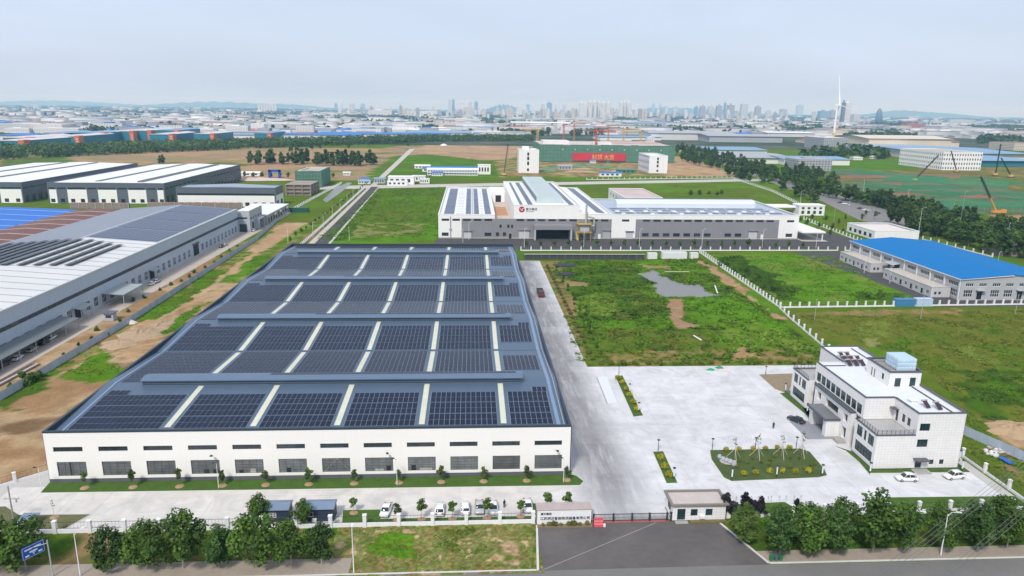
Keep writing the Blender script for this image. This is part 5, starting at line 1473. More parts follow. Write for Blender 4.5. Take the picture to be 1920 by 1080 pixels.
BLUEL = mat('bright_blue_roof', (.012, .13, .50), 0.5, 0.08, 0.05)
obj('roof', MB().extrude_y([(-235.3, 12.6), (-235.3, 13.0), (-192, 15.2), (-150.5, 13.6), (-150.5, 13.2)], 149.7, 306.3), BLUEL, bb)
for i in range(9):
 y = 156 + i * 17.5
 obj('skylight_strip', MB().extrude_y([(-192, 15.24), (-192, 15.32), (-150.7, 13.72), (-150.7, 13.64)], y, y + 1.6), mat('light_blue_sheet', (.16, .36, .66), 0.5), bb)

# ------------------------------------------------------------------ white and slate sheds behind it
def shed(name, label, x0, x1, y0, y1, z, panels, fascia, roofm, east=True, doors=()):
 t = thing(name, label, 'factory', (x0, y0, 0))
 zf = z - fascia
 n = len(panels)
 w = [p[1] for p in panels]
 s = (x1 - x0) / sum(w)
 x = x0
 for kind, ww in panels:
  e = x + ww * s
  hs = []
  k = max(1, int((e - x) / 6))
  for i in range(k):
   u = (e - x) * (i + .5) / k
   hs.append((u - 1.6, 0.6, u + 1.6, 3.4, 2, 1))
  facade(t, (x, y0), e - x, 0, zf, S, hs, WHITE if kind == 'w' else SLATE, depth=.25)
  window(t, (x + .8, y0, zf + .35), S, e - x - 1.6, 1.3, max(3, int((e - x) / 1.5)), 1, depth=0.02)
  x = e
 facade(t, (x0, y0), x1 - x0, zf, z, S, [], SLATE)
 facade(t, (x1, y0), y1 - y0, zf, z, E_, [], SLATE)
 facade(t, (x0, y1), y1 - y0, zf, z, W_, [], SLATE)
 facade(t, (x0, y1), y1 - y0, 0, zf, W_, [], WHITE)
 facade(t, (x1, y1), x1 - x0, 0, z, N_, [], WHITE)
 L = y1 - y0
 k = max(2, int(L / 9))
 hs = [((i + .25) * L / k, .4, (i + .75) * L / k, zf * .52, 2, 2) for i in range(k)]
 facade(t, (x1, y0), L, 0, zf, E_, hs, SLATE if east else WHITE, depth=.3)
 for i in range(k): window(t, (x1, y0 + (i + .12) * L / k, zf + .3), E_, L / k * .76, 1.3, 5, 1, depth=0.02)
 obj('corner_column', MB().box(x1 - .9, y0 - .12, 0, x1 + .12, y0 + .9, zf), SLATE, t)
 obj('corner_column', MB().box(x0 - .12, y0 - .12, 0, x0 + .9, y0 + .9, zf), SLATE, t)
 obj('roof', MB().extrude_y([(x0 + .3, z - .8), (x0 + .3, z - .5), ((x0 + x1) / 2, z + .9), (x1 - .3, z - .5), (x1 - .3, z - .8)], y0 + .3, y1 - .3), roofm, t)
 rim(t, x0, y0, x1, y1, z - .05, z + .25, .5, SLATE)
 return t
sh = shed('white_shed', 'big white-roofed shed with slate band and white wall panels', -243, -154, 440, 632, 15.8, [('w', 1.6), ('s', 2), ('w', 3.6), ('s', 2.1), ('w', 3.5), ('s', 2.1), ('w', 3.4), ('s', 2.1), ('w', 1.4)], 5.2, WHITEROOF)
for x in (-209, -177):
 obj('roof_vent_ridge', MB().box(x, 446, 15.6, x + 1.1, 626, 17.0).box(x + 3, 446, 15.6, x + 3.6, 626, 16.9), mat('vent_grey', (.20, .21, .225), 0.5, 0.1, 0.3), sh)
sh2 = shed('white_shed', 'white-roofed slate-edged shed cut by the left edge of view', -368, -262, 440, 640, 15.8, [('w', 3), ('s', 2), ('w', 3.5), ('s', 2), ('w', 2)], 5.2, WHITEROOF)
for x in (-300, -330):
 obj('roof_vent_ridge', MB().box(x, 446, 15.6, x + 1.1, 634, 17.2), MATS['vent_grey'], sh2)
shed('slate_shed', 'smaller slate-roofed white shed left of the netted building', -139, -64, 424, 447, 14.6, [('w', 10)], 6.0, GREYROOF, False)
# low wall of stacked beams in front of the sheds
for i, (a, b) in enumerate((((-210.6, 409.4), (-168.7, 414.0)), ((-156.7, 414.4), (-87.3, 420.2)))):
 t = thing('beam_stack', 'long rust and grey stack of steel in front of the white shed, ' + ('left one' if i == 0 else 'right one'), 'steel stack', (a[0], a[1], 0), 'steel stacks by the shed')
 obj('stack_body', MB().box(a[0], a[1], 0, b[0], a[1] + 2.4, 3.6), mat('stacked_steel', (.22, .19, .17), 0.7, 0.3, 0.5), t)
 obj('stack_top', MB().box(a[0], a[1], 3.62, b[0], a[1] + 2.4, 4.2), mat('rust_steel', (.33, .17, .12), 0.7, 0.3, 0.5), t)
 for k in range(8):
  obj('stack_post', MB().box(a[0] + (b[0] - a[0]) * k / 7 - .2, a[1] - .3, 0, a[0] + (b[0] - a[0]) * k / 7 + .2, a[1] - .02, 4.4), METAL, t)

# ------------------------------------------------------------------ blue-roofed plant on the right
bp = thing('blue_roof_plant', 'grey factory under a wide bright blue gabled roof on the right', 'factory', (293, 143, 0))
BX0, BX1, BY0, BY1, BE, BR_ = 293.0, 338.0, 143.0, 233.0, 9.2, 11.0
BLK = mat('pale_grey_sheet', (.40, .41, .43), 0.5, 0.07, 0.15, streak=0.12)
hs = []
for i in range(9):
 u = 1.6 + i * 10.0
 if i != 4: hs.append((u, 5.6, u + 6.4, 7.4, 6, 1))
 if i in (0, 4, 5): hs.append((u, 1.2, u + 6.4, 4.2, 6, 2))
hs = [(90 - h[2], h[1], 90 - h[0], h[3], h[4], h[5]) for h in hs]
facade(bp, (BX0, BY1), 90, 0, BE, W_, hs, BLK, depth=.3, frame=WPAINT, glass=GLASS, fw=.10)
hs = [(2.4 + i * 5.9, 6.0, 5.8 + i * 5.9, 7.4, 4, 1) for i in range(7)] + [(2.0 + i * 5.9, 1.4, 5.8 + i * 5.9, 4.4, 4, 2) for i in (0, 2, 3, 5, 6)] + [(7.8, .1, 10.3, 4.0, 1, 1), (25.6, .1, 28.1, 4.0, 1, 1)]
facade(bp, (BX0, BY0), 45, 0, BE, S, hs, BLK, depth=.3, frame=WPAINT, glass=GLASS, fw=.10)
obj('gable', MB().face((BX0, BY0, BE), (BX1, BY0, BE), ((BX0 + BX1) / 2, BY0, BR_)), BLK, bp)
obj('wall', MB().face((BX1, BY0, 0), (BX1, BY1, 0), (BX1, BY1, BE), (BX1, BY0, BE)).face((BX0, BY1, 0), (BX1, BY1, 0), (BX1, BY1, BE), (BX0, BY1, BE)), BLK, bp)
xm = (BX0 + BX1) / 2
obj('roof', MB().extrude_y([(BX0 - .6, BE - .1), (BX0 - .6, BE + .12), (xm, BR_ + .2), (BX1 + .6, BE + .12), (BX1 + .6, BE - .1), (xm, BR_ - .02)], BY0 - .5, BY1 + .5), BLUEROOF, bp)
obj('eaves_gutter', MB().box(BX0 - .85, BY0 - .5, BE - .25, BX0 - .62, BY1 + .5, BE + .05), WPAINT, bp)
obj('verge_trim', MB().extrude_y([(BX0 - .6, BE - .28), (BX0 - .6, BE - .12), (xm, BR_ - .04), (xm, BR_ - .3)], BY0 - .62, BY0 - .5), WPAINT, bp)
for i in range(10):
 obj('pilaster', MB().box(BX0 - .28, BY0 + .1 + i * 9.95, 0, BX0 - .02, BY0 + .6 + i * 9.95, BE - .3), WPAINT, bp)
for x in (300.6, 318.4):
 obj('door_hood', MB().box(x - .6, BY0 - 1.8, 4.4, x + 3.2, BY0 - .02, 4.7), LGREY, bp)
obj('side_awning', MB().extrude_y([(BX0 - .02, 6.3), (BX0 - .02, 6.5), (BX0 - 4, 5.8), (BX0 - 4, 5.6)], 186.5, 194), LGREY, bp)
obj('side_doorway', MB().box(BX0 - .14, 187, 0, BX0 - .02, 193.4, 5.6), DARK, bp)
ANX = mat('annex_render', (.48, .48, .48), 0.7, 0.08, 0.2, streak=0.15)
for i, (ya, yb, lab) in enumerate(((196.0, 226.0, 'far'), (148.0, 184.5, 'near'))):
 t = thing('plant_annex', 'low flat-roofed pale annex on the near side of the blue roof, ' + lab + ' one', 'annex', (285, ya, 0), 'annexes of the blue-roofed plant')
 n = int((yb - ya) / 4)
 facade(t, (284, yb), yb - ya, 0, 4.4, W_, [(1 + k * 4.0, .1 if k % 2 else 1.1, 2.9 + k * 4.0, 2.6, 1 if k % 2 else 2, 1) for k in range(n)], ANX, depth=.25, frame=WPAINT)
 facade(t, (284, ya), 8.6, 0, 4.4, S, [(1.5, 1.1, 2.7, 2.5, 1, 1), (3.4, 1.1, 4.6, 2.5, 1, 1)], ANX, depth=.25, frame=WPAINT)
 obj('wall', MB().face((284, yb, 0), (292.6, yb, 0), (292.6, yb, 4.4), (284, yb, 4.4)), ANX, t)
 obj('roof', MB().box(284.2, ya + .2, 4.0, 292.6, yb - .2, 4.3), mat('annex_roof', (.47, .42, .37), 0.85, 0.15, 0.3), t)
 obj('roof_coping', MB().box(283.9, ya - .1, 4.4, 284.3, yb + .1, 4.7).box(284.31, ya - .1, 4.4, 292.6, ya + .3, 4.702).box(284.31, yb - .3, 4.4, 292.6, yb + .1, 4.702), ANX, t)
# low box, small gatehouse and shelters on the right
lw = thing('white_box_building', 'low white box building with recessed pale roof behind the blue roof', 'building', (350, 287, 0))
facade(lw, (337, 286.5), 28.6, 0, 5.6, S, [], WHITEC)
facade(lw, (337, 320), 33.5, 0, 5.6, W_, rects(3, 3.2, 6, 5, 1, 3.4, 2), WHITEC, depth=.25)
facade(lw, (365.6, 286.5), 33.5, 0, 5.6, E_, [], WHITEC)
facade(lw, (365.6, 320), 28.6, 0, 5.6, N_, [], WHITEC)
obj('roof', MB().box(337.6, 287.1, 4.3, 365, 319.4, 4.7), mat('pale_pink_roof', (.62, .57, .54), 0.8, 0.08, 0.1), lw)
rim(lw, 337, 286.5, 365.6, 320, 5.4, 5.75, .5, WHITEC)
sg = thing('small_white_block', 'small white block building beside the avenue crossing', 'building', (347, 392, 0))
facade(sg, (336.8, 391.7), 20, 0, 7.4, S, rects(2, 2.2, 4.6, 4, 1.2, 3.6, 2) + rects(2, 2.2, 4.6, 4, 4.8, 6.4, 2), WHITEC, depth=.25)
walls4(sg, 336.9, 391.9, 356.7, 403, 0, 7.3, WHITEC)
obj('roof', MB().box(336.5, 391.4, 7.4, 357.1, 403.3, 7.9), WHITE, sg)
for i, (lab, x0, x1, y0, y1, c) in enumerate((('white roofed open shelter with red things under it beside the white plant', 318, 338, 398, 416, 1), ('short white canopy right of the open shelter', 338.4, 345, 396, 410, 0))):
 t = thing('shelter', lab, 'shelter', (x0, y0, 0))
 obj('shelter_roof', MB().box(x0, y0, 5.0, x1, y1, 5.6), WHITE, t)
 for x in (x0 + .4, x1 - .4):
  for y in (y0 + .4, y1 - .4):
   obj('post', MB().box(x - .15, y - .15, 0, x + .15, y + .15, 5.0), WPAINT, t)
 if c: obj('red_crates', MB().box(x0 + 3, y0 + 3, 0, x1 - 3, y0 + 6, 2.4), mat('red_stock', (.45, .08, .05), 0.6, 0.3, 0.5), t)
br_ = thing('brick_block', 'small brown flat-roofed block right behind the blue roof', 'building', (395, 240, 0))
facade(br_, (382, 236), 20, 0, 6.2, S, rects(2, 2, 4, 4, 1, 3.4, 1), mat('brown_block', (.22, .19, .165), 0.8, 0.15, 0.3), depth=.25)
walls4(br_, 382.1, 236.2, 401.9, 252, 0, 6.1, MATS['brown_block'])
obj('roof', MB().box(381.6, 235.6, 6.2, 402.4, 252.4, 6.7), mat('roof_pale', (.42, .38, .35), 0.85), br_)
bs = thing('blue_lean_to', 'small blue sheet roof against the boundary behind the blue plant', 'shed', (352, 232, 0))
obj('lean_roof', MB().extrude_y([(345, 4.3), (345, 4.5), (358, 3.6), (358, 3.4)], 222, 250), BLUEROOF, bs)
for x, y in ((345.3, 222.5), (357.7, 222.5), (345.3, 249.5), (357.7, 249.5)):
 obj('post', MB().box(x - .12, y - .12, 0, x + .12, y + .12, 3.5), METAL, bs)


# ------------------------------------------------------------------ trees, shrubs, weeds
LEAFM = attrmat('leaves', 0.6, 0.75, 1.25, 0.8, translucent=0.25, spec=0.2, objvar=0.24)
BARK = mat('bark', (.16, .125, .095), 0.9, 0.2, 1.5)
BARKP = mat('pale_bark', (.33, .30, .25), 0.9, 0.2, 1.5)
def leaf_arrays(rg, blobs, n, size, pal, flat=0.0):
 """leaf-sized quads spread through the shells of several lobes"""
 B = np.array(blobs, float)
 w = (B[:, 3] * B[:, 4] * B[:, 5]) ** (2 / 3)
 bi = rg.choice(len(B), n, p=w / w.sum())
 d = rg.normal(size=(n, 3))
 d /= np.linalg.norm(d, axis=1)[:, None]
 rr = 0.45 + 0.62 * rg.random(n) ** 0.6
 P = B[bi, :3] + d * B[bi, 3:6] * rr[:, None]
 N = d * 0.75 + rg.normal(size=(n, 3)) * 0.45 + np.array([0, 0, 0.45])
 N /= np.linalg.norm(N, axis=1)[:, None]
 T = np.cross(N, rg.normal(size=(n, 3)))
 T /= np.linalg.norm(T, axis=1)[:, None]
 U = np.cross(N, T)
 s = size * (0.55 + 0.8 * rg.random(n))[:, None]
 V = np.stack([P - T * s * .5 - U * s * .28, P + T * s * .5 - U * s * .34, P + T * s * .42 + U * s * .36, P - T * s * .46 + U * s * .30], 1)
 lobe = rg.random(len(B))
 t = np.clip(0.55 * lobe[bi] + 0.45 * rg.random(n), 0, .999) * (len(pal) - 1)
 i = t.astype(int)
 pal = np.array(pal)
 C = pal[i] * (1 - (t - i))[:, None] + pal[np.minimum(i + 1, len(pal) - 1)] * (t - i)[:, None]
 return V.reshape(-1, 3), np.repeat(C, 4, axis=0)
def leaf_mesh(name, V, C):
 F = np.arange(len(V)).reshape(-1, 4)
 return colmesh(name, V, F, C, LEAFM, smooth=False)
PAL_ST = [(.034, .072, .012), (.070, .136, .018), (.125, .220, .030)]
PAL_DK = [(.028, .058, .015), (.056, .104, .022), (.100, .160, .034)]
PAL_LT = [(.070, .125, .020), (.105, .175, .030), (.140, .215, .045)]
PAL_YG = [(.28, .27, .018), (.42, .37, .022), (.58, .48, .03)]
PAL_SH = [(.10, .125, .022), (.16, .18, .03), (.24, .23, .035)]
PAL_PL = [(.012, .013, .014), (.024, .020, .022), (.034, .030, .028)]
PAL_SP = [(.050, .080, .020), (.085, .125, .035), (.12, .165, .05)]
def crown_blobs(rg, h0, h1, r, n, squash=1.0):
 out = [(0, 0, (h0 + h1) / 2, r * .5, r * .5, (h1 - h0) * .38)]
 for i in range(n):
  a, t = rg.random() * 6.283, rg.random() ** 1.15
  z = h0 + (h1 - h0) * (0.12 + 0.76 * t)
  prof = math.sin(math.pi * (0.15 + 0.75 * t)) ** .7
  q = r * prof * (0.30 + 0.62 * rg.random())
  s = r * (0.18 + 0.26 * rg.random())
  out.append((q * math.cos(a), q * math.sin(a), z, s, s, s * .8 * squash))
 out.append((0, 0, h1 - r * .25, r * .3, r * .3, r * .38))
 return out
def trunk_mesh(rg, h, r, limbs, top, lean=0.0):
 m = MB()
 p = [(0, 0, -0.1), (lean * .3, 0, h * .4), (lean, 0, h)]
 m.tube(p[0], p[1], r, r * .8, 6)
 m.tube(p[1], p[2], r * .8, r * .35, 6)
 for i in range(limbs):
  a = 6.283 * i / limbs + rg.random()
  z = h * (.35 + .5 * rg.random())
  m.tube((lean * z / h, 0, z), (math.cos(a) * top * .7, math.sin(a) * top * .7, z + top * (.5 + .4 * rg.random())), r * .4, r * .12, 4)
 return m.mesh('trunk')
KINDS = {}
def kind(name, nvar, h, crown0, rad, leaves, size, pal, blobs=9, tr=0.14, bark=None, limbs=5, seed=1, squash=1.0):
 out = []
 for v in range(nvar):
  rg = np.random.default_rng(seed * 100 + v)
  hh = h * (0.92 + 0.16 * rg.random())
  bl = crown_blobs(rg, crown0, hh, rad * (0.9 + .2 * rg.random()), blobs, squash) if blobs else [(0, 0, hh * .5, rad, rad, hh * .46), (rad * .3, rad * .2, hh * .62, rad * .6, rad * .6, hh * .36), (-rad * .3, -rad * .1, hh * .45, rad * .6, rad * .6, hh * .36)]
  V, C = leaf_arrays(rg, bl, leaves, size, pal)
  cm = leaf_mesh('crown', V, C)
  tm = trunk_mesh(rg, hh * .72, tr, limbs, rad)
  tm.materials.append(bark or BARK)
  out.append((tm, cm))
 KINDS[name] = out
kind('street', 6, 9.0, 1.6, 3.5, 2300, .43, PAL_ST, 30, .14, BARKP, 7, 1, 1.3)
kind('street_b', 4, 9.8, 1.3, 3.1, 2200, .40, [(.026, .060, .014), (.050, .106, .020), (.088, .165, .030)], 26, .14, BARKP, 7, 21, 1.5)
kind('mid', 5, 10.5, 1.6, 4.0, 620, 1.05, PAL_DK, 11, .22, BARK, 4, 2)
kind('midlight', 3, 9.0, 1.4, 3.6, 560, .95, PAL_ST, 10, .2, BARK, 4, 3)
kind('small', 4, 3.6, 1.3, .95, 330, .30, PAL_SP, 7, .05, BARK, 4, 4)
kind('young', 3, 4.4, 2.0, 1.25, 420, .32, PAL_ST, 8, .06, BARK, 5, 5)
kind('bare', 2, 5.0, 2.8, .8, 45, .22, PAL_SP, 5, .045, BARKP, 6, 6)
kind('willow', 1, 8.2, 1.0, 3.4, 2400, .42, PAL_LT, 14, .16, BARKP, 6, 7)
kind('plum', 2, 5.6, .8, 1.9, 900, .40, PAL_PL, 9, .09, BARK, 4, 8)
kind('shrub', 4, 1.15, .05, .68, 210, .22, PAL_SH, 0, .03, BARK, 3, 9)
kind('yellow', 3, 1.15, .05, .72, 230, .22, PAL_YG, 0, .03, BARK, 3, 10)
kind('bush', 3, 2.2, .1, 1.7, 420, .42, PAL_ST, 8, .05, BARK, 3, 11)
kind('poplar', 4, 16.0, 1.0, 5.4, 460, 1.7, PAL_DK, 10, .25, BARK, 3, 12)
kind('palm', 2, 3.2, .9, 1.2, 260, .4, PAL_ST, 7, .07, BARK, 3, 13)
def tree(knd, p, sc=1.0, label='', group=None, name='tree', cat='tree', var=None, z=0.0):
 vs = KINDS[knd]
 tm, cm = vs[rnd.randrange(len(vs)) if var is None else var]
 t = thing(name, label, cat, (p[0], p[1], z), group)
 a = rnd.random() * 6.28
 sx = sc * (0.92 + .16 * rnd.random())
 o = lobj('trunk', tm, t, (p[0], p[1], z), a, (sx, sx, sc))
 o = lobj('crown', cm, t, (p[0], p[1], z), a, (sx, sx, sc))
 return t
# street trees, left of the entrance
for i, (px, sc) in enumerate([((-2.5, -29.2), 1.1), ((5.0, -29.6), 1.3), ((12.0, -29.0), 1.1), ((26.2, -30.0), .93), ((32.2, -29.7), .96), ((38.2, -29.8), 1.18), ((44.2, -30.0), .9), ((50.4, -30.1), 1.12), ((56.2, -29.8), .9), ((61.3, -29.7), .88)]):
 tree('street' if i % 3 else 'street_b', px, sc, 'broad green street tree, ' + ORD[i] + ' from the left on the left pavement', 'street trees on the left pavement', 'street_tree')
# street trees, right of the entrance, with the lower trees behind
tree('willow', (136.6, -25.6), .95, 'pale yellow-green loose tree right of the entrance apron', None, 'street_tree')
for i, (x, sc) in enumerate([(141.5, .86), (146.6, .95), (152.0, .82), (158.9, 1.12), (164.4, .8), (171.6, .72), (178.0, .88), (184.0, .78), (190.6, 1.0), (196.6, .9)]):
 tree('street' if i % 2 else 'street_b', (x, -29.9 + .5 * (i % 2)), sc * 1.14, 'dense green street tree, ' + ORD[i] + ' from the left on the right pavement', 'street trees on the right pavement', 'street_tree')
for i, (x, y, sc) in enumerate([(143.6, -24.4, .72), (149.0, -24.6, .74), (155.8, -23.8, .86), (162.4, -24.0, .74), (168.2, -24.0, .6), (174.5, -23.8, .66), (181.0, -23.8, .72), (187.4, -23.2, .8), (194.0, -23.4, .76), (200.5, -23.0, .8)]):
 tree('street', (x, y), sc, 'green tree in the second row behind the right pavement, ' + ORD[i] + ' from the gatehouse', 'second row of trees right of the gatehouse', 'verge_tree')
for i, p in enumerate([(136.2, -17.4), (140.4, -15.9), (142.8, -17.8), (150.6, -16.6)]):
 tree('plum', p, (.95, .8, .85, .6)[i], 'dark purple-leaved tree, ' + ORD[i] + ' from the gatehouse', 'dark purple trees by the gatehouse', 'plum_tree')
tree('street', (47.0, -15.8), .62, 'leafy tree in front of the left navy cabin', None, 'yard_tree')
tree('street', (55.3, -17.0), .58, 'leafy tree in front of the right navy cabin', None, 'yard_tree')
# young trees on the lawn strip under the facade
MOUND = mat('planting_soil', (.34, .22, .14), 0.95, 0.25, 1.2)
fx = [(8.1, -0.0), (17.7, -0.4), (27.0, -0.4), (35.7, -0.3), (44.4, -0.1), (53.2, -0.2), (62.5, -0.0), (71.8, -0.1), (80.6, -0.2), (89.5, 0.0), (98.6, 0.2), (107.1, 0.1)]
for i, p in enumerate(fx):
 t = tree('small', (p[0], -2.4), (1.0, 1.08, 1.1, 1.0, .98, 1.08, .95, .9, 1.12, 1.0, 1.05, .95)[i], 'young tree on the facade lawn, ' + ORD[i] + ' from the left', 'young trees along the factory front', 'young_tree')
 obj('soil_mound', MB().lathe([(.95, .03), (.7, .2), (.3, .3)], (p[0], -2.4, .1), 9), MOUND, t)
# trees between the parked cars
for i, (p, k, sc) in enumerate([((8.0, -13.2), 'bare', .8), ((64.2, -13.6), 'young', .72), ((72.8, -16.4), 'small', 1.05), ((77.4, -16.4), 'young', .95), ((83.3, -16.4), 'young', .85), ((89.9, -16.3), 'young', .92), ((96.4, -16.0), 'young', .85), ((101.8, -14.2), 'young', .95), ((105.6, -14.6), 'young', .95)]):
 t = tree(k, p, sc, 'small planted tree by the parked cars, ' + ORD[i] + ' from the left', 'small trees between the parked cars', 'parking_tree')
 obj('soil_mound', MB().lathe([(.9, .03), (.6, .16), (.25, .22)], (p[0], p[1], .1), 9), MOUND, t)
# tripod-staked saplings on the oval lawn
STAKE = mat('pale_stakes', (.55, .48, .38), 0.8, 0.1, 1.0)
for i, p in enumerate([(146.3, 5.7), (151.8, 6.0), (157.6, 6.6), (162.5, 7.0)]):
 t = tree('bare', p, 1.15, 'staked bare sapling on the oval lawn, ' + ORD[i] + ' from the left', 'staked saplings on the oval lawn', 'staked_sapling')
 for a in (0.4, 2.5, 4.6):
  obj('stake', MB().tube((p[0] + 1.9 * math.cos(a), p[1] + 1.9 * math.sin(a), .05), (p[0] + .08 * math.cos(a), p[1] + .08 * math.sin(a), 2.7), .06, n=5), STAKE, t)
# lawns and beds with kerbs (raised sheets inside the yard)
def bed(name, poly, m=LAWNM, z=0.16):
 o = struct(name, MB().prism(poly, 0.0, z), m)
 cx, cy = sum(p[0] for p in poly) / len(poly), sum(p[1] for p in poly) / len(poly)
 k = MB()
 n = len(poly)
 for i in range(n):
  (ax, ay), (bx, by) = poly[i], poly[(i + 1) % n]
  d = Vector((bx - ax, by - ay, 0))
  nn = Vector((d.y, -d.x, 0)).normalized() * .14
  if (ax + nn.x - cx) ** 2 + (ay + nn.y - cy) ** 2 < (ax - cx) ** 2 + (ay - cy) ** 2: nn = -nn
  k.prism([(ax, ay), (bx, by), (bx + nn.x, by + nn.y), (ax + nn.x, ay + nn.y)], 0.0, z - .02)
 obj('kerb', k, KERB, o)
 return o
bed('lawn_strip', [(0.3, -4.0), (109.6, -4.6), (110.6, -3.0), (109.4, -.6), (108.3, -.06), (-.2, -.06)])
bed('flower_bed', [(129.4, 58.2), (131.6, 58.2), (131.1, 29.8), (128.5, 29.2)])
bed('flower_bed', [(128.7, 9.8), (131.1, 10.0), (130.4, -4.3), (128.1, -4.4)])
bed('oval_lawn', [(142.2, 10.2), (163.7, 10.4), (165.2, 8.7), (164.7, 0.6), (163.9, -2.2), (161.7, -3.0), (142.2, -4.0), (141.1, -2.4), (141.1, 5.8)], mat('planted_lawn', (.058, .088, .020), 0.95, 0.45, 0.35, fine=0.3, fscale=2.5, bump=.06, bscale=5))
bed('office_lawn', [(172.8, 11.2), (174.0, 9.2), (174.2, 3.3), (173.6, -1.5), (184.0, -1.8), (184.0, -.1), (175.2, -.1), (175.2, 8.6)])
bed('office_lawn', [(187.6, -1.7), (196.5, -1.9), (196.6, 3.0), (195.0, 3.0), (194.8, -.1), (187.6, -.1)])
bed('office_lawn', [(173.1, 43.7), (177.4, 44.3), (175.2, 33.6), (173.6, 27), (175.4, 25.3), (173.9, 28.6)])
bed('dry_bed', [(172.9, 58.1), (184.5, 58.8), (175.2, 43.2), (173.0, 46.8)], mat('dry_grass_bed', (.24, .19, .12), 0.95, 0.3, 0.6, fine=0.2))
bed('parking_verge', [(62.6, -17.4), (99.0, -17.3), (99.0, -15.9), (69.5, -15.9), (69.5, -12.6), (62.0, -12.6)])
bed('parking_verge', [(98.9, -15.6), (107.4, -15.6), (104.8, -11.4), (98.9, -11.4)])
bed('corner_verge', [(-22, -17.4), (11.8, -17.4), (14.2, -12.4), (1.0, -12.2), (-3.5, -9.0), (-14, -9.5)], mat('patchy_verge', (.115, .12, .05), 0.95, 0.4, 0.4, fine=0.2))
bed('street_verge', [(137.5, -17.3), (152.0, -16.9), (150.0, -12.6), (136.4, -13.2)])
bed('street_verge', [(168.5, -17.0), (199, -16.2), (199.0, -12.0), (172, -11.6)])
# shrubs in the beds
for i, p in enumerate([(129.6, 55.2), (130.2, 51.9), (130.3, 46.7), (130.3, 42.5), (130.3, 37.7), (130.2, 33.2)]):
 tree('yellow', p, 1.15, 'round yellow-green shrub in the long bed, ' + ORD[i] + ' from its far end', 'yellow shrubs in the long bed', 'shrub', 'shrub', z=.1)
for i, p in enumerate([(129.5, 6.2), (129.3, 2.0), (129.4, -1.7)]):
 tree('yellow', p, 1.15, 'round yellow shrub in the short bed by the drive, ' + ORD[i] + ' from its far end', 'yellow shrubs in the short bed', 'shrub', 'shrub', z=.1)
for i, p in enumerate([(145.8, 9.8), (148.9, 9.7), (152.3, 9.9), (155.2, 10.1), (158.2, 10.3), (161.0, 10.2)]):
 tree('yellow', p, .95, 'yellow-green shrub on the far edge of the oval lawn, ' + ORD[i] + ' from left', 'shrubs on the far edge of the oval lawn', 'shrub', 'shrub', z=.1)
for i, p in enumerate([(145.7, -1.6), (148.5, -1.2), (151.8, -0.8), (154.7, -0.7), (157.4, -1.0), (160.5, -0.9)]):
 tree('yellow', p, 1.0, 'yellow-green shrub on the near edge of the oval lawn, ' + ORD[i] + ' from left', 'shrubs on the near edge of the oval lawn', 'shrub', 'shrub', z=.1)
for i in range(25):
 y = 72 + i * 5.7
 tree('shrub', (125.0 - .01 * i, y), 1.25, 'round shrub along the side road, ' + ORD[i] + ' from the yard corner', 'shrubs along the side road', 'shrub', 'shrub')
for i, u in enumerate([1127, 1145, 1168, 1190, 1216, 1238, 1265, 1290, 1315, 1337, 1424, 1450, 1468, 1508, 1525]):
 p = (127.0, 68.3)
 tree('shrub', (p[0] + (u - 1127) * .1655, 67.9), 1.15 + .2 * (i % 3), 'round shrub along the far edge of the yard, ' + ORD[i] + ' from the side road', 'shrubs along the yard edge', 'shrub', 'shrub')
for i in range(17):
 tree('bush', (129.5 + rnd.uniform(-1.2, 1.2), 84 + i * 7.6), rnd.uniform(.5, .8), 'dark weedy bush in the row beside the side road', 'weedy bushes beside the side road', 'bush', 'bush')
for i, p in enumerate([(-36.1, 56.5), (-39.8, 59.1), (-36.3, 60.6), (-39.6, 52.7), (-36.4, 55.0), (-40.2, 89.2), (-38.3, 93.5), (-42.4, 105.3), (-43.7, 119.5), (-47.4, 144.1), (-41.6, 177.5), (-42.0, 194.5), (-41.1, 218.3), (-43.5, 248.6), (-41.2, 185.8), (-42.5, 128.6), (-45.1, 148.2), (-44.1, 161.2), (-43.4, 170.6), (-40.8, 204.8), (-42.1, 231.5), (-43.1, 260.9), (-39.0, 114.7), (-39.3, 78.9), (-36.2, 99.2)]):
 tree('bush', p, (1.3, 1.1, 1.0, .8, 1.2)[i] if i < 5 else rnd.uniform(.5, .8), 'green bush along the grey hoarding, ' + ORD[i] + ' from the left', 'bushes along the hoarding', 'bush', 'bush')
for p in [(213.5, 209.1), (214.6, 194.6), (215.7, 185.5), (216.2, 174.8), (217.1, 164.7), (219.5, 159.9), (223.6, 157.0), (226.3, 155.2), (221.2, 194.6), (222.1, 183.3), (218.4, 213.0), (213.4, 149.8), (255.7, 147.7), (262.6, 149.5), (268.1, 146.8)]:
 tree('bush', p, rnd.uniform(.9, 1.4), 'dark bush in the green field beside the white posts', 'dark bushes in the green field', 'bush', 'bush')
for i, p in enumerate([(100.4, -19.4), (101.6, -19.4), (102.6, -19.4), (103.8, -19.4), (105.2, -19.4), (106.2, -19.4), (107.4, -19.4), (108.8, -19.4)]):
 tree('shrub', p, .55 + .2 * (i % 3), 'small shrub under the name wall lettering, ' + ORD[i] + ' from the left', 'shrubs under the name wall', 'shrub', 'shrub', z=.15)
for i in range(16):
 p, q = (145.2, 3.2), (164.3, 3.6)
 t_ = (i + .5) / 16
 tree('shrub', (p[0] + (q[0] - p[0]) * t_ + rnd.uniform(-.6, .6), p[1] + (q[1] - p[1]) * t_ + rnd.uniform(-3.2, 3.4)), rnd.uniform(.5, .8), 'small dull shrub in the middle of the oval lawn, ' + ORD[i] + ' from the left', 'dull shrubs on the oval lawn', 'shrub', 'shrub', z=.12)
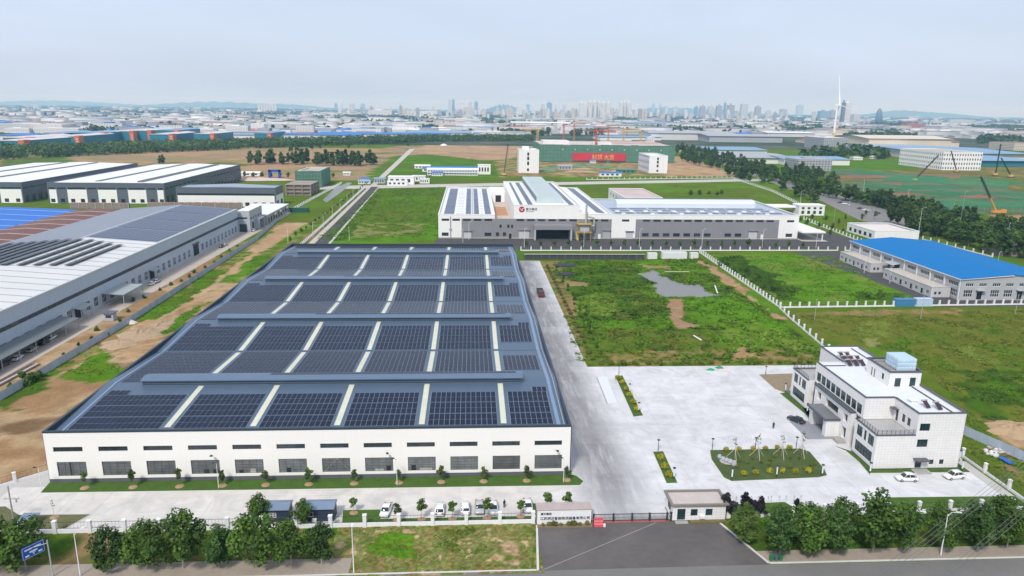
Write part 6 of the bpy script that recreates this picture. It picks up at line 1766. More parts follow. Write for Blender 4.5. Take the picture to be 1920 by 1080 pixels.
# small street trees along the white plant's road
for i in range(21):
 u = 975 + i * 26.0
 p = (118.5 + i * 8.1, 262.0 + (.8 if i % 2 else 0))
 tree('palm', p, 1.15 + .35 * rnd.random(), 'small round tree on the road in front of the white plant, ' + ORD[i] + ' from the left', 'small trees in front of the white plant', 'road_tree')
# trees beside the small gatehouse and crossing
for p in [(318.8, 349.7), (314.8, 331.1), (332.1, 359.9), (319.2, 322.5), (337.6, 350.2), (324.1, 314.1), (342.2, 340.9), (358.7, 363.1), (345.7, 327.4), (366.8, 355.8), (309.2, 305.6), (312.6, 293.9), (327.1, 305.9), (337.9, 306.1), (302.3, 313.6), (385.5, 371.6), (384.1, 382.2)]:
 tree('small', p, rnd.uniform(1.2, 1.9), 'young planted tree in the garden beside the white plant canopy', 'young trees in the canopy garden', 'young_tree')
def scatter(poly, n, mind, seed):
 rg = random.Random(seed)
 xs, ys = [p[0] for p in poly], [p[1] for p in poly]
 out = []
 for _ in range(n * 60):
  if len(out) >= n: break
  x, y = rg.uniform(min(xs), max(xs)), rg.uniform(min(ys), max(ys))
  if not inpoly(np.array([x]), np.array([y]), poly)[0]: continue
  if any((x - a) ** 2 + (y - b) ** 2 < mind ** 2 for a, b in out): continue
  out.append((x, y))
 return out
for (poly, n, md, sd, lab) in (([(464.5, 1246.4), (508.6, 1253.8), (485.0, 827.7), (477.8, 608.0), (442.6, 528.8), (411.1, 502.1), (395.5, 592.1), (396.1, 704.2), (412.8, 947.2)], 150, 5.4, 1, 'dark green avenue tree behind the white plant'),
          ([(438.2, 728.5), (501.1, 748.6), (489.3, 636.5), (433.8, 519.7), (383.9, 463.0), (392.7, 571.9)], 34, 6.5, 2, 'dark green avenue tree near the crossing'),
          ([(416.8, 510.5), (442.7, 472.9), (435.1, 412.6), (437.7, 357.7), (442.3, 294.2), (390.9, 228.7), (379.0, 237.4), (384.3, 303.0), (409.9, 357.0), (427.3, 437.5)], 150, 6.2, 3, 'dense dark green tree in the belt behind the blue roof'),
          ([(386.9, 356.4), (388.4, 323.9), (376.8, 296.9), (369.0, 292.9)], 8, 6.0, 4, 'dark green tree beside the low white box building')):
 for p in scatter(poly, n, md, sd):
  k_, s_ = ('mid' if rnd.random() < .72 else 'midlight'), rnd.uniform(.85, 1.4) * (1.2 if 'avenue' in lab else 1.05)
  l_ = ('tall ' if s_ > 1.12 else 'low ' if s_ < .95 else 'middling ') + (lab if k_ == 'mid' else lab.replace('dark', 'lighter'))
  bx = [q[0] for q in poly]
  l_ += ', ' + ('left', 'middle', 'right')[min(2, int(3 * (p[0] - min(bx)) / (max(bx) - min(bx))))] + ' part'
  tree(k_, p, s_, l_, l_.replace('tree', 'trees'), 'belt_tree')
# the row of trees in the ploughed fields, lone trees
for i in range(44):
 t_ = i / 43
 a, b = (-206.3, 862.3), (-45.6, 852.4)
 tree('poplar', (a[0] + (b[0] - a[0]) * t_ + rnd.uniform(-5, 5), a[1] + (b[1] - a[1]) * t_ + rnd.uniform(-30, 18)), rnd.uniform(.8, 1.35), ('left', 'middle', 'right')[min(2, i // 15)] + ' part tree in the row across the ploughed field beyond the netted building', 'row of trees in the ploughed field', 'field_tree')
for p in [(-223.1, 1131.0), (-216.2, 1148.0), (-198.2, 1184.1), (-187.8, 1203.1), (-322.4, 839.0), (-318.5, 839.5), (-140.3, 1229.5), (-119.5, 1351.0), (-40.6, 1345.8)]:
 tree('poplar', p, rnd.uniform(.65, .95), 'lone tree standing in the far ploughed fields', 'lone trees in the far fields', 'field_tree')
for i in range(12):
 p = (-168.9, 639.5)
 tree('midlight', (p[0] + i * 9.5, p[1] + 20 + rnd.uniform(-3, 3)), rnd.uniform(.5, .7), 'small roadside tree behind the slate shed, ' + ORD[i] + ' from the left', 'small trees behind the slate shed', 'road_tree')
for i in range(26):
 a, b = (-13.6, 617.2), (-11.8, 271.1)
 t_ = i / 25
 tree('small', (a[0] - 4.5 + (b[0] - a[0]) * t_, a[1] + (b[1] - a[1]) * t_), rnd.uniform(.8, 1.3), 'small tree along the narrow access road, ' + ORD[i] + ' from its far end', 'small trees along the access road', 'road_tree')
for p in [(302.2, 525.5), (313.0, 530.4), (318.0, 522.1), (326.2, 535.5), (292.1, 520.7)]:
 tree('bush', p, rnd.uniform(1.4, 2.2), 'dark bush on the green behind the long white hall', 'bushes behind the long white hall', 'bush', 'bush')
# far woodland belts: one mass of foliage each
def woodland(label, polys, spacing, h, seed, per=16, leaf=3.2):
 rg = np.random.default_rng(seed)
 Vs, Cs = [], []
 for poly in polys:
  xs, ys = np.array([p[0] for p in poly]), np.array([p[1] for p in poly])
  area = abs(np.sum(xs * np.roll(ys, -1) - np.roll(xs, -1) * ys)) / 2
  n = int(area / spacing ** 2)
  X, Y = rg.uniform(xs.min(), xs.max(), n * 14), rg.uniform(ys.min(), ys.max(), n * 14)
  k = np.nonzero(inpoly(X, Y, poly))[0][:n]
  for x, y in zip(X[k], Y[k]):
   hh = h * rg.uniform(.65, 1.15)
   r = hh * .33
   V, C = leaf_arrays(rg, [(x, y, hh * .5, r, r, hh * .48), (x + rg.normal() * r * .5, y, hh * .72, r * .6, r * .6, hh * .3)], per, leaf * hh / h, PAL_DK)
   Vs.append(V)
   Cs.append(C * rg.uniform(.75, 1.25))
 me = leaf_mesh('woodland', np.concatenate(Vs), np.concatenate(Cs))
 o = bpy.data.objects.new('woodland', me)
 link(o)
 tag(o, label, 'woodland', kind='stuff')
woodland('dark green belt of trees across the far edge of the ploughed fields', [[(-550.1, 879.3), (-464.8, 994.0), (-301.4, 1200.0), (-13.9, 1527.9), (239.5, 1643.0), (251.8, 1788.5), (-24.1, 1699.7), (-355.6, 1389.6), (-549.9, 1171.6), (-667.8, 1071.0)]], 7.5, 13, 5)
# weeds and rough grass as one mass
WEEDM = attrmat('weeds', 0.8, 0.8, 1.2, 1.5, translucent=0.25, spec=0.1)
rg = np.random.default_rng(21)
Vs, Cs = [], []
for poly, n, hmin, hmax in (([(127.0, 219.1), (209.2, 230.4), (201.7, 74.2), (189.4, 66.5), (119.9, 67.0)], 26000, .25, .95),
       ([(216.3, 236.2), (283.7, 236.7), (271.2, 144.1), (214.1, 137.8)], 9000, .2, .7),
       ([(209.9, 120.7), (309.9, 127.2), (330, 100), (260, 10), (217.7, 12.1), (215.4, 25.9), (226.3, 58.3), (222.3, 82.3)], 26000, .2, .6),
       ([(215.4, 25.9), (213.6, 6.7), (215, -2), (202, -10), (201, 5)], 1500, .2, .6),
       ([(65, -32), (98, -32), (99, -19), (65, -19)], 4200, .08, .3),
       ([(-30, -27.8), (66, -27.8), (66, -19), (-30, -19)], 5200, .08, .3),
       ([(137, -28), (215, -28), (215, -18.5), (137, -18.5)], 6500, .1, .45),
       ([(-38, 45), (0, 45), (0, 235), (-38, 235)], 9000, .15, .5),
       ([(-4.2, 278.0), (-3.7, 552.2), (69.2, 580.9), (67.1, 291.6)], 9000, .3, .9)):
 xs, ys = [p[0] for p in poly], [p[1] for p in poly]
 X, Y = rg.uniform(min(xs), max(xs), n), rg.uniform(min(ys), max(ys), n)
 C, Z = paint(X, Y)
 ok = inpoly(X, Y, poly) & (C[:, 1] > C[:, 0] * 1.12) & ~inpoly(X, Y, pond) & (fbm(X, Y, 6, 55) > .40)
 X, Y, C, Z = X[ok], Y[ok], C[ok] * rg.uniform(1.0, 1.7, ok.sum())[:, None], np.clip(Z[ok], -.05, 1.2) - .04
 m = len(X)
 for b_ in range(3):
  a = rg.uniform(0, 6.283, m)
  h = rg.uniform(hmin, hmax, m) * (.2 + .8 * fbm(X, Y, 8, 66))
  w = h * rg.uniform(.9, 1.5, m)
  ox, oy = rg.normal(size=m) * .25, rg.normal(size=m) * .25
  c, s_ = np.cos(a), np.sin(a)
  lx, ly = rg.normal(size=m) * h * 1.1, rg.normal(size=m) * h * 1.1
  P0 = np.stack([X + ox - c * w, Y + oy - s_ * w, Z], 1)
  P1 = np.stack([X + ox + c * w, Y + oy + s_ * w, Z], 1)
  P2 = np.stack([X + ox + lx, Y + oy + ly, Z + h], 1)
  Vs.append(np.stack([P0, P1, P2], 1).reshape(-1, 3))
  Cs.append(np.repeat(C, 3, axis=0))
V, C = np.concatenate(Vs), np.concatenate(Cs)
wd = bpy.data.objects.new('weeds', colmesh('weeds', V, np.arange(len(V)).reshape(-1, 3), C, WEEDM, smooth=False))
link(wd)
tag(wd, 'tall weeds and rough grass over the unbuilt plots', 'weeds', kind='stuff')


# ------------------------------------------------------------------ cars
TYRE = mat('tyre_rubber', (.02, .02, .02), 0.8)
RIM = mat('alloy_rim', (.42, .43, .44), 0.35, metal=0.5)
CARGLASS = glassmat('car_glass', (.02, .025, .03), 0.05)
LAMPM = mat('headlamp', (.62, .65, .68), 0.2)
TAILM = mat('tail_lamp', (.30, .02, .02), 0.3)
def loft(mb, secs):
 """rings of equal length joined along x, ends capped"""
 n = len(secs[0])
 k = len(mb.v)
 for s_ in secs:
  mb.v += s_
 for i in range(len(secs) - 1):
  for j in range(n):
   q = (j + 1) % n
   mb.f.append((k + i * n + j, k + i * n + q, k + (i + 1) * n + q, k + (i + 1) * n + j))
 mb.f.append(tuple(k + j for j in range(n - 1, -1, -1)))
 mb.f.append(tuple(k + (len(secs) - 1) * n + j for j in range(n)))
 return mb
def car_section(x, hw, z0, z1, r=.12):
 return [(x, -hw * .92, z0), (x, -hw, z0 + r), (x, -hw, z1 - r * 1.4), (x, -hw * .90, z1), (x, hw * .90, z1), (x, hw, z1 - r * 1.4), (x, hw, z0 + r), (x, hw * .92, z0)]
CARS = {}
def car(kind_, paint_, loc, rz, label, group='parked cars'):
 """nose points along +x before turning"""
 suv = kind_ == 'suv'
 t = thing('parked_car', label, 'car', (loc[0], loc[1], .056), group, rz)
 if kind_ not in CARS:
  h = 1.66 if suv else 1.46
  zb = .95 if suv else .86
  b = MB()
  loft(b, [car_section(x, w, a, z) for x, w, a, z in ((2.30, .70, .42, .66), (2.18, .84, .30, .80), (1.6, .90, .24, zb - .02), (.9, .91, .22, zb + .03), (0, .915, .22, zb + .05), (-1.2, .915, .22, zb + .07), (-1.9, .90, .24, zb + (.08 if suv else .03)), (-2.2, .84, .32, zb), (-2.30, .76, .45, .78))])
  body = b.mesh('body')
  g_ = MB()
  xs = ((1.05, .80, zb + .02), (.35, .74, h - .08), (-.2, .73, h - .03), (-1.2, .72, h - .07), ((-1.95 if suv else -1.75), .76, zb + .04))
  def cs(x, w, z):
   return [(x, -.80, zb - .02), (x, -w * .98, max(zb, z - .10)), (x, -w * .86, z), (x, w * .86, z), (x, w * .98, max(zb, z - .10)), (x, .80, zb - .02)]
  loft(g_, [cs(*q) for q in xs])
  glass = g_.mesh('windows')
  rf_ = MB()
  loft(rf_, [[(x, -w, z), (x, -w * .9, z + .035), (x, w * .9, z + .035), (x, w, z)] for x, w, z in ((.42, .66, h - .09), (.30, .70, h - .06), (-.2, .70, h - .02), (-1.15, .69, h - .055), ((-1.62 if suv else -1.3), .66, h - (.22 if suv else .17)))])
  roof_ = rf_.mesh('roof')
  pl = MB()
  for y in (-1, 1):
   for xa, xb in ((1.0, .38), (-.35, -.25), (-1.6, -1.15)):
    pl.tube((xa, y * .80, zb + .02), (xb, y * .70, h - .08), .045, n=4)
  pil = pl.mesh('pillars')
  w_ = MB().tube((0, -.11, 0), (0, .11, 0), .33, n=14).mesh('wheel')
  r_ = MB().tube((0, -.125, 0), (0, .125, 0), .2, n=10).mesh('rim')
  l_ = MB().box(-.1, -.2, -.07, .1, .2, .07).mesh('lamp')
  CARS[kind_] = (body, glass, roof_, pil, w_, r_, l_, h, zb)
 body, glass, roof_, pil, w_, r_, l_, h, zb = CARS[kind_]
 def part(nm, me, m, loc_=(0, 0, 0), par=t, smooth=True):
  me = me.copy()
  me.materials.append(m)
  if smooth: me.polygons.foreach_set('use_smooth', [len(p.vertices) == 4 and nm in ('body', 'windows', 'roof') for p in me.polygons])
  o = bpy.data.objects.new(nm, me)
  o.location = loc_
  link(o, par)
  return o
 part('body', body, paint_)
 part('windows', glass, CARGLASS)
 part('roof', roof_, paint_)
 part('pillars', pil, paint_)
 for x in (1.42, -1.40):
  for y in (-.83, .83):
   o = part('wheel', w_, TYRE, (x, y, .33))
   part('rim', r_, RIM, (0, 0, 0), o)
 for y in (-.62, .62):
  part('headlight', l_, LAMPM, (2.14, y, .70))
  part('tail_light', l_, TAILM, (-2.20, y, .86))
 return t
def carpaint(n, c, r=.25):
 m = mat(n, c, r, 0.03, 1.0, spec=0.5)
 m.node_tree.nodes['Principled BSDF'].inputs['Coat Weight'].default_value = 0.4
 return m
CW, CS_, CB = carpaint('white_car_paint', (.72, .73, .74)), carpaint('silver_car_paint', (.40, .41, .42)), carpaint('black_car_paint', (.018, .022, .028))
DN = -math.pi / 2
car('sedan', CW, (70.4, -13.6), DN - .10, 'white sedan alone at the left end of the parking row')
car('sedan', CW, (80.8, -13.6), math.pi / 2, 'white car parked nose away, second from the left in the row')
car('suv', CW, (85.7, -13.4), math.pi / 2 + .02, 'white hatchback third from the left in the parking row')
car('sedan', CS_, (88.5, -13.2), DN, 'silver grey car between two white ones in the row')
car('sedan', CW, (91.2, -13.5), DN, 'white sedan just right of the silver car')
car('sedan', CW, (98.0, -13.0), DN, 'white sedan alone beside the name wall')
car('suv', CW, (180.2, -4.7), math.pi - .08, 'white hatchback at the near side of the office, left one')
car('suv', CW, (191.2, -4.1), math.pi + .12, 'white hatchback at the near side of the office, right one')
car('sedan', CB, (169.4, 25.2), 2.1, 'black car standing on the pale yard before the office')
for i, p in enumerate([(408.6, 467.7), (408.7, 460.6), (407.4, 450.1), (405.9, 430.2), (405.2, 420.7), (406.3, 414.6), (405.2, 402.6)]):
 car(('sedan', 'suv')[i % 2], (CB, CW, CS_)[i % 3], p, 2.6 + .1 * (i % 3), ('dark', 'white', 'grey')[i % 3] + ' car on the far avenue, ' + ORD[i] + ' from the left', 'cars on the avenue')
for i, p in enumerate([(-52.5, 96), (-52.2, 91), (-51.8, 84), (-51.5, 76), (-52.0, 70), (-51.4, 176), (-51.8, 172), (-50.5, 258), (-50.2, 263), (-49, 312)]):
 car(('sedan', 'suv')[i % 2], (CW, CB, CS_)[i % 3], p, 1.57 + .1 * (i % 2), ('white', 'black', 'grey')[i % 3] + ' car beside the long grey plant, ' + ORD[i] + ' from its near end', 'cars beside the grey plant')
# flatbed lorry on the side road
lo = thing('lorry', 'dark loaded lorry driving on the side road beside the solar roof', 'lorry', (116.2, 152, .06))
LB = mat('lorry_brown', (.05, .04, .038), 0.6, 0.3, 0.6)
obj('cab', MB().extrude_x([(148.0, .6), (148.0, 1.7), (148.35, 2.75), (150.0, 2.8), (150.0, .6)], 115.0, 117.4), mat('lorry_red', (.13, .035, .03), 0.5), lo)
obj('windscreen', MB().face((115.15, 147.98, 1.75), (117.25, 147.98, 1.75), (117.2, 148.28, 2.6), (115.2, 148.28, 2.6)), CARGLASS, lo)
obj('chassis', MB().box(115.3, 148.2, .45, 117.1, 157.6, .85), DKMETAL, lo)
obj('load_bed', MB().box(114.9, 150.3, .86, 117.5, 157.8, 1.1).box(114.9, 150.3, 1.1, 115.0, 157.8, 1.9).box(117.4, 150.3, 1.1, 117.5, 157.8, 1.9).box(115.01, 157.7, 1.1, 117.39, 157.8, 1.9).box(115.01, 150.3, 1.1, 117.39, 150.4, 1.9), LB, lo)
obj('load', MB().box(115.1, 150.6, 1.1, 117.3, 157.5, 1.7).box(115.3, 152.0, 1.7, 116.9, 154.5, 2.1), mat('dark_load', (.03, .035, .045), 0.6, 0.4, 0.8), lo)
for x in (115.15, 117.25):
 for y in (149.2, 154.9, 156.2):
  obj('wheel', MB().tube((x - .16, y, .5), (x + .16, y, .5), .48, n=12), TYRE, lo)

# ------------------------------------------------------------------ people
def person(loc, rz, label, shirt, trousers):
 t = thing('person', label, 'person', (loc[0], loc[1], .056), None, rz)
 def skin(nm, verts, edges, radii, m):
  me = bpy.data.meshes.new(nm)
  me.from_pydata(verts, edges, [])
  o = bpy.data.objects.new(nm, me)
  link(o, t)
  md = o.modifiers.new('skin', 'SKIN')
  for i, r in enumerate(radii):
   me.skin_vertices[0].data[i].radius = (r, r)
  me.skin_vertices[0].data[0].use_root = True
  o.modifiers.new('smooth', 'SUBSURF').levels = 1
  md.use_smooth_shade = True
  me.materials.append(m)
  return o
 v = [(0, 0, .95), (0, 0, 1.18), (0, 0, 1.40), (0, 0, 1.50), (0, .01, 1.58), (0, .015, 1.70),
   (-.19, 0, 1.40), (-.25, .02, 1.14), (-.24, .10, .90), (.19, 0, 1.40), (.25, .0, 1.14), (.23, .08, .90),
   (-.10, 0, .90), (-.11, .03, .48), (-.11, 0, .08), (-.11, .12, .04), (.10, 0, .90), (.12, -.02, .48), (.13, -.06, .08), (.13, .06, .04)]
 e = [(0, 1), (1, 2), (2, 3), (3, 4), (4, 5), (2, 6), (6, 7), (7, 8), (2, 9), (9, 10), (10, 11), (0, 12), (12, 13), (13, 14), (14, 15), (0, 16), (16, 17), (17, 18), (18, 19)]
 r = [.15, .15, .15, .06, .095, .085, .075, .05, .04, .075, .05, .04, .095, .065, .045, .045, .095, .065, .045, .045]
 skin('body', v, e, r, shirt)
 hd = MB().lathe([(.03, 1.52), (.085, 1.57), (.10, 1.65), (.095, 1.72), (.05, 1.785)], n=10)
 skn = mat('skin', (.42, .26, .18), 0.6)
 me = hd.mesh('head')
 me.materials.append(skn)
 o = bpy.data.objects.new('head', me)
 link(o, t)
 hr = MB().lathe([(.104, 1.66), (.112, 1.73), (.06, 1.80), (.01, 1.815)], (0, -.012, 0), 10).mesh('hair')
 hr.materials.append(mat('black_hair', (.012, .012, .012), 0.6))
 link(bpy.data.objects.new('hair', hr), o)
 tr = MB()
 for s_ in (-1, 1):
  tr.tube((s_ * .10, 0, .98), (s_ * .115, .01, .50), .115, .085, 8).tube((s_ * .115, .01, .50), (s_ * .12, -.01, .10), .085, .07, 8)
 tm = tr.mesh('trousers')
 tm.materials.append(trousers)
 link(bpy.data.objects.new('trousers', tm), t)
 return t
BLK_ = mat('black_cloth', (.015, .015, .018), 0.9)
person((161.9, 21.4), 2.6, 'person in black clothes standing on the pale yard before the office', BLK_, BLK_)
person((93.4, -12.6), 0.4, 'person in dark clothes standing among the parked cars', BLK_, mat('navy_cloth', (.02, .025, .05), 0.9))

# ------------------------------------------------------------------ lamps, poles, signs
def lamp_proto(h, arm, m):
 mb = MB().tube((0, 0, 0), (0, 0, h), .11, .065, 8)
 a = MB()
 pts = [(0, 0, h - .4), (arm * .35, 0, h + .35), (arm, 0, h + .5)]
 a.path(pts, .045, 5)
 hd = MB().box(arm - .15, -.14, h + .44, arm + .65, .14, h + .56)
 return mb, a, hd
def street_lamp(loc, h, arm, rz, label, group=None, m=None):
 t = thing('street_lamp', label, 'street lamp', loc, group, rz)
 m = m or WPAINT
 mb, a, hd = lamp_proto(h, arm, m)
 for nm, q in (('pole', mb), ('arm', a), ('lamp_head', hd)):
  me = q.mesh(nm)
  me.materials.append(m)
  link(bpy.data.objects.new(nm, me), t)
 b_ = MB().lathe([(.2, 0), (.2, .08), (.13, .3)], n=8).mesh('base')
 b_.materials.append(METAL)
 link(bpy.data.objects.new('base', b_), t)
 return t
street_lamp((22.0, -31.2), 8.0, 1.1, .7, 'white curved street lamp among the left street trees')
street_lamp((67.1, -32.0), 8.2, .5, 1.6, 'slim white street lamp at the end of the left pavement')
street_lamp((170.5, -31.0), 8.3, 1.5, -.2, 'white street lamp in front of the right street trees')
for i, (x, h) in enumerate([(.2, 5.2), (35.2, 5.6), (71.5, 6.0), (106.3, 5.6)]):
 t = thing('yard_lamp', 'white lamp post on the facade lawn, ' + ORD[i] + ' from the left', 'lamp post', (x, -3.4, .1), 'lamp posts on the facade lawn')
 obj('pole', MB().tube((x, -3.4, .1), (x, -3.4, h), .07, .05, 6), WPAINT, t)
 obj('lamp_head', MB().tube((x, -3.4, h - .1), (x - .5, -3.6, h + .35), .04, n=5).box(x - .8, -3.75, h + .3, x - .35, -3.45, h + .45), DKMETAL, t)
def garden_lamp(p, label, white=True):
 t = thing('garden_lamp', label, 'garden lamp', (p[0], p[1], .05), 'garden lamps round the yard')
 obj('pole', MB().tube((p[0], p[1], .05), (p[0], p[1], 2.9), .075, .06, 6), DKMETAL, t)
 if white: obj('shade', MB().tube((p[0], p[1], .9), (p[0], p[1], 2.7), .16, .16, 8), mat('lamp_shade', (.62, .66, .70), 0.4), t)
 obj('cap', MB().lathe([(.12, 2.72), (.36, 2.8), (.36, 2.9), (.08, 3.02)], (p[0], p[1], 0), 8), DKMETAL, t)
gl = [((130.7, 59.1), 0, 'at the far end of the long bed'), ((130.8, 44.7), 1, 'at the middle of the long bed'), ((130.4, 31.8), 1, 'at the near end of the long bed'), ((130.0, 10.3), 0, 'at the far end of the short bed'), ((130.0, -2.9), 1, 'at the near end of the short bed'),
   ((142.8, 10.5), 0, 'at the far left corner of the oval lawn'), ((153.1, 10.7), 0, 'at the far middle of the oval lawn'), ((162.9, 10.7), 0, 'at the far right corner of the oval lawn'), ((142.4, -3.5), 1, 'at the near left corner of the oval lawn'), ((152.5, -2.7), 1, 'at the near middle of the oval lawn'),
   ((162.6, -2.6), 1, 'at the right end of the oval lawn'), ((174.7, 57.6), 0, 'at the corner of the dry bed'), ((174.8, 44.0), 1, 'between dry bed and office lawn'), ((174.5, 30.0), 1, 'on the lawn beside the black car'), ((173.6, -2.0), 1, 'at the near left corner of the office'), ((194.8, -1.5), 1, 'at the near right corner of the office'), ((197.3, 3.1), 1, 'behind the right corner of the office')]
for p, w, lab in gl:
 garden_lamp(p, 'short garden lamp ' + lab, bool(w))
# small bollard saplings along the kerb right of the gatehouse
for i, u in enumerate([1374, 1385, 1402, 1415, 1434, 1440, 1455, 1468, 1483, 1496]):
 p = (140.0, -10.8)
 q = (p[0] + (u - 1374) * .1085, -12.7)
 tree('bare', q, .32, 'tiny bare sapling along the kerb right of the gatehouse, ' + ORD[i] + ' from left', 'tiny saplings along the kerb', 'sapling')
# direction sign
ds = thing('direction_sign', 'blue road direction sign on a tall grey pole at the street corner', 'road sign', (17.6, -31.2, .11))
obj('pole', MB().tube((17.6, -31.2, .1), (17.6, -31.2, 6.9), .13, .10, 8).tube((17.6, -31.2, 6.4), (15.6, -32.6, 6.4), .07, n=6), METAL, ds)
SBL = mat('sign_blue', (.010, .085, .36), 0.4, 0.04, 0.8)
sgm = MB().box(-1.7, -.05, -1.05, 1.7, .05, 1.05).mesh('sign_board')
sgm.materials.append(SBL)
sb = lobj('sign_board', sgm, ds, (15.9, -32.3, 5.9), 1.0)
ed = MB().box(-1.64, -.056, .96, 1.64, -.051, 1.0).box(-1.64, -.056, -1.0, 1.64, -.051, -.96).box(-1.64, -.056, -.96, -1.6, -.051, .96).box(1.6, -.056, -.96, 1.64, -.051, .96).mesh('sign_border')
ed.materials.append(WPAINT)
lobj('sign_border', ed, sb, (15.9, -32.3, 5.9), 0)
ln = MB()
for x0, x1, z0, z1 in ((-1.3, -.2, .35, .6), (.2, 1.2, .35, .6), (-.6, .6, -.25, .05), (-1.3, -.7, -.75, -.45), (.7, 1.3, -.75, -.45), (-.06, .06, -.8, -.3), (-.25, .25, -.42, -.34)):
 ln.box(x0, -.057, z0, x1, -.052, z1)
lm_ = ln.mesh('sign_marks')
lm_.materials.append(WPAINT)
lobj('sign_marks', lm_, sb, (15.9, -32.3, 5.9), 0)
# timber utility pole with crossarm, left corner
up = thing('utility_pole', 'grey utility pole with insulators at the left corner of the yard', 'utility pole', (1.2, -14.2, .1))
obj('pole', MB().tube((1.2, -14.2, .1), (1.2, -14.2, 7.4), .16, .11, 8), CONC, up)
obj('crossarm', MB().box(.1, -14.3, 4.7, 2.9, -14.15, 4.85).box(2.2, -14.35, 4.0, 2.35, -14.05, 4.7), METAL, up)
for x in (.3, 2.0, 2.7): obj('insulator', MB().lathe([(.05, 0), (.10, .1), (.05, .25), (.09, .3), (.04, .42)], (x, -14.22, 4.85), 7), WPAINT, up)
# roadside lamps along the access road and the plant road, thin white poles
a, b_ = (-7.6, 290), (-13.5, 540)
for i in range(8):
 t_ = i / 7
 street_lamp((a[0] + (b_[0] - a[0]) * t_, a[1] + (b_[1] - a[1]) * t_), 9.0, 1.2, 0.0, 'white lamp along the access road, ' + ORD[i] + ' from its near end', 'lamps along the access road')
for i, x in enumerate((85.6, 117, 151, 183, 219.5, 255, 287)):
 street_lamp((x, 259.5 if x > 110 else 283), 10.5, .9, 0.0, 'white lamp post in front of the white plant, ' + ORD[i] + ' from the left', 'lamps in front of the white plant')
for i, (p, h) in enumerate([((217.1, 114.9), 8), ((259.4, 115.8), 9), ((301.4, 121.1), 8)]):
 t = thing('field_pole', 'thin grey pole in the olive field near the posts, ' + ORD[i] + ' from the left', 'pole', p, 'thin poles in the olive field')
 obj('pole', MB().tube((p[0], p[1], 0), (p[0], p[1], h), .10, .07, 6), METAL, t)
 obj('pole_cap', MB().box(p[0] - .35, p[1] - .1, h, p[0] + .35, p[1] + .1, h + .12), METAL, t)
for i, (p, h) in enumerate([((280.3, 194.7), 8), ((281.0, 173.6), 7.5), ((281.1, 143.2), 8.5), ((304.6, 252.1), 9), ((340.8, 185.4), 12)]):
 street_lamp(p, h, 1.0, .5, 'white lamp post beside the blue-roofed plant, ' + ORD[i] + ' from the left', 'lamps beside the blue-roofed plant')
for i, (p, h) in enumerate([((365.5, 287.2), 20), ((391.7, 287.6), 30), ((410.1, 269.8), 13), ((446.2, 373.4), 13), ((398.0, 253.0), 12), ((375.0, 390.2), 14), ((461.5, 455.8), 13), ((459.2, 473.6), 13), ((465.7, 534.4), 14), ((337.1, 338.4), 15), ((365.5, 451.8), 12), ((396.5, 739.4), 24), ((407.2, 725.9), 16), ((434.7, 564.8), 14)]):
 street_lamp(p, h, 2.2, .4 * (i % 5), 'tall lamp on the avenue by the tree belt, ' + ORD[i] + ' of the group', 'tall lamps by the tree belt', METAL if i % 2 else WPAINT)
for i, p in enumerate([(-18.2, 272.7), (82.1, 274.1), (15.8, 278.3)]):
 t = thing('field_pole', 'thin white pole at the field edge behind the solar roof, ' + ORD[i], 'pole', (p[0], p[1]), 'thin poles behind the solar roof')
 obj('pole', MB().tube((p[0], p[1], 0), (p[0], p[1], 8.5), .10, .06, 6), WPAINT, t)
 obj('pole_base', MB().box(p[0] - .2, p[1] - .2, 0, p[0] + .2, p[1] + .2, .3), CONC, t)
# power line over the street corner (its poles stand outside the view)
WIRE = mat('cable', (.16, .16, .165), 0.6)
def cable(a, b, sag, label):
 pts = []
 for i in range(17):
  t_ = i / 16
  pts.append((a[0] + (b[0] - a[0]) * t_, a[1] + (b[1] - a[1]) * t_, a[2] + (b[2] - a[2]) * t_ - sag * 4 * t_ * (1 - t_)))
 o = obj('power_cable', MB().path(pts, .028, 4), WIRE)
 tag(o, label, 'cable', 'power cables over the street corner')
for i in range(4):
 p0, p1 = (145.3, -50.1), (194.0, -16.3)
 d = (p1[0] - p0[0], p1[1] - p0[1])
 o = i * .75
 cable((p0[0] - d[0] * .5 + o, p0[1] - d[1] * .5 - o * .4, 10.5 + .1 * i), (p1[0] + d[0] * .7 + o, p1[1] + d[1] * .7 - o * .4, 10.5), .5, 'thin power cable over the street corner, ' + ORD[i] + ' from the left')
for i in range(3):
 p0, p1 = (164.9, -43.6), (186.0, -29.4)
 d = (p1[0] - p0[0], p1[1] - p0[1])
 o = i * .7
 cable((p0[0] - d[0] * 1.0 + o, p0[1] - d[1] * 1.0 - o * .4, 9.5), (p1[0] + d[0] * 2.0 + o, p1[1] + d[1] * 2.0 - o * .4, 9.5), .4, 'thin power cable at the right edge over the trees, ' + ORD[i] + ' from the left')
# green wheelie bins at the pavement corner
for i, (x, c) in enumerate([(139.4, (.02, .16, .06)), (140.2, (.08, .10, .13)), (141.0, (.02, .15, .05))]):
 t = thing('wheelie_bin', ('green', 'grey', 'green')[i] + ' wheelie bin at the pavement corner, ' + ('left', 'middle', 'right')[i] + ' one', 'bin', (x, -31.4, .11), 'bins at the pavement corner')
 m = mat('bin_%d' % i, c, 0.5)
 obj('bin_body', MB().extrude_x([(-31.65, .18), (-31.75, 1.0), (-31.1, 1.0), (-31.2, .18)], x - .3, x + .3), m, t)
 obj('lid', MB().extrude_x([(-31.8, 1.0), (-31.78, 1.08), (-31.1, 1.14), (-31.06, 1.0)], x - .33, x + .33), m, t)
 obj('wheel', MB().tube((x - .3, -31.18, .22), (x + .3, -31.18, .22), .11, n=8), TYRE, t)
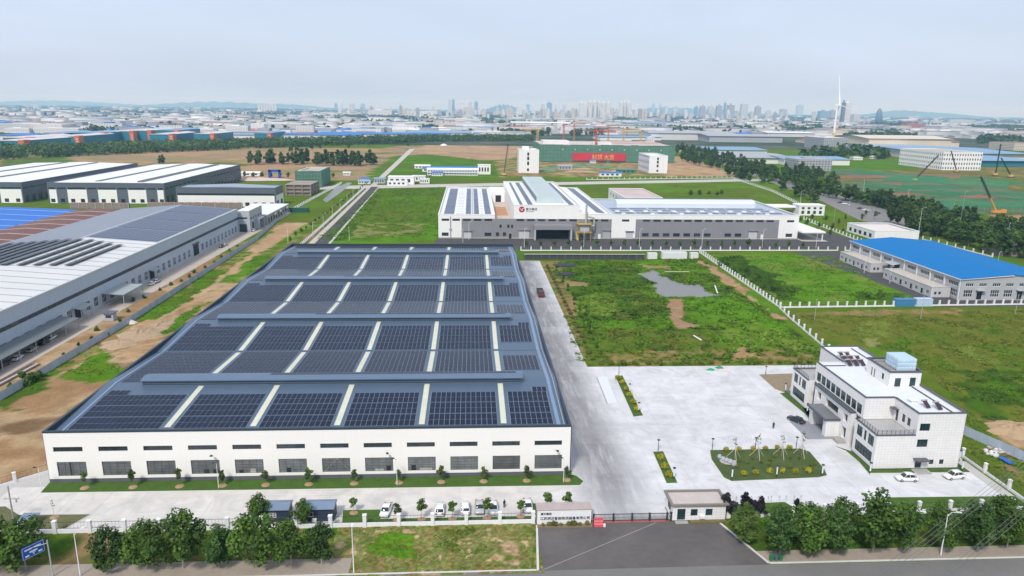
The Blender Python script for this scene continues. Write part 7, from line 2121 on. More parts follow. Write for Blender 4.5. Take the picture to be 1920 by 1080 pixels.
# things lying on the yard
wb = thing('weighbridge', 'pale raised slab of a weighbridge beside the long bed', 'weighbridge', (137, 48, 0))
_w = [(123.9, 57.0), (126.8, 57.4), (126.0, 38.2), (123.4, 37.9)]
obj('deck', MB().prism(_w, .056, .17), mat('weighbridge_deck', (.62, .64, .66), 0.6, 0.06, 0.3), wb)
obj('edge_rail', MB().prism([_w[0], (_w[0][0] - .25, _w[0][1]), (_w[3][0] - .25, _w[3][1]), _w[3]], .056, .22), CONC, wb)
DEB = [((.03, .28, .14), 'green'), ((.55, .50, .44), 'pale'), ((.03, .25, .13), 'green'), ((.60, .42, .30), 'orange')]
for i, (p, l, d, h) in enumerate([((159.6, 62.5), 2.6, 1.5, .5), ((156.4, 63.9), 3.5, 1.2, .25), ((162.7, 63.8), 2.4, 1.4, .8), ((164.0, 61.0), 3.6, 1.0, .15)]):
 rg_ = random.Random(i)
 t = thing('debris_heap', DEB[i][1] + ' heap of site rubbish at the far edge of the yard, ' + ORD[i] + ' from left', 'rubbish', (p[0], p[1], .056), 'rubbish at the yard edge')
 mb = MB()
 n = 12
 ring = [[(p[0] + l * .5 * r * math.cos(6.283 * k / n) * rg_.uniform(.7, 1.2), p[1] + d * .5 * r * math.sin(6.283 * k / n) * rg_.uniform(.7, 1.2), .056 + h * z * rg_.uniform(.7, 1.2)) for k in range(n)] for r, z in ((1, 0), (.75, .5), (.4, .9))]
 for q in range(2):
  for k in range(n):
   mb.face(ring[q][k], ring[q][(k + 1) % n], ring[q + 1][(k + 1) % n], ring[q + 1][k])
 mb.face(*ring[2])
 obj('tarpaulin', mb, mat('debris_%d' % i, DEB[i][0], 0.7, 0.3, 1.0), t)
 for k in range(4):
  x, y = p[0] + rg_.uniform(-l, l) * .8, p[1] + rg_.uniform(-d, d) * .8
  obj('board', MB().prism([(x, y), (x + 1.2, y + .3), (x + 1.1, y + .6), (x - .1, y + .25)], .06, .16), mat('pale_board', (.58, .55, .52), 0.8), t)
rk = thing('scholar_rock', 'pale grey ornamental rock on the oval lawn', 'rock', ((144.2, 4.7)[0], (144.2, 4.7)[1], .1))
p = (144.2, 4.7)
mb = MB()
rg_ = random.Random(3)
for k in range(5):
 x, y = p[0] + (k - 2) * .55, p[1] - (k - 2) * .8
 mb.lathe([(.55 * rg_.uniform(.7, 1.3), .1), (.6 * rg_.uniform(.7, 1.2), .5), (.3, rg_.uniform(.8, 1.3))], (x, y, 0), 7)
obj('rock_body', mb, mat('grey_rock', (.36, .37, .39), 0.85, 0.2, 1.0, bump=.1, bscale=3), rk)
obj('footing', MB().lathe([(1.6, .16), (1.3, .24), (.4, .26)], (p[0], p[1], 0), 9), CONC, rk)
# black sheets and planks in the weedy field, rubbish and panel by the hoarding
for i, (c, l, d) in enumerate([((134.3, 211.4), 13, 9), ((131.7, 191.2), 10, 6)]):
 rg_ = random.Random(9 + i)
 n = 16
 mb = MB()
 rr = [(math.cos(6.283 * k / n) * rg_.uniform(.75, 1.1), math.sin(6.283 * k / n) * rg_.uniform(.75, 1.1)) for k in range(n)]
 for k in range(n):
  a_, b_ = rr[k], rr[(k + 1) % n]
  mb.face((c[0] + a_[0] * l / 2, c[1] + a_[1] * d / 2, .25), (c[0] + b_[0] * l / 2, c[1] + b_[1] * d / 2, .25), (c[0] + b_[0] * l / 4, c[1] + b_[1] * d / 4, .8), (c[0] + a_[0] * l / 4, c[1] + a_[1] * d / 4, .8))
  mb.face((c[0] + a_[0] * l / 4, c[1] + a_[1] * d / 4, .8), (c[0] + b_[0] * l / 4, c[1] + b_[1] * d / 4, .8), (c[0], c[1], 1.0))
 o = obj('tarpaulin', mb, mat('black_netting', (.035, .04, .05), 0.7, 0.3, 0.6))
 tag(o, 'black sheet spread in the corner of the weedy field, ' + ('far one' if i == 0 else 'near one'), 'tarpaulin', 'black sheets in the weedy field')
 o.location.z = .1
for i, (a_, b_) in enumerate([((180.9, 195.8), (193.0, 195.8)), ((196.3, 167.8), (193.0, 154.4)), ((164.4, 95.4), (165.5, 90.1))]):
 dx_, dy_ = b_[0] - a_[0], b_[1] - a_[1]
 L_ = math.hypot(dx_, dy_)
 nx_, ny_ = -dy_ / L_ * .25, dx_ / L_ * .25
 o = obj('plank', MB().prism([(a_[0] - nx_, a_[1] - ny_), (b_[0] - nx_, b_[1] - ny_), (b_[0] + nx_, b_[1] + ny_), (a_[0] + nx_, a_[1] + ny_)], .3, .55), STAKE if i == 0 else WPAINT)
 tag(o, ('long pale timber lying behind the pond', 'short white plank leaning at the right end of the pond', 'white plank lying in the weeds near the yard')[i], 'plank')
sp = thing('solar_lamp_panel', 'small bright blue solar panel lying by the wall near the hoarding', 'solar panel', ((207.6, 2.2)[0], (207.6, 2.2)[1], 0))
p = (207.6, 2.2)
obj('panel', MB().face((p[0] - 1.0, p[1] + 1.3, .9), (p[0] + .3, p[1] + 1.3, .9), (p[0] + 1.2, p[1] - 1.2, .5), (p[0] - .1, p[1] - 1.2, .5)).face((p[0] - 1.0, p[1] + 1.3, .85), (p[0] + .3, p[1] + 1.3, .85), (p[0] + 1.2, p[1] - 1.2, .45), (p[0] - .1, p[1] - 1.2, .45)), mat('bright_panel', (.01, .10, .45), 0.3), sp)
obj('panel_leg', MB().box(p[0] - .5, p[1] + .8, 0, p[0] - .4, p[1] + .9, .85).box(p[0] + .6, p[1] - .9, 0, p[0] + .7, p[1] - .8, .5), METAL, sp)
for i, p in enumerate([(208.9, 8.2), (209.4, 6.8), (212.0, 8.9), (206.7, 6.9), (210.7, 5.5), (207.2, 4.8)]):
 rg_ = random.Random(i + 50)
 mb = MB()
 for k in range(6):
  x, y = p[0] + rg_.uniform(-1.2, 1.2), p[1] + rg_.uniform(-1.2, 1.2)
  mb.prism([(x, y), (x + rg_.uniform(.4, 1.2), y + .2), (x + .6, y + rg_.uniform(.4, 1.0)), (x - .2, y + .5)], .05 + .04 * k, .35 + .06 * k)
 o = obj('debris_heap', mb, mat('white_scraps' if i % 2 else 'mixed_scraps', (.66, .65, .63) if i % 2 else (.40, .36, .33), 0.8, 0.25, 1.2))
 tag(o, ('mixed', 'white')[i % 2] + ' building scraps between office wall and hoarding, ' + ORD[i] + ' heap', 'rubbish', 'scraps by the hoarding')
def heap(name, label, cat, c, rx, ry, h, m, seed):
 rg_ = np.random.default_rng(seed)
 n, k = 22, 7
 mb = MB()
 rings = []
 for q in range(k):
  f = q / (k - 1)
  rings.append([(c[0] + rx * (1 - f) * math.cos(6.283 * i / n) * (1 + .18 * math.sin(i * 1.7 + seed + q * .4)), c[1] + ry * (1 - f) * math.sin(6.283 * i / n) * (1 + .18 * math.cos(i * 2.1 + seed)), h * (1 - (1 - f) ** 1.6) * (1 + .15 * rg_.normal()) if q else -.05) for i in range(n)])
 for q in range(k - 1):
  for i in range(n):
   mb.face(rings[q][i], rings[q][(i + 1) % n], rings[q + 1][(i + 1) % n], rings[q + 1][i])
 o = obj(name, mb, m, smooth=True)
 return tag(o, label, cat)
SANDM = mat('heaped_sand', (.38, .265, .155), 0.95, 0.18, 0.4, fine=0.12, bump=.15, bscale=1.0)
SPOIL = mat('spoil', (.36, .26, .165), 0.95, 0.3, 0.35, fine=0.2, bump=.3, bscale=.8)
heap('sand_heap', 'broad tan sand heap behind the hoarding at the right edge', 'sand heap', (223.0, 18.4), 7.5, 6, 1.7, SANDM, 1)
heap('spoil_heap', 'rough yellow-brown spoil heap beside the dirt track on the left', 'spoil heap', (-25.8, 100.2), 7, 9, 1.8, SPOIL, 2)
heap('spoil_heap', 'smaller spoil heap left of the rough yellow-brown heap', 'spoil heap', (-27.9, 90.6), 6, 6, 1.2, SPOIL, 3)
heap('spoil_heap', 'low spoil ridge near the solar roof edge on the left', 'spoil heap', (-23.1, 110.0), 4, 9, 1.0, SPOIL, 4)
heap('rock_pile', 'pale boulder pile on top of the spoil beside the hoarding', 'rock pile', (-35.4, 114.0), 2.6, 2.2, 1.3, mat('pale_boulders', (.58, .54, .48), 0.9, 0.2, 0.8), 5)
# cars, kiosk and pipes beside the hoarding road
ks = thing('kiosk', 'small grey kiosk with flat roof beside the hoarding road', 'kiosk', ((-43.8, 118.1)[0], (-43.8, 118.1)[1], 0))
p = (-43.8, 118.1)
obj('kiosk_body', MB().box(p[0] - 1.6, p[1] - 1.4, 0, p[0] + 1.6, p[1] + 1.4, 2.8), LGREY, ks)
obj('kiosk_roof', MB().box(p[0] - 2.1, p[1] - 1.9, 2.8, p[0] + 2.1, p[1] + 1.9, 3.1), SLATE, ks)
obj('kiosk_window', MB().box(p[0] - 1.0, p[1] - 1.45, 1.2, p[0] + 1.0, p[1] - 1.402, 2.2), GLASS, ks)
for i in range(4):
 a_, b_ = (-43.9, 55.1), (-42.3, 71.3)
 o_ = i * .8
 ob = obj('steel_pipe', MB().tube((a_[0] - o_, a_[1] - 10, .3), (b_[0] - o_, b_[1], .3), .22, n=8), WPAINT if i == 1 else mat('rusty_pipe', (.20, .13, .09), 0.7, 0.2, 0.6))
 tag(ob, ('white' if i == 1 else 'rusty') + ' long pipe lying beside the hoarding, ' + ORD[i] + ' from the hoarding', 'pipe', 'pipes beside the hoarding')


# ------------------------------------------------------------------ building site behind the white plant
NET = mat('green_scaffold_net', (.085, .215, .150), 0.8, 0.25, 0.12, fine=0.15, fscale=0.8, streak=0.2)
NETL = mat('pale_green_net', (.075, .21, .13), 0.8, 0.3, 0.06, fine=0.2, fscale=0.5)
SCAF = mat('scaffold_poles', (.22, .24, .22), 0.6)
def netted(label, x0, y0, x1, y1, z, nb, inner, holes=0):
 t = thing('netted_building', label, 'building', (x0, y0, 0))
 obj('concrete_frame', MB().box(x0 + 1.2, y0 + 1.2, 0, x1 - 1.2, y1 - 1.2, z - 1.4), mat('raw_concrete', (.40, .36, .33), 0.9, 0.15, 0.1), t)
 for (ax, ay, bx, by, n) in ((x0, y0, x1, y0, nb), (x0, y1, x0, y0, max(2, int(nb * (y1 - y0) / (x1 - x0)))), (x1, y0, x1, y1, max(2, int(nb * (y1 - y0) / (x1 - x0)))), (x1, y1, x0, y1, nb)):
  for i in range(n):
   p = (ax + (bx - ax) * i / n, ay + (by - ay) * i / n)
   q = (ax + (bx - ax) * (i + 1) / n, ay + (by - ay) * (i + 1) / n)
   d = Vector((q[0] - p[0], q[1] - p[1], 0))
   nn = Vector((-d.y, d.x, 0)).normalized() * .25
   k = (.25 if i % 2 else -.1)
   top = z + rnd.uniform(-.6, .5)
   obj('net_panel', MB().prism([(p[0] + nn.x * k, p[1] + nn.y * k), (q[0] + nn.x * k, q[1] + nn.y * k), (q[0] + nn.x * (k + .6), q[1] + nn.y * (k + .6)), (p[0] + nn.x * (k + .6), p[1] + nn.y * (k + .6))], 1.0, top), NET, t)
 sc = MB()
 m = max(4, nb * 2)
 for i in range(m + 1):
  x = x0 + (x1 - x0) * i / m
  sc.box(x - .12, y0 - .7, 0, x + .12, y0 - .45, z + 1.2)
 for j in range(5):
  zz = 1 + (z - 1) * j / 4
  sc.box(x0, y0 - .72, zz, x1, y0 - .5, zz + .25)
 obj('scaffold', sc, SCAF, t, kind='stuff')
 obj('roof_slab', MB().box(x0 + 2, y0 + 2, z - 1.38, x1 - 2, y1 - 2, z - .6), inner, t)
 return t
PINKR = mat('pink_deck', (.46, .34, .30), 0.9, 0.25, 0.06)
nb1 = netted('long green-netted building shell with a red banner behind the white plant', 190, 935, 392, 1075, 25.5, 18, mat('pale_deck', (.52, .45, .42), 0.9, 0.2, 0.03))
obj('roof_house', MB().box(196, 960, 24.9, 236, 1000, 30), mat('pale_roof_house', (.66, .65, .62), 0.8, 0.1, 0.1), nb1)
obj('roof_house', MB().box(272, 955, 24.9, 300, 985, 28.5), MATS['pale_roof_house'], nb1)
obj('roof_deck', MB().box(300, 990, 24.9, 386, 1060, 26.5), PINKR, nb1)
bn_ = obj('banner', MB().box(238, 933.6, 2.5, 318, 934.1, 14.0), mat('red_banner', (.52, .035, .05), 0.7, 0.15, 0.05), nb1)
text(nb1, '封顶 大吉', 8.0, (266.5, 933.5, 5.2), 0, mat('yellow_lettering', (.75, .50, .12), 0.6), .1)
for i in range(9):
 x = 222 + i * 18.5
 obj('net_opening', MB().box(x, 933.9, 17.5, x + 1.8, 934.2, 19.6), mat('net_gap', (.45, .50, .46), 0.8), nb1)
def white_tower(label, x0, y0, x1, y1, z, floors, grid_w, side):
 t = thing('concrete_block', label, 'building', (x0, y0, 0))
 xm = (x0 + x1) / 2
 facade(t, (x0, y0), x1 - x0, 0, z, S, [((x1 - x0) * .42, z * a, (x1 - x0) * .52, z * b, 1, 1) for a, b in ((.08, .20), (.34, .50), (.56, .72), (.76, .9))], WHITEC, depth=.8, glass=DARK)
 n = grid_w
 L = y1 - y0
 hs = [((i + .18) * L / n, z * (j + .25) / floors, (i + .82) * L / n, z * (j + .85) / floors, 2, 1) for i in range(n) for j in range(floors)]
 facade(t, (x0, y1), L, 0, z, W_, hs, side, depth=1.0, glass=GLASS, frame=side)
 facade(t, (x1, y0), L, 0, z, E_, [], WHITEC)
 facade(t, (x1, y1), x1 - x0, 0, z, N_, [], WHITEC)
 obj('roof', MB().box(x0 + .3, y0 + .3, z - 1.2, x1 - .3, y1 - .3, z - .9), WHITEROOF, t)
 rim(t, x0, y0, x1, y1, z - .1, z + .3, .6, WHITE)
 return t
t = white_tower('tall white block with a notched roof and scaffold side left of the netted shell', 145, 745, 170, 776, 27.5, 5, 5, mat('grey_white', (.52, .52, .53), 0.8, 0.15, 0.2))
obj('roof_house', MB().box(150, 752, 26.5, 158, 764, 31.5).box(160, 748, 26.5, 166, 754, 29.5), WHITEC, t)
white_tower('white three-storey block with gridded side right of the netted shell', 309.5, 756, 333, 815, 21.5, 3, 9, mat('lilac_white', (.52, .52, .58), 0.8, 0.1, 0.2))
# tower cranes
CRO = mat('crane_orange', (.50, .19, .06), 0.5, 0.1, 0.3)
CRY = mat('crane_yellow', (.55, .38, .12), 0.5, 0.1, 0.3)
CRR = mat('crane_red', (.50, .10, .07), 0.5, 0.1, 0.3)
def lattice(mb, a, b, w, n, r):
 a, b = Vector(a), Vector(b)
 d = (b - a).normalized()
 u = d.orthogonal().normalized() if abs(d.z) < .9 else Vector((1, 0, 0))
 v = d.cross(u).normalized()
 cs = [(u + v) * w / 2, (u - v) * w / 2, (-u - v) * w / 2, (-u + v) * w / 2]
 for c in cs: mb.tube(a + c, b + c, r, n=4, cap=False)
 for i in range(n):
  p, q = a + (b - a) * (i / n), a + (b - a) * ((i + 1) / n)
  for k in range(4):
   mb.tube(p + cs[k], q + cs[(k + 1) % 4], r * .7, n=3, cap=False)
 return mb
def tower_crane(p, h, rz, m, label, jib=38):
 t = thing('tower_crane', label, 'crane', (p[0], p[1], 0), 'tower cranes on the building site')
 obj('mast', lattice(MB(), (p[0], p[1], 0), (p[0], p[1], h), 2.6, 14, .42), m, t)
 c, s_ = math.cos(rz), math.sin(rz)
 P = lambda r, z: (p[0] + r * c, p[1] + r * s_, z)
 obj('jib', lattice(MB(), P(0, h + 1), P(jib, h + 1), 1.9, 14, .30), m, t)
 obj('counter_jib', lattice(MB(), P(0, h + 1), P(-13, h + 1), 1.5, 6, .17), m, t)
 obj('counterweight', MB().box(p[0] - 13 * c - 1.4, p[1] - 13 * s_ - 1.4, h - 1.5, p[0] - 13 * c + 1.4, p[1] - 13 * s_ + 1.4, h + 1.2), CONC, t)
 obj('apex', MB().tube(P(0, h), P(0, h + 7), .6, .25, 4), m, t)
 obj('tie', MB().tube(P(0, h + 7), P(jib * .65, h + 1.8), .1, n=3).tube(P(0, h + 7), P(-12, h + 1.8), .1, n=3), m, t)
 obj('cab', MB().box(p[0] + 1.0, p[1] - 1.0, h - 2.2, p[0] + 2.6, p[1] + 1.0, h), WPAINT, t)
for u, m, rz, lab in (((275.3, 952.5, 44.3, 0.81), CRR, .05, 'red tower crane in front of the netted shell'), ((200.6, 1108.2, 41.3, 0.92), CRY, 2.8, 'yellow tower crane at the left corner of the netted shell'), ((314.2, 1462.5, 44.9, 1.18), CRO, .5, 'orange tower crane behind the left half of the netted shell'), ((278.4, 1366.4, 44.4, 1.11), CRR, 1.2, 'thin red tower crane far left behind the netted shell'),
       ((403.2, 1530.2, 34.9, 1.23), CRO, 2.9, 'orange tower crane behind the middle of the netted shell'), ((391.7, 1307.2, 38.7, 1.07), CRY, .2, 'yellow tower crane behind the right half of the netted shell'), ((410.2, 1237.3, 35.9, 1.02), CRY, 3.0, 'yellow tower crane at the right corner of the netted shell')):
 tower_crane(u, u[2], rz, m, lab, 30)
# huts, site sheds, cars of the site
def hut(p, w, d, h, roofm, wallm, label, group=None, gable=True):
 t = thing('site_hut', label, 'hut', (p[0], p[1], 0), group)
 x0, y0 = p[0] - w / 2, p[1]
 facade(t, (x0, y0), w, 0, h, S, rects(w * .08, w * .12, w * .22, 4, h * .3, h * .75, 1) if w > 6 else [], wallm, depth=.2)
 walls4(t, x0 + .02, y0 + .25, x0 + w - .02, y0 + d, 0, h, wallm)
 if gable: obj('roof', MB().extrude_x([(y0 - .5, h - .1), (y0 - .5, h + .1), (y0 + d / 2, h + d * .16), (y0 + d + .5, h + .1), (y0 + d + .5, h - .1)], x0 - .5, x0 + w + .5), roofm, t)
 else: obj('roof', MB().box(x0 - .3, y0 - .3, h, x0 + w + .3, y0 + d + .3, h + .4), roofm, t)
 return t
BLUEH = mat('hut_blue', (.03, .16, .46), 0.5, 0.08, 0.2)
dm = thing('site_dormitory', 'three-storey white site dormitory with blue roofs behind the green field', 'dormitory', (60, 705, 0))
for k, (y, z) in enumerate(((704, 0), (728, 0))):
 hs = rects(1.2, 1.5, 3.05, 19, .9, 2.3, 1) + rects(1.2, 1.5, 3.05, 19, 4.0, 5.4, 1)
 x0 = 36 if k == 0 else 40
 facade(dm, (x0, y), 59, 0, 6.4, S, hs, WPAINT, depth=.2, frame=DKFRAME)
 walls4(dm, x0 + .02, y + .3, x0 + 58.98, y + 9, 0, 6.4, WPAINT)
 obj('roof', MB().extrude_x([(y - .6, 6.3), (y - .6, 6.5), (y + 4.5, 8.3), (y + 9.6, 6.5), (y + 9.6, 6.3)], x0 - .6, x0 + 59.6), BLUEH if k else WPAINT, dm)
 obj('walkway', MB().box(x0, y - 1.2, 3.0, x0 + 59, y - .02, 3.2).box(x0, y - 1.22, 3.2, x0 + 59, y - 1.16, 4.1), BLUEH if k else WPAINT, dm)
hut((40.3, 751.4), 26, 10, 4, BLUEH, WPAINT, 'low blue-roofed hut left of the site dormitory')
hut((48.1, 695.1), 12, 8, 3.6, BLUEH, WPAINT, 'small blue-roofed hut in front of the site dormitory')
hut((24.3, 797.7), 20, 9, 3.4, WHITEROOF, WPAINT, 'white tent-roofed hut at the left of the dormitory')
hut((102.6, 720.5), 15, 10, 11, CREAM, CREAM, 'small beige block right of the site dormitory', None, False)
for i, (p, w, d, h, lab) in enumerate([((15.8, 597.8), 26, 14, 7.5, 'white flat block of the pump station at the end of the access road'), ((13.0, 587.3), 20, 6, 4.0, 'low white building in front of the pump station block'), ((31.2, 631.8), 14, 8, 5.5, 'small white block right of the pump station'), ((38.8, 610.1), 10, 6, 4.5, 'pale concrete box at the right end of the pump station yard')]):
 hut(p, w, d, h, WHITEROOF, WHITEC, lab, None, False)
hut((-6.9, 606.8), 11, 9, 4.5, mat('blue_grey_roof_small', (.20, .30, .36), 0.5), LGREY, 'small blue-grey roofed gate shed at the end of the access road')
hut((-23.7, 622.0), 9, 6, 3.6, BLUEH, WPAINT, 'small white and blue cabin beside the access road end')
hut((-21.7, 600.4), 12, 5, 3.0, mat('pale_blue_roof_small', (.20, .42, .62), 0.5), WPAINT, 'pale blue roofed cabin in front of the white and blue cabin')
hut((-157.8, 677.4), 20, 8, 3.5, WHITEROOF, WPAINT, 'white hut behind the slate shed')
hut((-54.8, 692.8), 8, 6, 3.2, WHITEROOF, WPAINT, 'tiny white hut beyond the netted green building')
for i, (p, w, m, lab) in enumerate([((251.8, 705.7), 26, 'white', 'white and blue site cabin cluster behind the field fence'), ((280.7, 751.2), 24, 'green', 'green sheeted site shed left of the gridded white block'), ((210.0, 799.9), 18, 'grey', 'grey site shed among the earthworks'), ((266.4, 918.8), 8, 'white', 'small white hut under the red banner'), ((289.1, 921.5), 5, 'green', 'small green hut under the right end of the red banner')]):
 hut(p, w, 8, 4.2, {'white': BLUEH, 'green': NETL, 'grey': GREYROOF}[m], {'white': WPAINT, 'green': NETL, 'grey': LGREY}[m], lab)
for i, p in enumerate([(220.7, 882.9), (198.8, 824.6), (236.3, 811.1), (182.7, 772.8), (225.1, 769.0), (266.6, 840.7), (275.2, 773.8), (241.0, 865.8)]):
 heap('spoil_heap', ('green covered' if i % 2 else 'bare brown') + ' earth mound on the building site, ' + ORD[i], 'spoil heap', p, rnd.uniform(10, 20), rnd.uniform(6, 10), rnd.uniform(1.2, 2.4), NETL if i % 2 else SPOIL, 20 + i)
heap('gravel_heap', 'white gravel heap far out on the bare ground', 'gravel heap', (29.4, 1403.5), 7, 28, 2.5, WHITEC, 31)
# netted green building, brown shell, arch and container by the sheds
nb2 = netted('small green-netted building right of the white sheds', -82, 565, -57.5, 612, 15.5, 4, PINKR)
rim(nb2, -80, 567, -59.5, 610, 14.9, 15.9, 2.0, mat('pale_green_rim', (.45, .52, .46), 0.8))
nb3 = thing('concrete_shell', 'unfinished brown concrete shell in front of the netted building', 'building', (-74, 500, 0))
for j in range(3):
 obj('floor_slab', MB().box(-75, 497, 3.2 * j + 2.9, -53, 532, 3.2 * j + 3.3), mat('brown_concrete', (.30, .245, .205), 0.9, 0.15, 0.2), nb3)
for x in (-74.5, -67.5, -60.5, -53.5):
 for y in (497.6, 509, 520, 531.4):
  obj('column', MB().box(x - .4, y - .4, 0, x + .4, y + .4, 9.3), MATS['brown_concrete'], nb3)
obj('infill_wall', MB().box(-74, 498.4, 0, -54, 531, 8.9), mat('grey_brown_infill', (.25, .215, .19), 0.9, 0.25, 0.15), nb3)
ar_ = thing('entrance_arch', 'bright blue entrance arch behind the slate shed', 'arch', ((-125.7, 655.0)[0], (-125.7, 655.0)[1], 0))
p = (-125.7, 655.0)
ARB = mat('arch_blue', (.01, .06, .42), 0.5)
obj('arch_leg', MB().box(p[0] - 6.5, p[1], 0, p[0] - 4.0, p[1] + 2, 9), ARB, ar_)
obj('arch_leg', MB().box(p[0] + 4.0, p[1], 0, p[0] + 6.5, p[1] + 2, 9), ARB, ar_)
obj('arch_beam', MB().box(p[0] - 6.5, p[1], 6.6, p[0] + 6.5, p[1] + 2, 9.02), ARB, ar_)
container((-51.2, 395.3)[0], (-51.2, 395.3)[1], 18, 3, 3.2, mat('dark_green_container', (.02, .09, .07), 0.5, 0.15, 0.5), 'long dark green container beside the ditch near the grey annex')
heap('soil_bank', 'pale pink bank of soil behind the slate shed', 'soil bank', (-140.1, 636.0), 38, 12, 2.2, mat('pink_soil', (.52, .42, .38), 0.9, 0.2, 0.1), 41)
_dp = MB().face(*[(q[0], q[1], .03) for q in [(-37.4, 468.8), (-43.7, 559.0), (-40.8, 615.2), (-35.6, 610.2), (-32.2, 528.1), (-31.0, 451.6)]])
struct('ditch_water', _dp, WATERM)

# ------------------------------------------------------------------ right: netted earthworks, rigs and the long white block
for i, poly in enumerate(([(567.6, 836.0), (625.0, 850.9), (631.2, 745.1), (641.0, 647.2), (658.0, 568.3), (613.9, 512.2), (612.7, 606.1), (588.2, 673.8), (565.6, 739.5), (541.7, 775.1)],
        [(486.2, 636.3), (575.7, 685.5), (614.7, 645.4), (687.1, 633.1), (637.0, 567.1), (545.7, 508.8), (477.5, 481.9), (463.2, 547.7)],
        [(467.7, 474.0), (540.4, 508.6), (613.9, 512.2), (528.6, 403.8), (485.6, 402.4), (479.1, 446.2)],
        [(593.2, 727.5), (673.6, 779.3), (667.9, 705.9), (603.1, 687.6)])):
 o = obj('ground_net', MB().prism(poly, 0.0, .3 + .12 * i), mat('ground_net', (.066, .118, .042), 0.95, 0.7, 0.035, fine=0.2, fscale=0.4))
 tag(o, ('long green net sheet over the far strip of earthworks', 'wide green net sheet over the middle of the earthworks', 'green net sheet on the earthworks nearest the tree belt', 'small bright net sheet at the top of the earthworks')[i], 'net', 'green nets over the earthworks')
fence('net_screen', 'tall green net screen along the near edge of the earthworks', [(442.1, 431.6), (481.4, 396.5), (538.3, 416.2)], 9, .25, 5.5, 0, .1, SCAF, SCAF, False)
_n = obj('net_screen', MB().prism([(442.1, 431.6), (481.4, 396.5), (482.2, 397.6), (442.9, 432.9)], .3, 5.0), NETL)
tag(_n, 'green netting hung on the screen posts before the earthworks', 'net')
SEE, nt, b = newmat('sheer_net')
b.inputs['Base Color'].default_value = (.04, .26, .13, 1)
tr_ = nt.nodes.new('ShaderNodeBsdfTransparent')
mx_ = nt.nodes.new('ShaderNodeMixShader')
mx_.inputs[0].default_value = .45
nt.links.new(b.outputs[0], mx_.inputs[1])
nt.links.new(tr_.outputs[0], mx_.inputs[2])
nt.links.new(mx_.outputs[0], nt.nodes['Material Output'].inputs['Surface'])
for i, (a, b_, h) in enumerate((((568.0, 672.2), (669.4, 609.8), 7), ((508.3, 610.0), (545.7, 508.8), 6), ((544.7, 601.7), (594.3, 487.3), 7), ((474.3, 446.0), (553.8, 435.9), 6), ((582.4, 771.0), (640.6, 665.2), 6), ((672.5, 693.0), (700.8, 622.7), 6))):
 o = obj('sheer_net', MB().face((a[0], a[1], 0), (b_[0], b_[1], 0), (b_[0], b_[1], h), (a[0], a[1], h)), SEE)
 tag(o, 'sheer green net hung across the earthworks, ' + ORD[i] + ' of six', 'net', 'sheer nets on the earthworks')
for i, (a, w, d) in enumerate((((571.9, 636.6), 90, 22), ((584.7, 573.7), 120, 26), ((571.8, 725.7), 110, 30), ((668.2, 748.3), 120, 24), ((579.1, 518.9), 70, 14), ((502.7, 532.0), 60, 14))):
 heap('spoil_heap', 'long rust-brown spoil bank on the netted earthworks, ' + ORD[i] + ' of six', 'spoil heap', a, w / 2, d / 2, 2.2, mat('rust_spoil', (.19, .105, .065), 1.0, 0.3, 0.05), 60 + i)
fence('net_screen', 'green netted fence at the left edge of the earthworks', [(551.0, 800.2), (454.3, 595.9), (457.1, 481.0)], 9, .25, 5.0, 0, .1, NETL, NETL, False)
BLKS = mat('black_boom', (.025, .028, .03), 0.5)
def rig(p, tip, m, label, w=.9):
 t = thing('piling_rig', label, 'crane', (p[0], p[1], 0), 'rigs on the earthworks')
 z = tip[2]
 obj('boom', lattice(MB(), (p[0], p[1], 2.2), (tip[0], tip[1], z), w, 12, .2), m, t)
 obj('tracks', MB().box(p[0] - 3, p[1] - 2.4, 0, p[0] + 3, p[1] - 1.4, 1.1).box(p[0] - 3, p[1] + 1.4, 0, p[0] + 3, p[1] + 2.4, 1.1), DKMETAL, t)
 obj('cab', MB().box(p[0] - 2.6, p[1] - 1.6, 1.1, p[0] + 2.2, p[1] + 1.6, 3.6), CRY, t)
 obj('hook_line', MB().tube(tip, (tip[0], tip[1], z * .45), .06, n=3), BLKS, t)
def tipof(base, a):
 return (a[0], base[1], a[2])
for (b0, tp_, lab) in (((605.1, 675.0, 0.0, 0.62), (628.9, 676.8, 30.2, 0.63), 'black boom rig leaning right in front of the long white block'), ((748.2, 810.6, 0.0, 0.73), (736.1, 809.4, 28.5, 0.73), 'black boom rig leaning left before the long white block'), ((763.5, 756.5, 0.0, 0.69), (763.5, 756.5, 40.5, 0.69), 'black upright boom rig right of the long white block'), ((767.9, 734.9, 0.0, 0.67), (750.7, 733.4, 24.5, 0.67), 'black boom rig at the right edge of the earthworks'), ((125.3, 701.7, 0.0, 0.62), (129.7, 702.1, 36.7, 0.62), 'thin dark crane boom left of the tall white block')):
 rig(b0, tipof(b0, tp_), BLKS, lab)
oc = thing('mobile_crane', 'orange mobile crane with a long dark boom by the tree belt', 'crane', ((503.6, 406.0)[0], (503.6, 406.0)[1], 0))
p, q = (504.1, 406.0, 2.1, 0.43), (486.8, 405.4, 29.4, 0.42)
obj('boom_base', MB().tube((p[0], p[1], 2.5), (p[0] + (q[0] - p[0]) * .36, p[1], 2.5 + q[2] * .34), .75, .6, 6), mat('crane_bright_orange', (.62, .28, .04), 0.5), oc)
obj('boom', lattice(MB(), (p[0] + (q[0] - p[0]) * .36, p[1], 2.5 + q[2] * .34), (q[0], p[1], q[2]), 1.0, 12, .18), BLKS, oc)
obj('carrier', MB().box(p[0] - 3, p[1] - 1.5, .8, p[0] + 8, p[1] + 1.5, 2.6).box(p[0] + 5, p[1] - 1.4, 2.6, p[0] + 8, p[1] + 1.4, 3.6), MATS['crane_bright_orange'], oc)
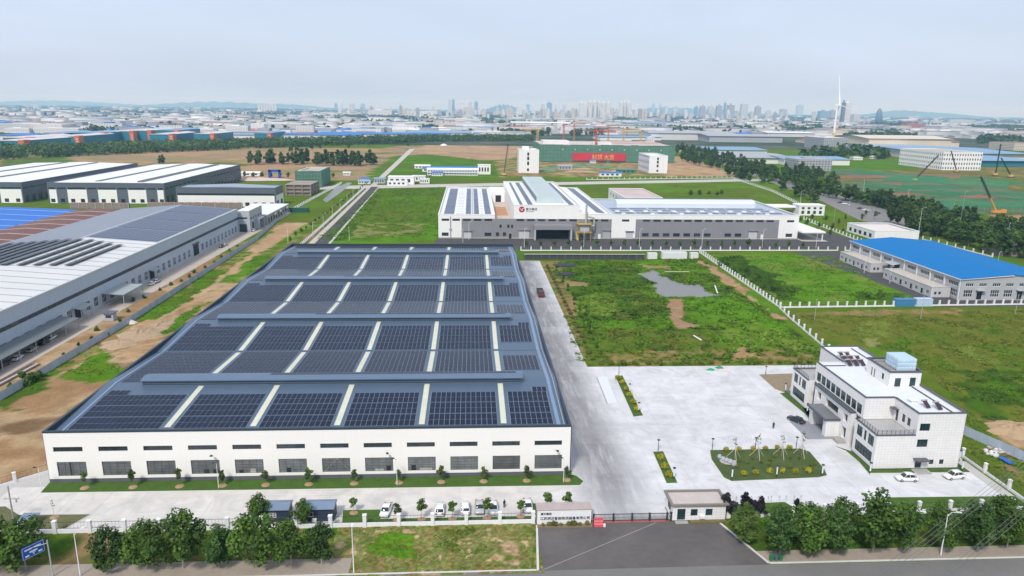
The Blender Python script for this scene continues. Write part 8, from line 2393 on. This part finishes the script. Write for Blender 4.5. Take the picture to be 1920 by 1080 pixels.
for x in (-2, 0, 4, 6.5): obj('wheel', MB().tube((p[0] + x, p[1] - 1.7, .6), (p[0] + x, p[1] + 1.7, .6), .6, n=10), TYRE, oc)
lb = thing('long_white_block', 'long white four-storey block with rows of dark windows beyond the earthworks', 'building', ((756.5, 855.1)[0], (756.5, 855.1)[1], 0))
A_, B_, C_ = (750.1, 845.4, 24.4, 0.75), (833.3, 881.7, 21.5, 0.78), (776.0, 991.3, 20.3, 0.86)
Z_ = A_[2]
LW = 56.9
hs = [(LW * (i + .25) / 15, Z_ * (j + .25) / 4, LW * (i + .72) / 15, Z_ * (j + .72) / 4, 1, 1) for i in range(15) for j in range(4)]
facade(lb, (A_[0], A_[1]), LW, 0, Z_, S, hs, WHITEC, depth=.5, frame=DKFRAME)
LD = 105.0
hs = [(LD * (i + .25) / 22, Z_ * (j + .25) / 4, LD * (i + .72) / 22, Z_ * (j + .72) / 4, 1, 1) for i in range(22) for j in range(4)]
facade(lb, (A_[0], A_[1] + LD), LD, 0, Z_, W_, hs, WHITEC, depth=.5, frame=DKFRAME)
walls4(lb, A_[0] + .8, A_[1] + .8, A_[0] + LW, A_[1] + LD, 0, Z_, WHITEC)
obj('roof', MB().box(A_[0] + .4, A_[1] + .4, Z_ - .6, A_[0] + LW, A_[1] + LD, Z_ + .1), mat('buff_roof', (.42, .37, .32), 0.9), lb)
rim(lb, A_[0], A_[1], A_[0] + LW, A_[1] + LD, Z_, Z_ + .8, .5, WHITEC)


# ------------------------------------------------------------------ the far industrial plain
FC = {'white': (.70, .70, .69), 'pale': (.56, .56, .56), 'grey': (.34, .35, .37), 'blue': (.03, .16, .46), 'sky': (.19, .31, .45), 'teal': (.02, .16, .22), 'red': (.42, .13, .10), 'cream': (.60, .53, .42), 'dark': (.13, .14, .155), 'brown': (.26, .19, .155)}
FM = {k: mat('far_' + k, v, 0.6, 0.12, 0.02, fine=0.08, fscale=0.15) for k, v in FC.items()}
BANDM = {}
def banded(k):
 """far walls: storeys and window bays too fine to build, as a pattern"""
 if k in BANDM: return BANDM[k]
 m, nt, b = newmat('far_bays_' + k)
 g = nt.nodes.new('ShaderNodeNewGeometry')
 sep = nt.nodes.new('ShaderNodeSeparateXYZ')
 nt.links.new(g.outputs['Position'], sep.inputs[0])
 u = _math(nt, 'FRACT', _math(nt, 'MULTIPLY', _math(nt, 'ADD', sep.outputs[0], sep.outputs[1]), 1 / 4.2))
 v = _math(nt, 'FRACT', _math(nt, 'MULTIPLY', sep.outputs[2], 1 / 3.3))
 a = _math(nt, 'MULTIPLY', _math(nt, 'GREATER_THAN', u, .42), _math(nt, 'GREATER_THAN', v, .45))
 nt.links.new(_mixc(nt, _math(nt, 'MULTIPLY', a, .75), FC[k], (.08, .09, .10)), b.inputs['Base Color'])
 b.inputs['Roughness'].default_value = .7
 BANDM[k] = m
 return m
_hm = {}
def hall_mesh(kind_, roofk, wallk):
 key = (kind_, roofk, wallk)
 if key not in _hm:
  m = MB()
  if kind_ == 'hall':
   m.face((0, 0, 0), (1, 0, 0), (1, 0, .82), (0, 0, .82)).face((1, 0, 0), (1, 1, 0), (1, 1, .82), (1, 0, .82)).face((1, 1, 0), (0, 1, 0), (0, 1, .82), (1, 1, .82)).face((0, 1, 0), (0, 0, 0), (0, 0, .82), (0, 1, .82))
   m.face((0, 0, .82), (0, .5, 1), (0, 1, .82)).face((1, 0, .82), (1, 1, .82), (1, .5, 1))
   nw = len(m.f)
   m.face((-.02, -.02, .81), (1.02, -.02, .81), (1.02, .5, 1.02), (-.02, .5, 1.02)).face((-.02, .5, 1.02), (1.02, .5, 1.02), (1.02, 1.02, .81), (-.02, 1.02, .81))
  else:
   m.face((0, 0, 0), (1, 0, 0), (1, 0, 1), (0, 0, 1)).face((1, 0, 0), (1, 1, 0), (1, 1, 1), (1, 0, 1)).face((1, 1, 0), (0, 1, 0), (0, 1, 1), (1, 1, 1)).face((0, 1, 0), (0, 0, 0), (0, 0, 1), (0, 1, 1))
   nw = len(m.f)
   m.face((0, 0, 1), (1, 0, 1), (1, 1, 1), (0, 1, 1)).face((.3, .3, 1.0), (.6, .3, 1.0), (.6, .3, 1.12), (.3, .3, 1.12)).face((.3, .3, 1.12), (.6, .3, 1.12), (.6, .6, 1.12), (.3, .6, 1.12)).face((.3, .6, 1.0), (.3, .3, 1.0), (.3, .3, 1.12), (.3, .6, 1.12)).face((.6, .3, 1.0), (.6, .6, 1.0), (.6, .6, 1.12), (.6, .3, 1.12))
  me = m.mesh('far_building')
  me.materials.append(banded(wallk) if kind_ == 'block' else FM[wallk])
  me.materials.append(FM[roofk])
  for i, p in enumerate(me.polygons): p.material_index = 1 if i >= nw else 0
  _hm[key] = me
 return _hm[key]
def far_building(x, y, w, d, h, kind_, roofk, wallk, label, group, name='far_hall', cat='building'):
 o = bpy.data.objects.new(name, hall_mesh(kind_, roofk, wallk))
 o.location = (x, y, -.35)
 o.scale = (w, d, h)
 link(o)
 return tag(o, label, cat, group)
# teal sheds with orange end towers at the left
ORT = mat('orange_end', (.52, .14, .06), 0.6, 0.12, 0.05)
TEALW = mat('teal_wall', (.018, .165, .235), 0.5, 0.1, 0.03)
for i, (u, w_) in enumerate([((-737.4, 1327.6, 14.2, 1.04), 44), ((-705.9, 1176.8, 12.8, 0.93), 70), ((-664.3, 1259.8, 12.7, 0.99), 56), ((-688.5, 1384.4, 14.8, 1.08), 84), ((-657.9, 1466.5, 15.7, 1.14), 50), ((-633.3, 1499.4, 16.0, 1.17), 44), ((-586.8, 1511.1, 17.3, 1.18), 62), ((-644.8, 1060.2, 13.4, 0.85), 60), ((-486.8, 1456.3, 12.3, 1.14), 50), ((-385.1, 1533.8, 11.8, 1.20), 40), ((-558.7, 1414.6, 10.9, 1.11), 60)]):
 x, y, h, mp_ = u
 t = thing('teal_shed', 'teal walled shed with orange end tower on the far left plain, ' + ORD[i], 'factory', (x, y, 0), 'teal and orange sheds')
 ww = w_ * mp_ * .62
 dd = 150
 h = max(15, min(h + 3, 20))
 obj('wall', MB().box(x - ww / 2, y, 0, x + ww / 2, y + dd, h), TEALW, t)
 obj('roof', MB().extrude_y([(x - ww / 2 - 1, h), (x - ww / 2 - 1, h + .4), (x, h + 2.6), (x + ww / 2 + 1, h + .4), (x + ww / 2 + 1, h)], y - 1, y + dd), FM['pale' if i % 3 else 'sky'], t)
 obj('end_tower', MB().box(x + ww / 2 - 1, y - 3, 0, x + ww / 2 + 8, y + 14, h + 1.6), ORT, t)
 for k in range(3): obj('tower_window', MB().box(x + ww / 2 + 2, y - 3.1, 2 + k * 4.2, x + ww / 2 + 6, y - 2.9, 3.4 + k * 4.2), FM['pale'], t)
# long blue roofs in the middle distance
for i, (u0, wpx, c) in enumerate([((-380.4, 1653.4, 11.4, 1.29), 150, 'blue'), ((-290.2, 1710.4, 13.1, 1.33), 240, 'blue'), ((-75.5, 1841.4, 14.1, 1.44), 110, 'sky'), ((-891.0, 1434.4, 12.0, 1.11), 90, 'blue'), ((-729.9, 1172.2, 8.2, 0.93), 60, 'sky'), ((-880.1, 1610.5, 7.3, 1.24), 130, 'sky'), ((-758.7, 1867.9, 8.4, 1.43), 70, 'blue'), ((420.2, 1732.6, 10.8, 1.38), 60, 'sky'), ((478.5, 1779.6, 9.7, 1.42), 80, 'sky'), ((-551.6, 1638.7, 10.0, 1.27), 130, 'sky'), ((-202.8, 2051.9, 12.4, 1.58), 110, 'dark'), ((-189.3, 2205.3, 11.6, 1.70), 80, 'white'), ((-435.0, 2340.6, 12.2, 1.78), 60, 'white'), ((-621.9, 2100.8, 9.4, 1.60), 120, 'grey')]):
 x, y, h, mp_ = u0
 far_building(x, y, wpx * mp_, 110, max(9, h), 'hall', c, 'white' if c != 'dark' else 'dark', 'long ' + {'blue': 'bright blue', 'sky': 'pale blue', 'dark': 'dark', 'white': 'white', 'grey': 'grey'}[c] + ' factory roof beyond the tree belt, ' + ORD[i] + ' of the long roofs', 'long factory roofs beyond the tree belt')
# individual buildings on the right middle distance
for i, (u0, wpx, dep, kd, rf_, wl, lab) in enumerate([
 ((478.0, 944.1, 11.2, 0.81), 128, 150, 'hall', 'grey', 'white', 'white factory with pale blue solar roof beyond the avenue'),
 ((518.9, 1156.6, 11.4, 0.97), 110, 120, 'hall', 'sky', 'white', 'second white factory with blue roof behind the first one'),
 ((555.5, 921.2, 11.0, 0.80), 126, 80, 'hall', 'sky', 'white', 'white factory with light blue roof left of the grey block'),
 ((526.9, 814.6, 15.6, 0.72), 66, 40, 'block', 'grey', 'grey', 'grey green-banded block in front of the light blue roofs'),
 ((570.3, 1802.7, 22.5, 1.44), 160, 140, 'hall', 'grey', 'pale', 'large grey hall behind the avenue trees'),
 ((699.8, 1707.0, 18.8, 1.37), 140, 140, 'hall', 'grey', 'grey', 'large dark grey hall right of the avenue trees'),
 ((511.5, 1606.7, 13.9, 1.29), 16, 16, 'block', 'white', 'white', 'small white house at the top of the avenue'),
 ((854.3, 1411.2, 24.0, 1.17), 48, 90, 'block', 'pale', 'grey', 'grey office slab below the wind turbine'),
 ((996.8, 1481.6, 26.3, 1.22), 160, 160, 'hall', 'cream', 'cream', 'long cream hall right of the turbine'),
 ((1175.7, 1539.2, 17.4, 1.27), 60, 120, 'hall', 'red', 'cream', 'cream hall with a red roof right of the long cream hall'),
 ((946.8, 1366.1, 11.2, 1.14), 120, 120, 'hall', 'grey', 'pale', 'low grey roof in front of the long cream hall'),
 ((866.2, 1064.2, 15.3, 0.92), 200, 260, 'hall', 'sky', 'pale', 'wide pale grey roof behind the long white block'),
 ((867.9, 925.1, 11.2, 0.82), 100, 160, 'hall', 'sky', 'teal', 'blue roofed teal hall right of the long white block'),
 ((1302.9, 1427.9, 16.4, 1.20), 50, 80, 'block', 'brown', 'cream', 'tan block at the right edge beyond the halls'),
 ((729.3, 1046.3, 4.4, 0.90), 18, 14, 'block', 'white', 'white', 'small white house in the green strip, left one'),
 ((779.1, 1079.1, 3.6, 0.92), 14, 12, 'block', 'white', 'white', 'small white house in the green strip, right one'),
 ((952.6, 1705.2, 9.5, 1.38), 40, 60, 'hall', 'red', 'cream', 'orange roofed hall left of the grey office slab'),
 ((-659.0, 1900.9, 14.2, 1.46), 30, 40, 'block', 'white', 'white', 'white gridded block above the tree belt on the left'),
 ((-614.2, 1915.7, 10.1, 1.47), 40, 40, 'hall', 'white', 'white', 'low white hall right of the white gridded block'),
 ((787.6, 3071.9, 25.3, 2.36), 70, 150, 'hall', 'sky', 'white', 'big pale blue hall below the white towers'),
 ((263.5, 3014.4, 22.4, 2.30), 110, 120, 'hall', 'white', 'cream', 'long white hall right of the city road'),
 ((509.4, 2950.7, 15.5, 2.26), 60, 100, 'hall', 'white', 'white', 'white hall below the left towers'),
 ((-31.7, 3265.1, 28.8, 2.47), 66, 60, 'block', 'cream', 'white', 'long white terraced block left of the city road'),
 ((-764.8, 6005.5, 51.5, 4.42), 44, 60, 'block', 'white', 'white', 'white mid-rise block in the left half of the town'),
 ((-562.9, 7196.7, 46.2, 5.29), 60, 60, 'block', 'dark', 'white', 'dark roofed mid-rise row in the left half of the town'),
 ((1041.6, 2162.1, 15.1, 1.72), 90, 120, 'hall', 'white', 'pale', 'white hall in front of the dark towers'),
 ((1879.5, 2619.1, 18.3, 2.08), 75, 90, 'hall', 'white', 'cream', 'white roofed hall at the right before the low hills'),
 ((2519.8, 3826.5, 26.1, 2.98), 36, 60, 'block', 'red', 'red', 'dark red block at the right before the low hills'),
 ((4155.0, 5888.7, 35.3, 4.54), 50, 40, 'block', 'grey', 'pale', 'row of pale flats at the right horizon')]):
 x, y, h, mp_ = u0
 far_building(x, y, wpx * mp_, dep, max(5, h), kd, rf_, wl, lab, None)
# the scattered rest: individuals near, one mass far
vh0 = 205.0
rg = random.Random(77)
spots = []
for _ in range(2600):
 u_ = rg.uniform(-60, 1980)
 dv = 3.0 + 50.0 * rg.random() ** 1.35
 dist = 76.36 * 1339.7 / dv
 ang = math.atan2(u_ - 960, 1339.7) + YAW
 x, y = CAM[0] + dist * math.tan(ang), CAM[1] + dist
 if dist < 1500 and u_ < 1000: continue
 if dist < 2300 and u_ > 980: continue
 if abs(x - (92 + (y - 900) * .021)) < 45 and y > 900: continue
 big_ = rg.random()
 w = rg.uniform(25, 90) if big_ < .7 else rg.uniform(90, 190)
 d = rg.uniform(18, 50) * (1.6 if big_ > .7 else 1)
 h = rg.uniform(6, 12) if rg.random() < .72 else rg.uniform(12, 24)
 kd = 'hall' if h < 12 else 'block'
 rk_ = rg.choices(['white', 'pale', 'grey', 'blue', 'sky', 'red', 'cream', 'dark', 'brown'], [17, 12, 22, 10, 16, 6, 6, 16, 8])[0]
 wk = rg.choices(['white', 'pale', 'cream', 'grey'], [50, 26, 10, 14])[0]
 spots.append((dist, x, y, w, d, h, kd, rk_, wk))
spots.sort()
LABS = {'hall': 'low factory shed on the far hazy plain', 'block': 'small flat-roofed block on the far hazy plain'}
for s_ in spots[:230]:
 _, x, y, w, d, h, kd, rk_, wk = s_
 lab = {'white': 'white', 'pale': 'pale', 'grey': 'grey', 'blue': 'blue', 'sky': 'light blue', 'red': 'red', 'cream': 'cream', 'dark': 'dark', 'brown': 'brown'}[rk_] + ' roofed ' + LABS[kd]
 far_building(x, y, w, d, h, kd, rk_, wk, lab, lab.replace('shed', 'sheds').replace('block', 'blocks'))
V, C = [], []
F = []
for s_ in spots[230:]:
 _, x, y, w, d, h, kd, rk_, wk = s_
 n = len(V)
 V += [(x, y, -.3), (x + w, y, -.3), (x + w, y + d, -.3), (x, y + d, -.3), (x, y, h), (x + w, y, h), (x + w, y + d, h), (x, y + d, h)]
 C += [FC[wk]] * 8
 F += [(n, n+1, n+5, n+4), (n+1, n+2, n+6, n+5), (n+3, n, n+4, n+7)]
 n = len(V)
 V += [(x - 1, y - 1, h + .1), (x + w + 1, y - 1, h + .1), (x + w + 1, y + d, h + .6), (x - 1, y + d, h + .6)]
 C += [FC[rk_]] * 4
 F += [(n, n+1, n+2, n+3)]
o = bpy.data.objects.new('far_town', colmesh('far_town', V, F, C, attrmat('far_town', 0.7, 0.8, 1.2, 0.03), smooth=False))
link(o)
tag(o, 'hazy carpet of small factory and town buildings out to the horizon', 'town', kind='stuff')
# city towers
def apartment(u0, wpx, wk, label, group, dep=None, name='apartment_tower'):
 x, y, h, mp_ = u0
 w = wpx * mp_
 t = far_building(x - w / 2, y, w, dep or max(16, w * .8), h, 'block', wk, wk, label, group, name, 'tower')
for i, (u0, w_) in enumerate([((965.8, 5678.1, 127.6, 4.26), 9), ((1052.6, 6042.6, 126.9, 4.52), 6), ((1100.2, 6083.1, 141.0, 4.55), 8), ((1143.1, 6119.6, 141.8, 4.58), 8), ((1192.0, 6161.2, 138.4, 4.61), 8), ((1236.0, 6198.6, 134.8, 4.64), 7), ((1218.9, 5882.6, 132.4, 4.41), 8), ((1509.6, 6778.0, 147.2, 5.07), 7), ((1547.5, 6812.0, 152.9, 5.10), 6), ((1598.7, 6857.9, 149.0, 5.13), 9)]):
 apartment(u0, w_, 'white', 'tall white apartment tower in the centre of the skyline, ' + ORD[i] + ' from the left', 'white skyline towers')
for i, (u0, w_) in enumerate([((-235.1, 10992.0, 194.5, 8.04), 5), ((-181.5, 11095.7, 196.4, 8.12), 5), ((-46.7, 11356.0, 169.0, 8.32), 7), ((78.5, 10451.6, 163.3, 7.67), 6), ((163.8, 10599.9, 165.6, 7.78), 7), ((1280.3, 13919.7, 138.7, 10.23), 7), ((1012.2, 9293.3, 139.7, 6.87), 6), ((1025.6, 8643.1, 148.7, 6.40), 9), ((1346.7, 10552.2, 158.4, 7.79), 7), ((1626.6, 11952.2, 153.7, 8.82), 6), ((-2221.3, 12617.8, 123.9, 9.14), 5), ((-2164.9, 12812.5, 134.8, 9.28), 4), ((-2341.9, 15073.5, 137.3, 10.90), 8), ((-2594.2, 18295.9, 140.9, 13.22), 8), ((-2109.2, 16067.4, 191.5, 11.63), 3), ((-1995.5, 21649.4, 212.5, 15.67), 5), ((1316.7, 15712.6, 167.4, 11.52), 6), ((807.0, 10658.6, 114.1, 7.85), 8)]):
 apartment(u0, w_, ('pale', 'sky', 'white')[i % 3], ('pale', 'bluish', 'whitish')[i % 3] + ' apartment tower left of the white skyline towers, ' + ORD[i], 'pale skyline towers')
for i, (u0, w_) in enumerate([((2616.0, 7771.5, 130.0, 5.84), 9), ((2751.3, 7893.0, 132.1, 5.93), 9), ((2683.5, 7430.1, 135.4, 5.59), 10), ((2971.6, 8090.8, 170.6, 6.08), 4), ((2864.1, 7583.7, 143.7, 5.71), 12), ((3319.2, 8402.9, 165.2, 6.32), 12), ((3580.4, 8637.4, 138.6, 6.51), 10), ((2709.5, 8302.9, 126.6, 6.23), 6), ((5976.2, 20700.3, 193.0, 15.33), 7), ((4609.8, 16659.9, 179.3, 12.35), 6), ((6236.8, 23495.0, 285.5, 17.36), 5), ((5794.1, 22639.8, 275.1, 16.72), 5), ((9683.3, 20835.5, 286.4, 15.58), 11), ((4558.9, 10667.9, 101.0, 8.01), 8), ((5545.3, 12410.2, 126.4, 9.32), 12), ((3953.9, 7711.3, 96.4, 5.85), 16), ((4450.9, 8493.8, 106.1, 6.44), 10), ((3501.1, 6186.6, 68.8, 4.73), 13)]):
 apartment(u0, w_, ('grey', 'pale', 'grey', 'sky')[i % 4], ('dark grey', 'pale', 'grey', 'bluish')[i % 4] + ' tower right of the white skyline towers, ' + ORD[i], 'grey skyline towers')
apartment((2965.6, 5405.7, 156.2, 4.14), 6, 'dark', 'dark half of the twin high-rise beside the wind turbine', 'twin high-rise')
apartment((3015.1, 5435.0, 153.0, 4.17), 12, 'white', 'white half of the twin high-rise beside the wind turbine', 'twin high-rise')
for i in range(7):
 u0 = (-2619.5, 9447.5, 92.7, 6.83)
 apartment((u0[0] + i * 5 * u0[3], u0[1], u0[2], u0[3]), 4, 'white', 'white mid-rise slab in the left row on the skyline, ' + ORD[i], 'left row of white slabs')
for i in range(210):
 rgx = random.Random(i)
 d = rgx.uniform(5200, 9500)
 ang = math.atan2(rgx.triangular(520, 1600, 1080) - 960, 1339.7) + YAW
 w = rgx.uniform(16, 34)
 far_building(CAM[0] + d * math.tan(ang), CAM[1] + d, w, 18, rgx.uniform(30, 90), 'block', ('pale', 'white', 'cream', 'grey')[i % 4], ('pale', 'white', 'cream', 'grey')[i % 4], ('pale', 'white', 'cream', 'grey')[i % 4] + ' mid-rise block in the hazy town', ('pale', 'white', 'cream', 'grey')[i % 4] + ' mid-rise blocks in the town', 'far_block')
# bullet-shaped glass tower
bt = (3068.7, 5083.4, 113.7, 3.91)
x, y, h, mp_ = bt
o = obj('bullet_tower', MB().lathe([(mp_ * 6.0, 0), (mp_ * 6.4, h * .3), (mp_ * 5.8, h * .6), (mp_ * 4.0, h * .85), (mp_ * 1.2, h)], (x, y, 0), 16), mat('blue_grey_glazing', (.10, .15, .20), 0.3, 0.1, 0.01), smooth=True)
tag(o, 'pointed bullet-shaped glass tower on the right skyline', 'tower')
# wind turbine, rotor seen edge-on
wt_ = (1268.9, 2182.1, 101.1, 1.74)
x, y, h, mp_ = wt_
wt = thing('wind_turbine', 'tall white wind turbine with yellow foot on the right skyline', 'wind turbine', (x, y, 0))
TW = mat('turbine_white', (.80, .80, .79), 0.5, 0.03, 0.05)
obj('tower', MB().tube((x, y, h * .14), (x, y, h), 3.6, 2.2, 12), TW, wt)
obj('tower_foot', MB().tube((x, y, 0), (x, y, h * .14), 3.9, 3.6, 12), mat('turbine_yellow', (.66, .52, .18), 0.5), wt)
obj('nacelle', MB().box(x - 9, y - 3, h - 2.5, x + 6, y + 3, h + 3.5), TW, wt)
BL = 100.0
hubc = (x + 8, y, h + .5)
obj('hub', MB().tube((x + 6, y, h + .5), (x + 10, y, h + .5), 2.6, 1.8, 10), TW, wt)
for k in range(3):
 a = R(20 + 120 * k)
 d = Vector((.02, math.sin(a), math.cos(a)))
 c = Vector(hubc)
 mb = MB()
 n = 9
 prev = None
 for i in range(n):
  f = i / (n - 1)
  p = c + d * (2 + BL * f) + Vector((2.2 * f * f, 0, 0))
  ch = (1.6 + 3.2 * math.sin(math.pi * min(1, f * 1.9 + .12)) * (1 - f) + 2.2 * (1 - f)) * .42
  sd_ = Vector((1, 0, 0))
  e = d.cross(sd_).normalized()
  ring = [p + sd_ * ch * .9, p + e * ch * .35, p - sd_ * ch * .6, p - e * ch * .35]
  if prev:
   for q in range(4): mb.face(prev[q], prev[(q + 1) % 4], ring[(q + 1) % 4], ring[q])
  prev = ring
 obj('blade', mb, TW, wt)
# woods between the far halls
woodland('dark green woods between the far factory roofs', [
 [(-94.8, 2294.3), (-5.6, 2511.8), (-21.0, 3773.0), (-128.3, 3443.5)], [(-889.9, 1746.3), (-635.3, 2045.9), (-732.8, 2343.7), (-963.9, 1975.3)], [(179.1, 2083.2), (312.0, 1952.6), (353.5, 2342.5), (197.3, 2525.9)],
 [(687.4, 2518.7), (915.5, 2422.0), (1149.5, 3229.5), (889.4, 3304.6)], [(1053.5, 4804.4), (2116.0, 6015.2), (3374.6, 10077.5), (1617.6, 7700.6)], [(1182.7, 1957.0), (1413.8, 2015.3), (2023.3, 2788.7), (1757.9, 2974.3)], [(610.0, 1006.2), (729.3, 1046.3), (846.2, 1101.8), (872.6, 1314.9), (765.4, 1278.8)],
 [(1308.0, 2809.1), (1582.7, 2910.0), (2033.9, 3835.3), (1754.8, 3821.6)], [(2478.1, 3238.6), (2555.5, 2964.8), (3943.9, 4721.0), (3627.8, 4871.6)], [(212.2, 3180.4), (244.4, 3196.3), (346.4, 5733.5), (319.9, 5709.6)], [(-713.1, 2639.6), (-627.6, 2948.9), (-744.5, 3457.4), (-855.8, 3138.9)], [(-559.4, 3722.7), (-335.9, 4626.5), (-425.4, 5639.5), (-732.8, 4764.3)],
 [(1448.5, 1754.9), (1574.0, 1723.4), (1902.1, 2138.3), (1776.0, 2189.1)], [(2652.4, 4388.6), (2604.7, 3863.5), (3715.8, 5638.0), (3547.7, 5975.2)], [(376.2, 1971.1), (625.8, 2326.1), (680.6, 2578.9), (415.0, 2256.4)]], 22, 16, 8, 9, 9)
rg = random.Random(5)
polys = []
for _ in range(230):
 u_ = rg.uniform(-60, 1980)
 dist = 76.36 * 1339.7 / (5 + 42 * rg.random() ** 1.2)
 if dist < 2400 and u_ > 900 or dist < 1900: continue
 x = CAM[0] + dist * math.tan(math.atan2(u_ - 960, 1339.7) + YAW)
 w, d = rg.uniform(120, 420) * dist / 3500, rg.uniform(25, 60) * dist / 3500
 y = CAM[1] + dist
 polys.append([(x, y), (x + w, y), (x + w, y + d), (x, y + d)])
woodland('dark strips of trees between the far town buildings', polys, 28, 15, 9, 6, 12)
# hills on the horizon
HILLM = mat('wooded_hill', (.045, .075, .045), 1.0, 0.2, 0.0006, fine=0.0, spec=0.0)
def hill(label, u0, u1, dist, peaks, depth=2600):
 n = 48
 xs = []
 mb = MB()
 rows = []
 for j, (dy, f) in enumerate(((0, 0.0), (.3, .55), (.5, 1.0), (.75, .6), (1, 0))):
  row = []
  for i in range(n + 1):
   t_ = i / n
   u_ = u0 + (u1 - u0) * t_
   ang = math.atan2(u_ - 960, 1339.7) + YAW
   z = sum(hh * math.exp(-((t_ - c) / s_) ** 2) for c, s_, hh in peaks) * (math.sin(math.pi * t_) ** .5 if 0 < t_ < 1 else 0)
   z *= 1 + .10 * math.sin(i * 1.9 + u0) + .07 * math.sin(i * 4.3)
   D = dist + depth * dy
   row.append((CAM[0] + dist * math.tan(ang), CAM[1] + D, max(0, z * f) - .4))
  rows.append(row)
 for a_, b_ in zip(rows, rows[1:]):
  for i in range(n): mb.face(a_[i], a_[i + 1], b_[i + 1], b_[i])
 o = obj('hill', mb, HILLM, smooth=True)
 tag(o, kind='structure')
hill('', 180, 640, 24000, [(.45, .28, 175), (.8, .15, 110)])
hill('', 890, 1010, 20000, [(.45, .3, 185)])
hill('', 1140, 1480, 22000, [(.25, .2, 165), (.6, .25, 150)])
hill('', 1630, 1900, 20000, [(.25, .2, 165), (.6, .3, 115)])
hill('', -100, 330, 26000, [(.4, .4, 150)])

# ------------------------------------------------------------------ the hazy air
hz, nt, b = newmat('haze_air')
nt.nodes.remove(b)
pvn = nt.nodes.new('ShaderNodeVolumePrincipled')
pvn.inputs['Color'].default_value = (.38, .69, 1.0, 1)
pvn.inputs['Absorption Color'].default_value = (1, 1, 1, 1)
pvn.inputs['Density'].default_value = 0.000076
pvn.inputs['Anisotropy'].default_value = 0.0
nt.links.new(pvn.outputs['Volume'], nt.nodes['Material Output'].inputs['Volume'])
ho = obj('haze', MB().box(-26600, -1600, -1.6, 26600, 30600, 345), hz)
tag(ho, 'thin even haze over the whole plain', 'haze', kind='stuff')
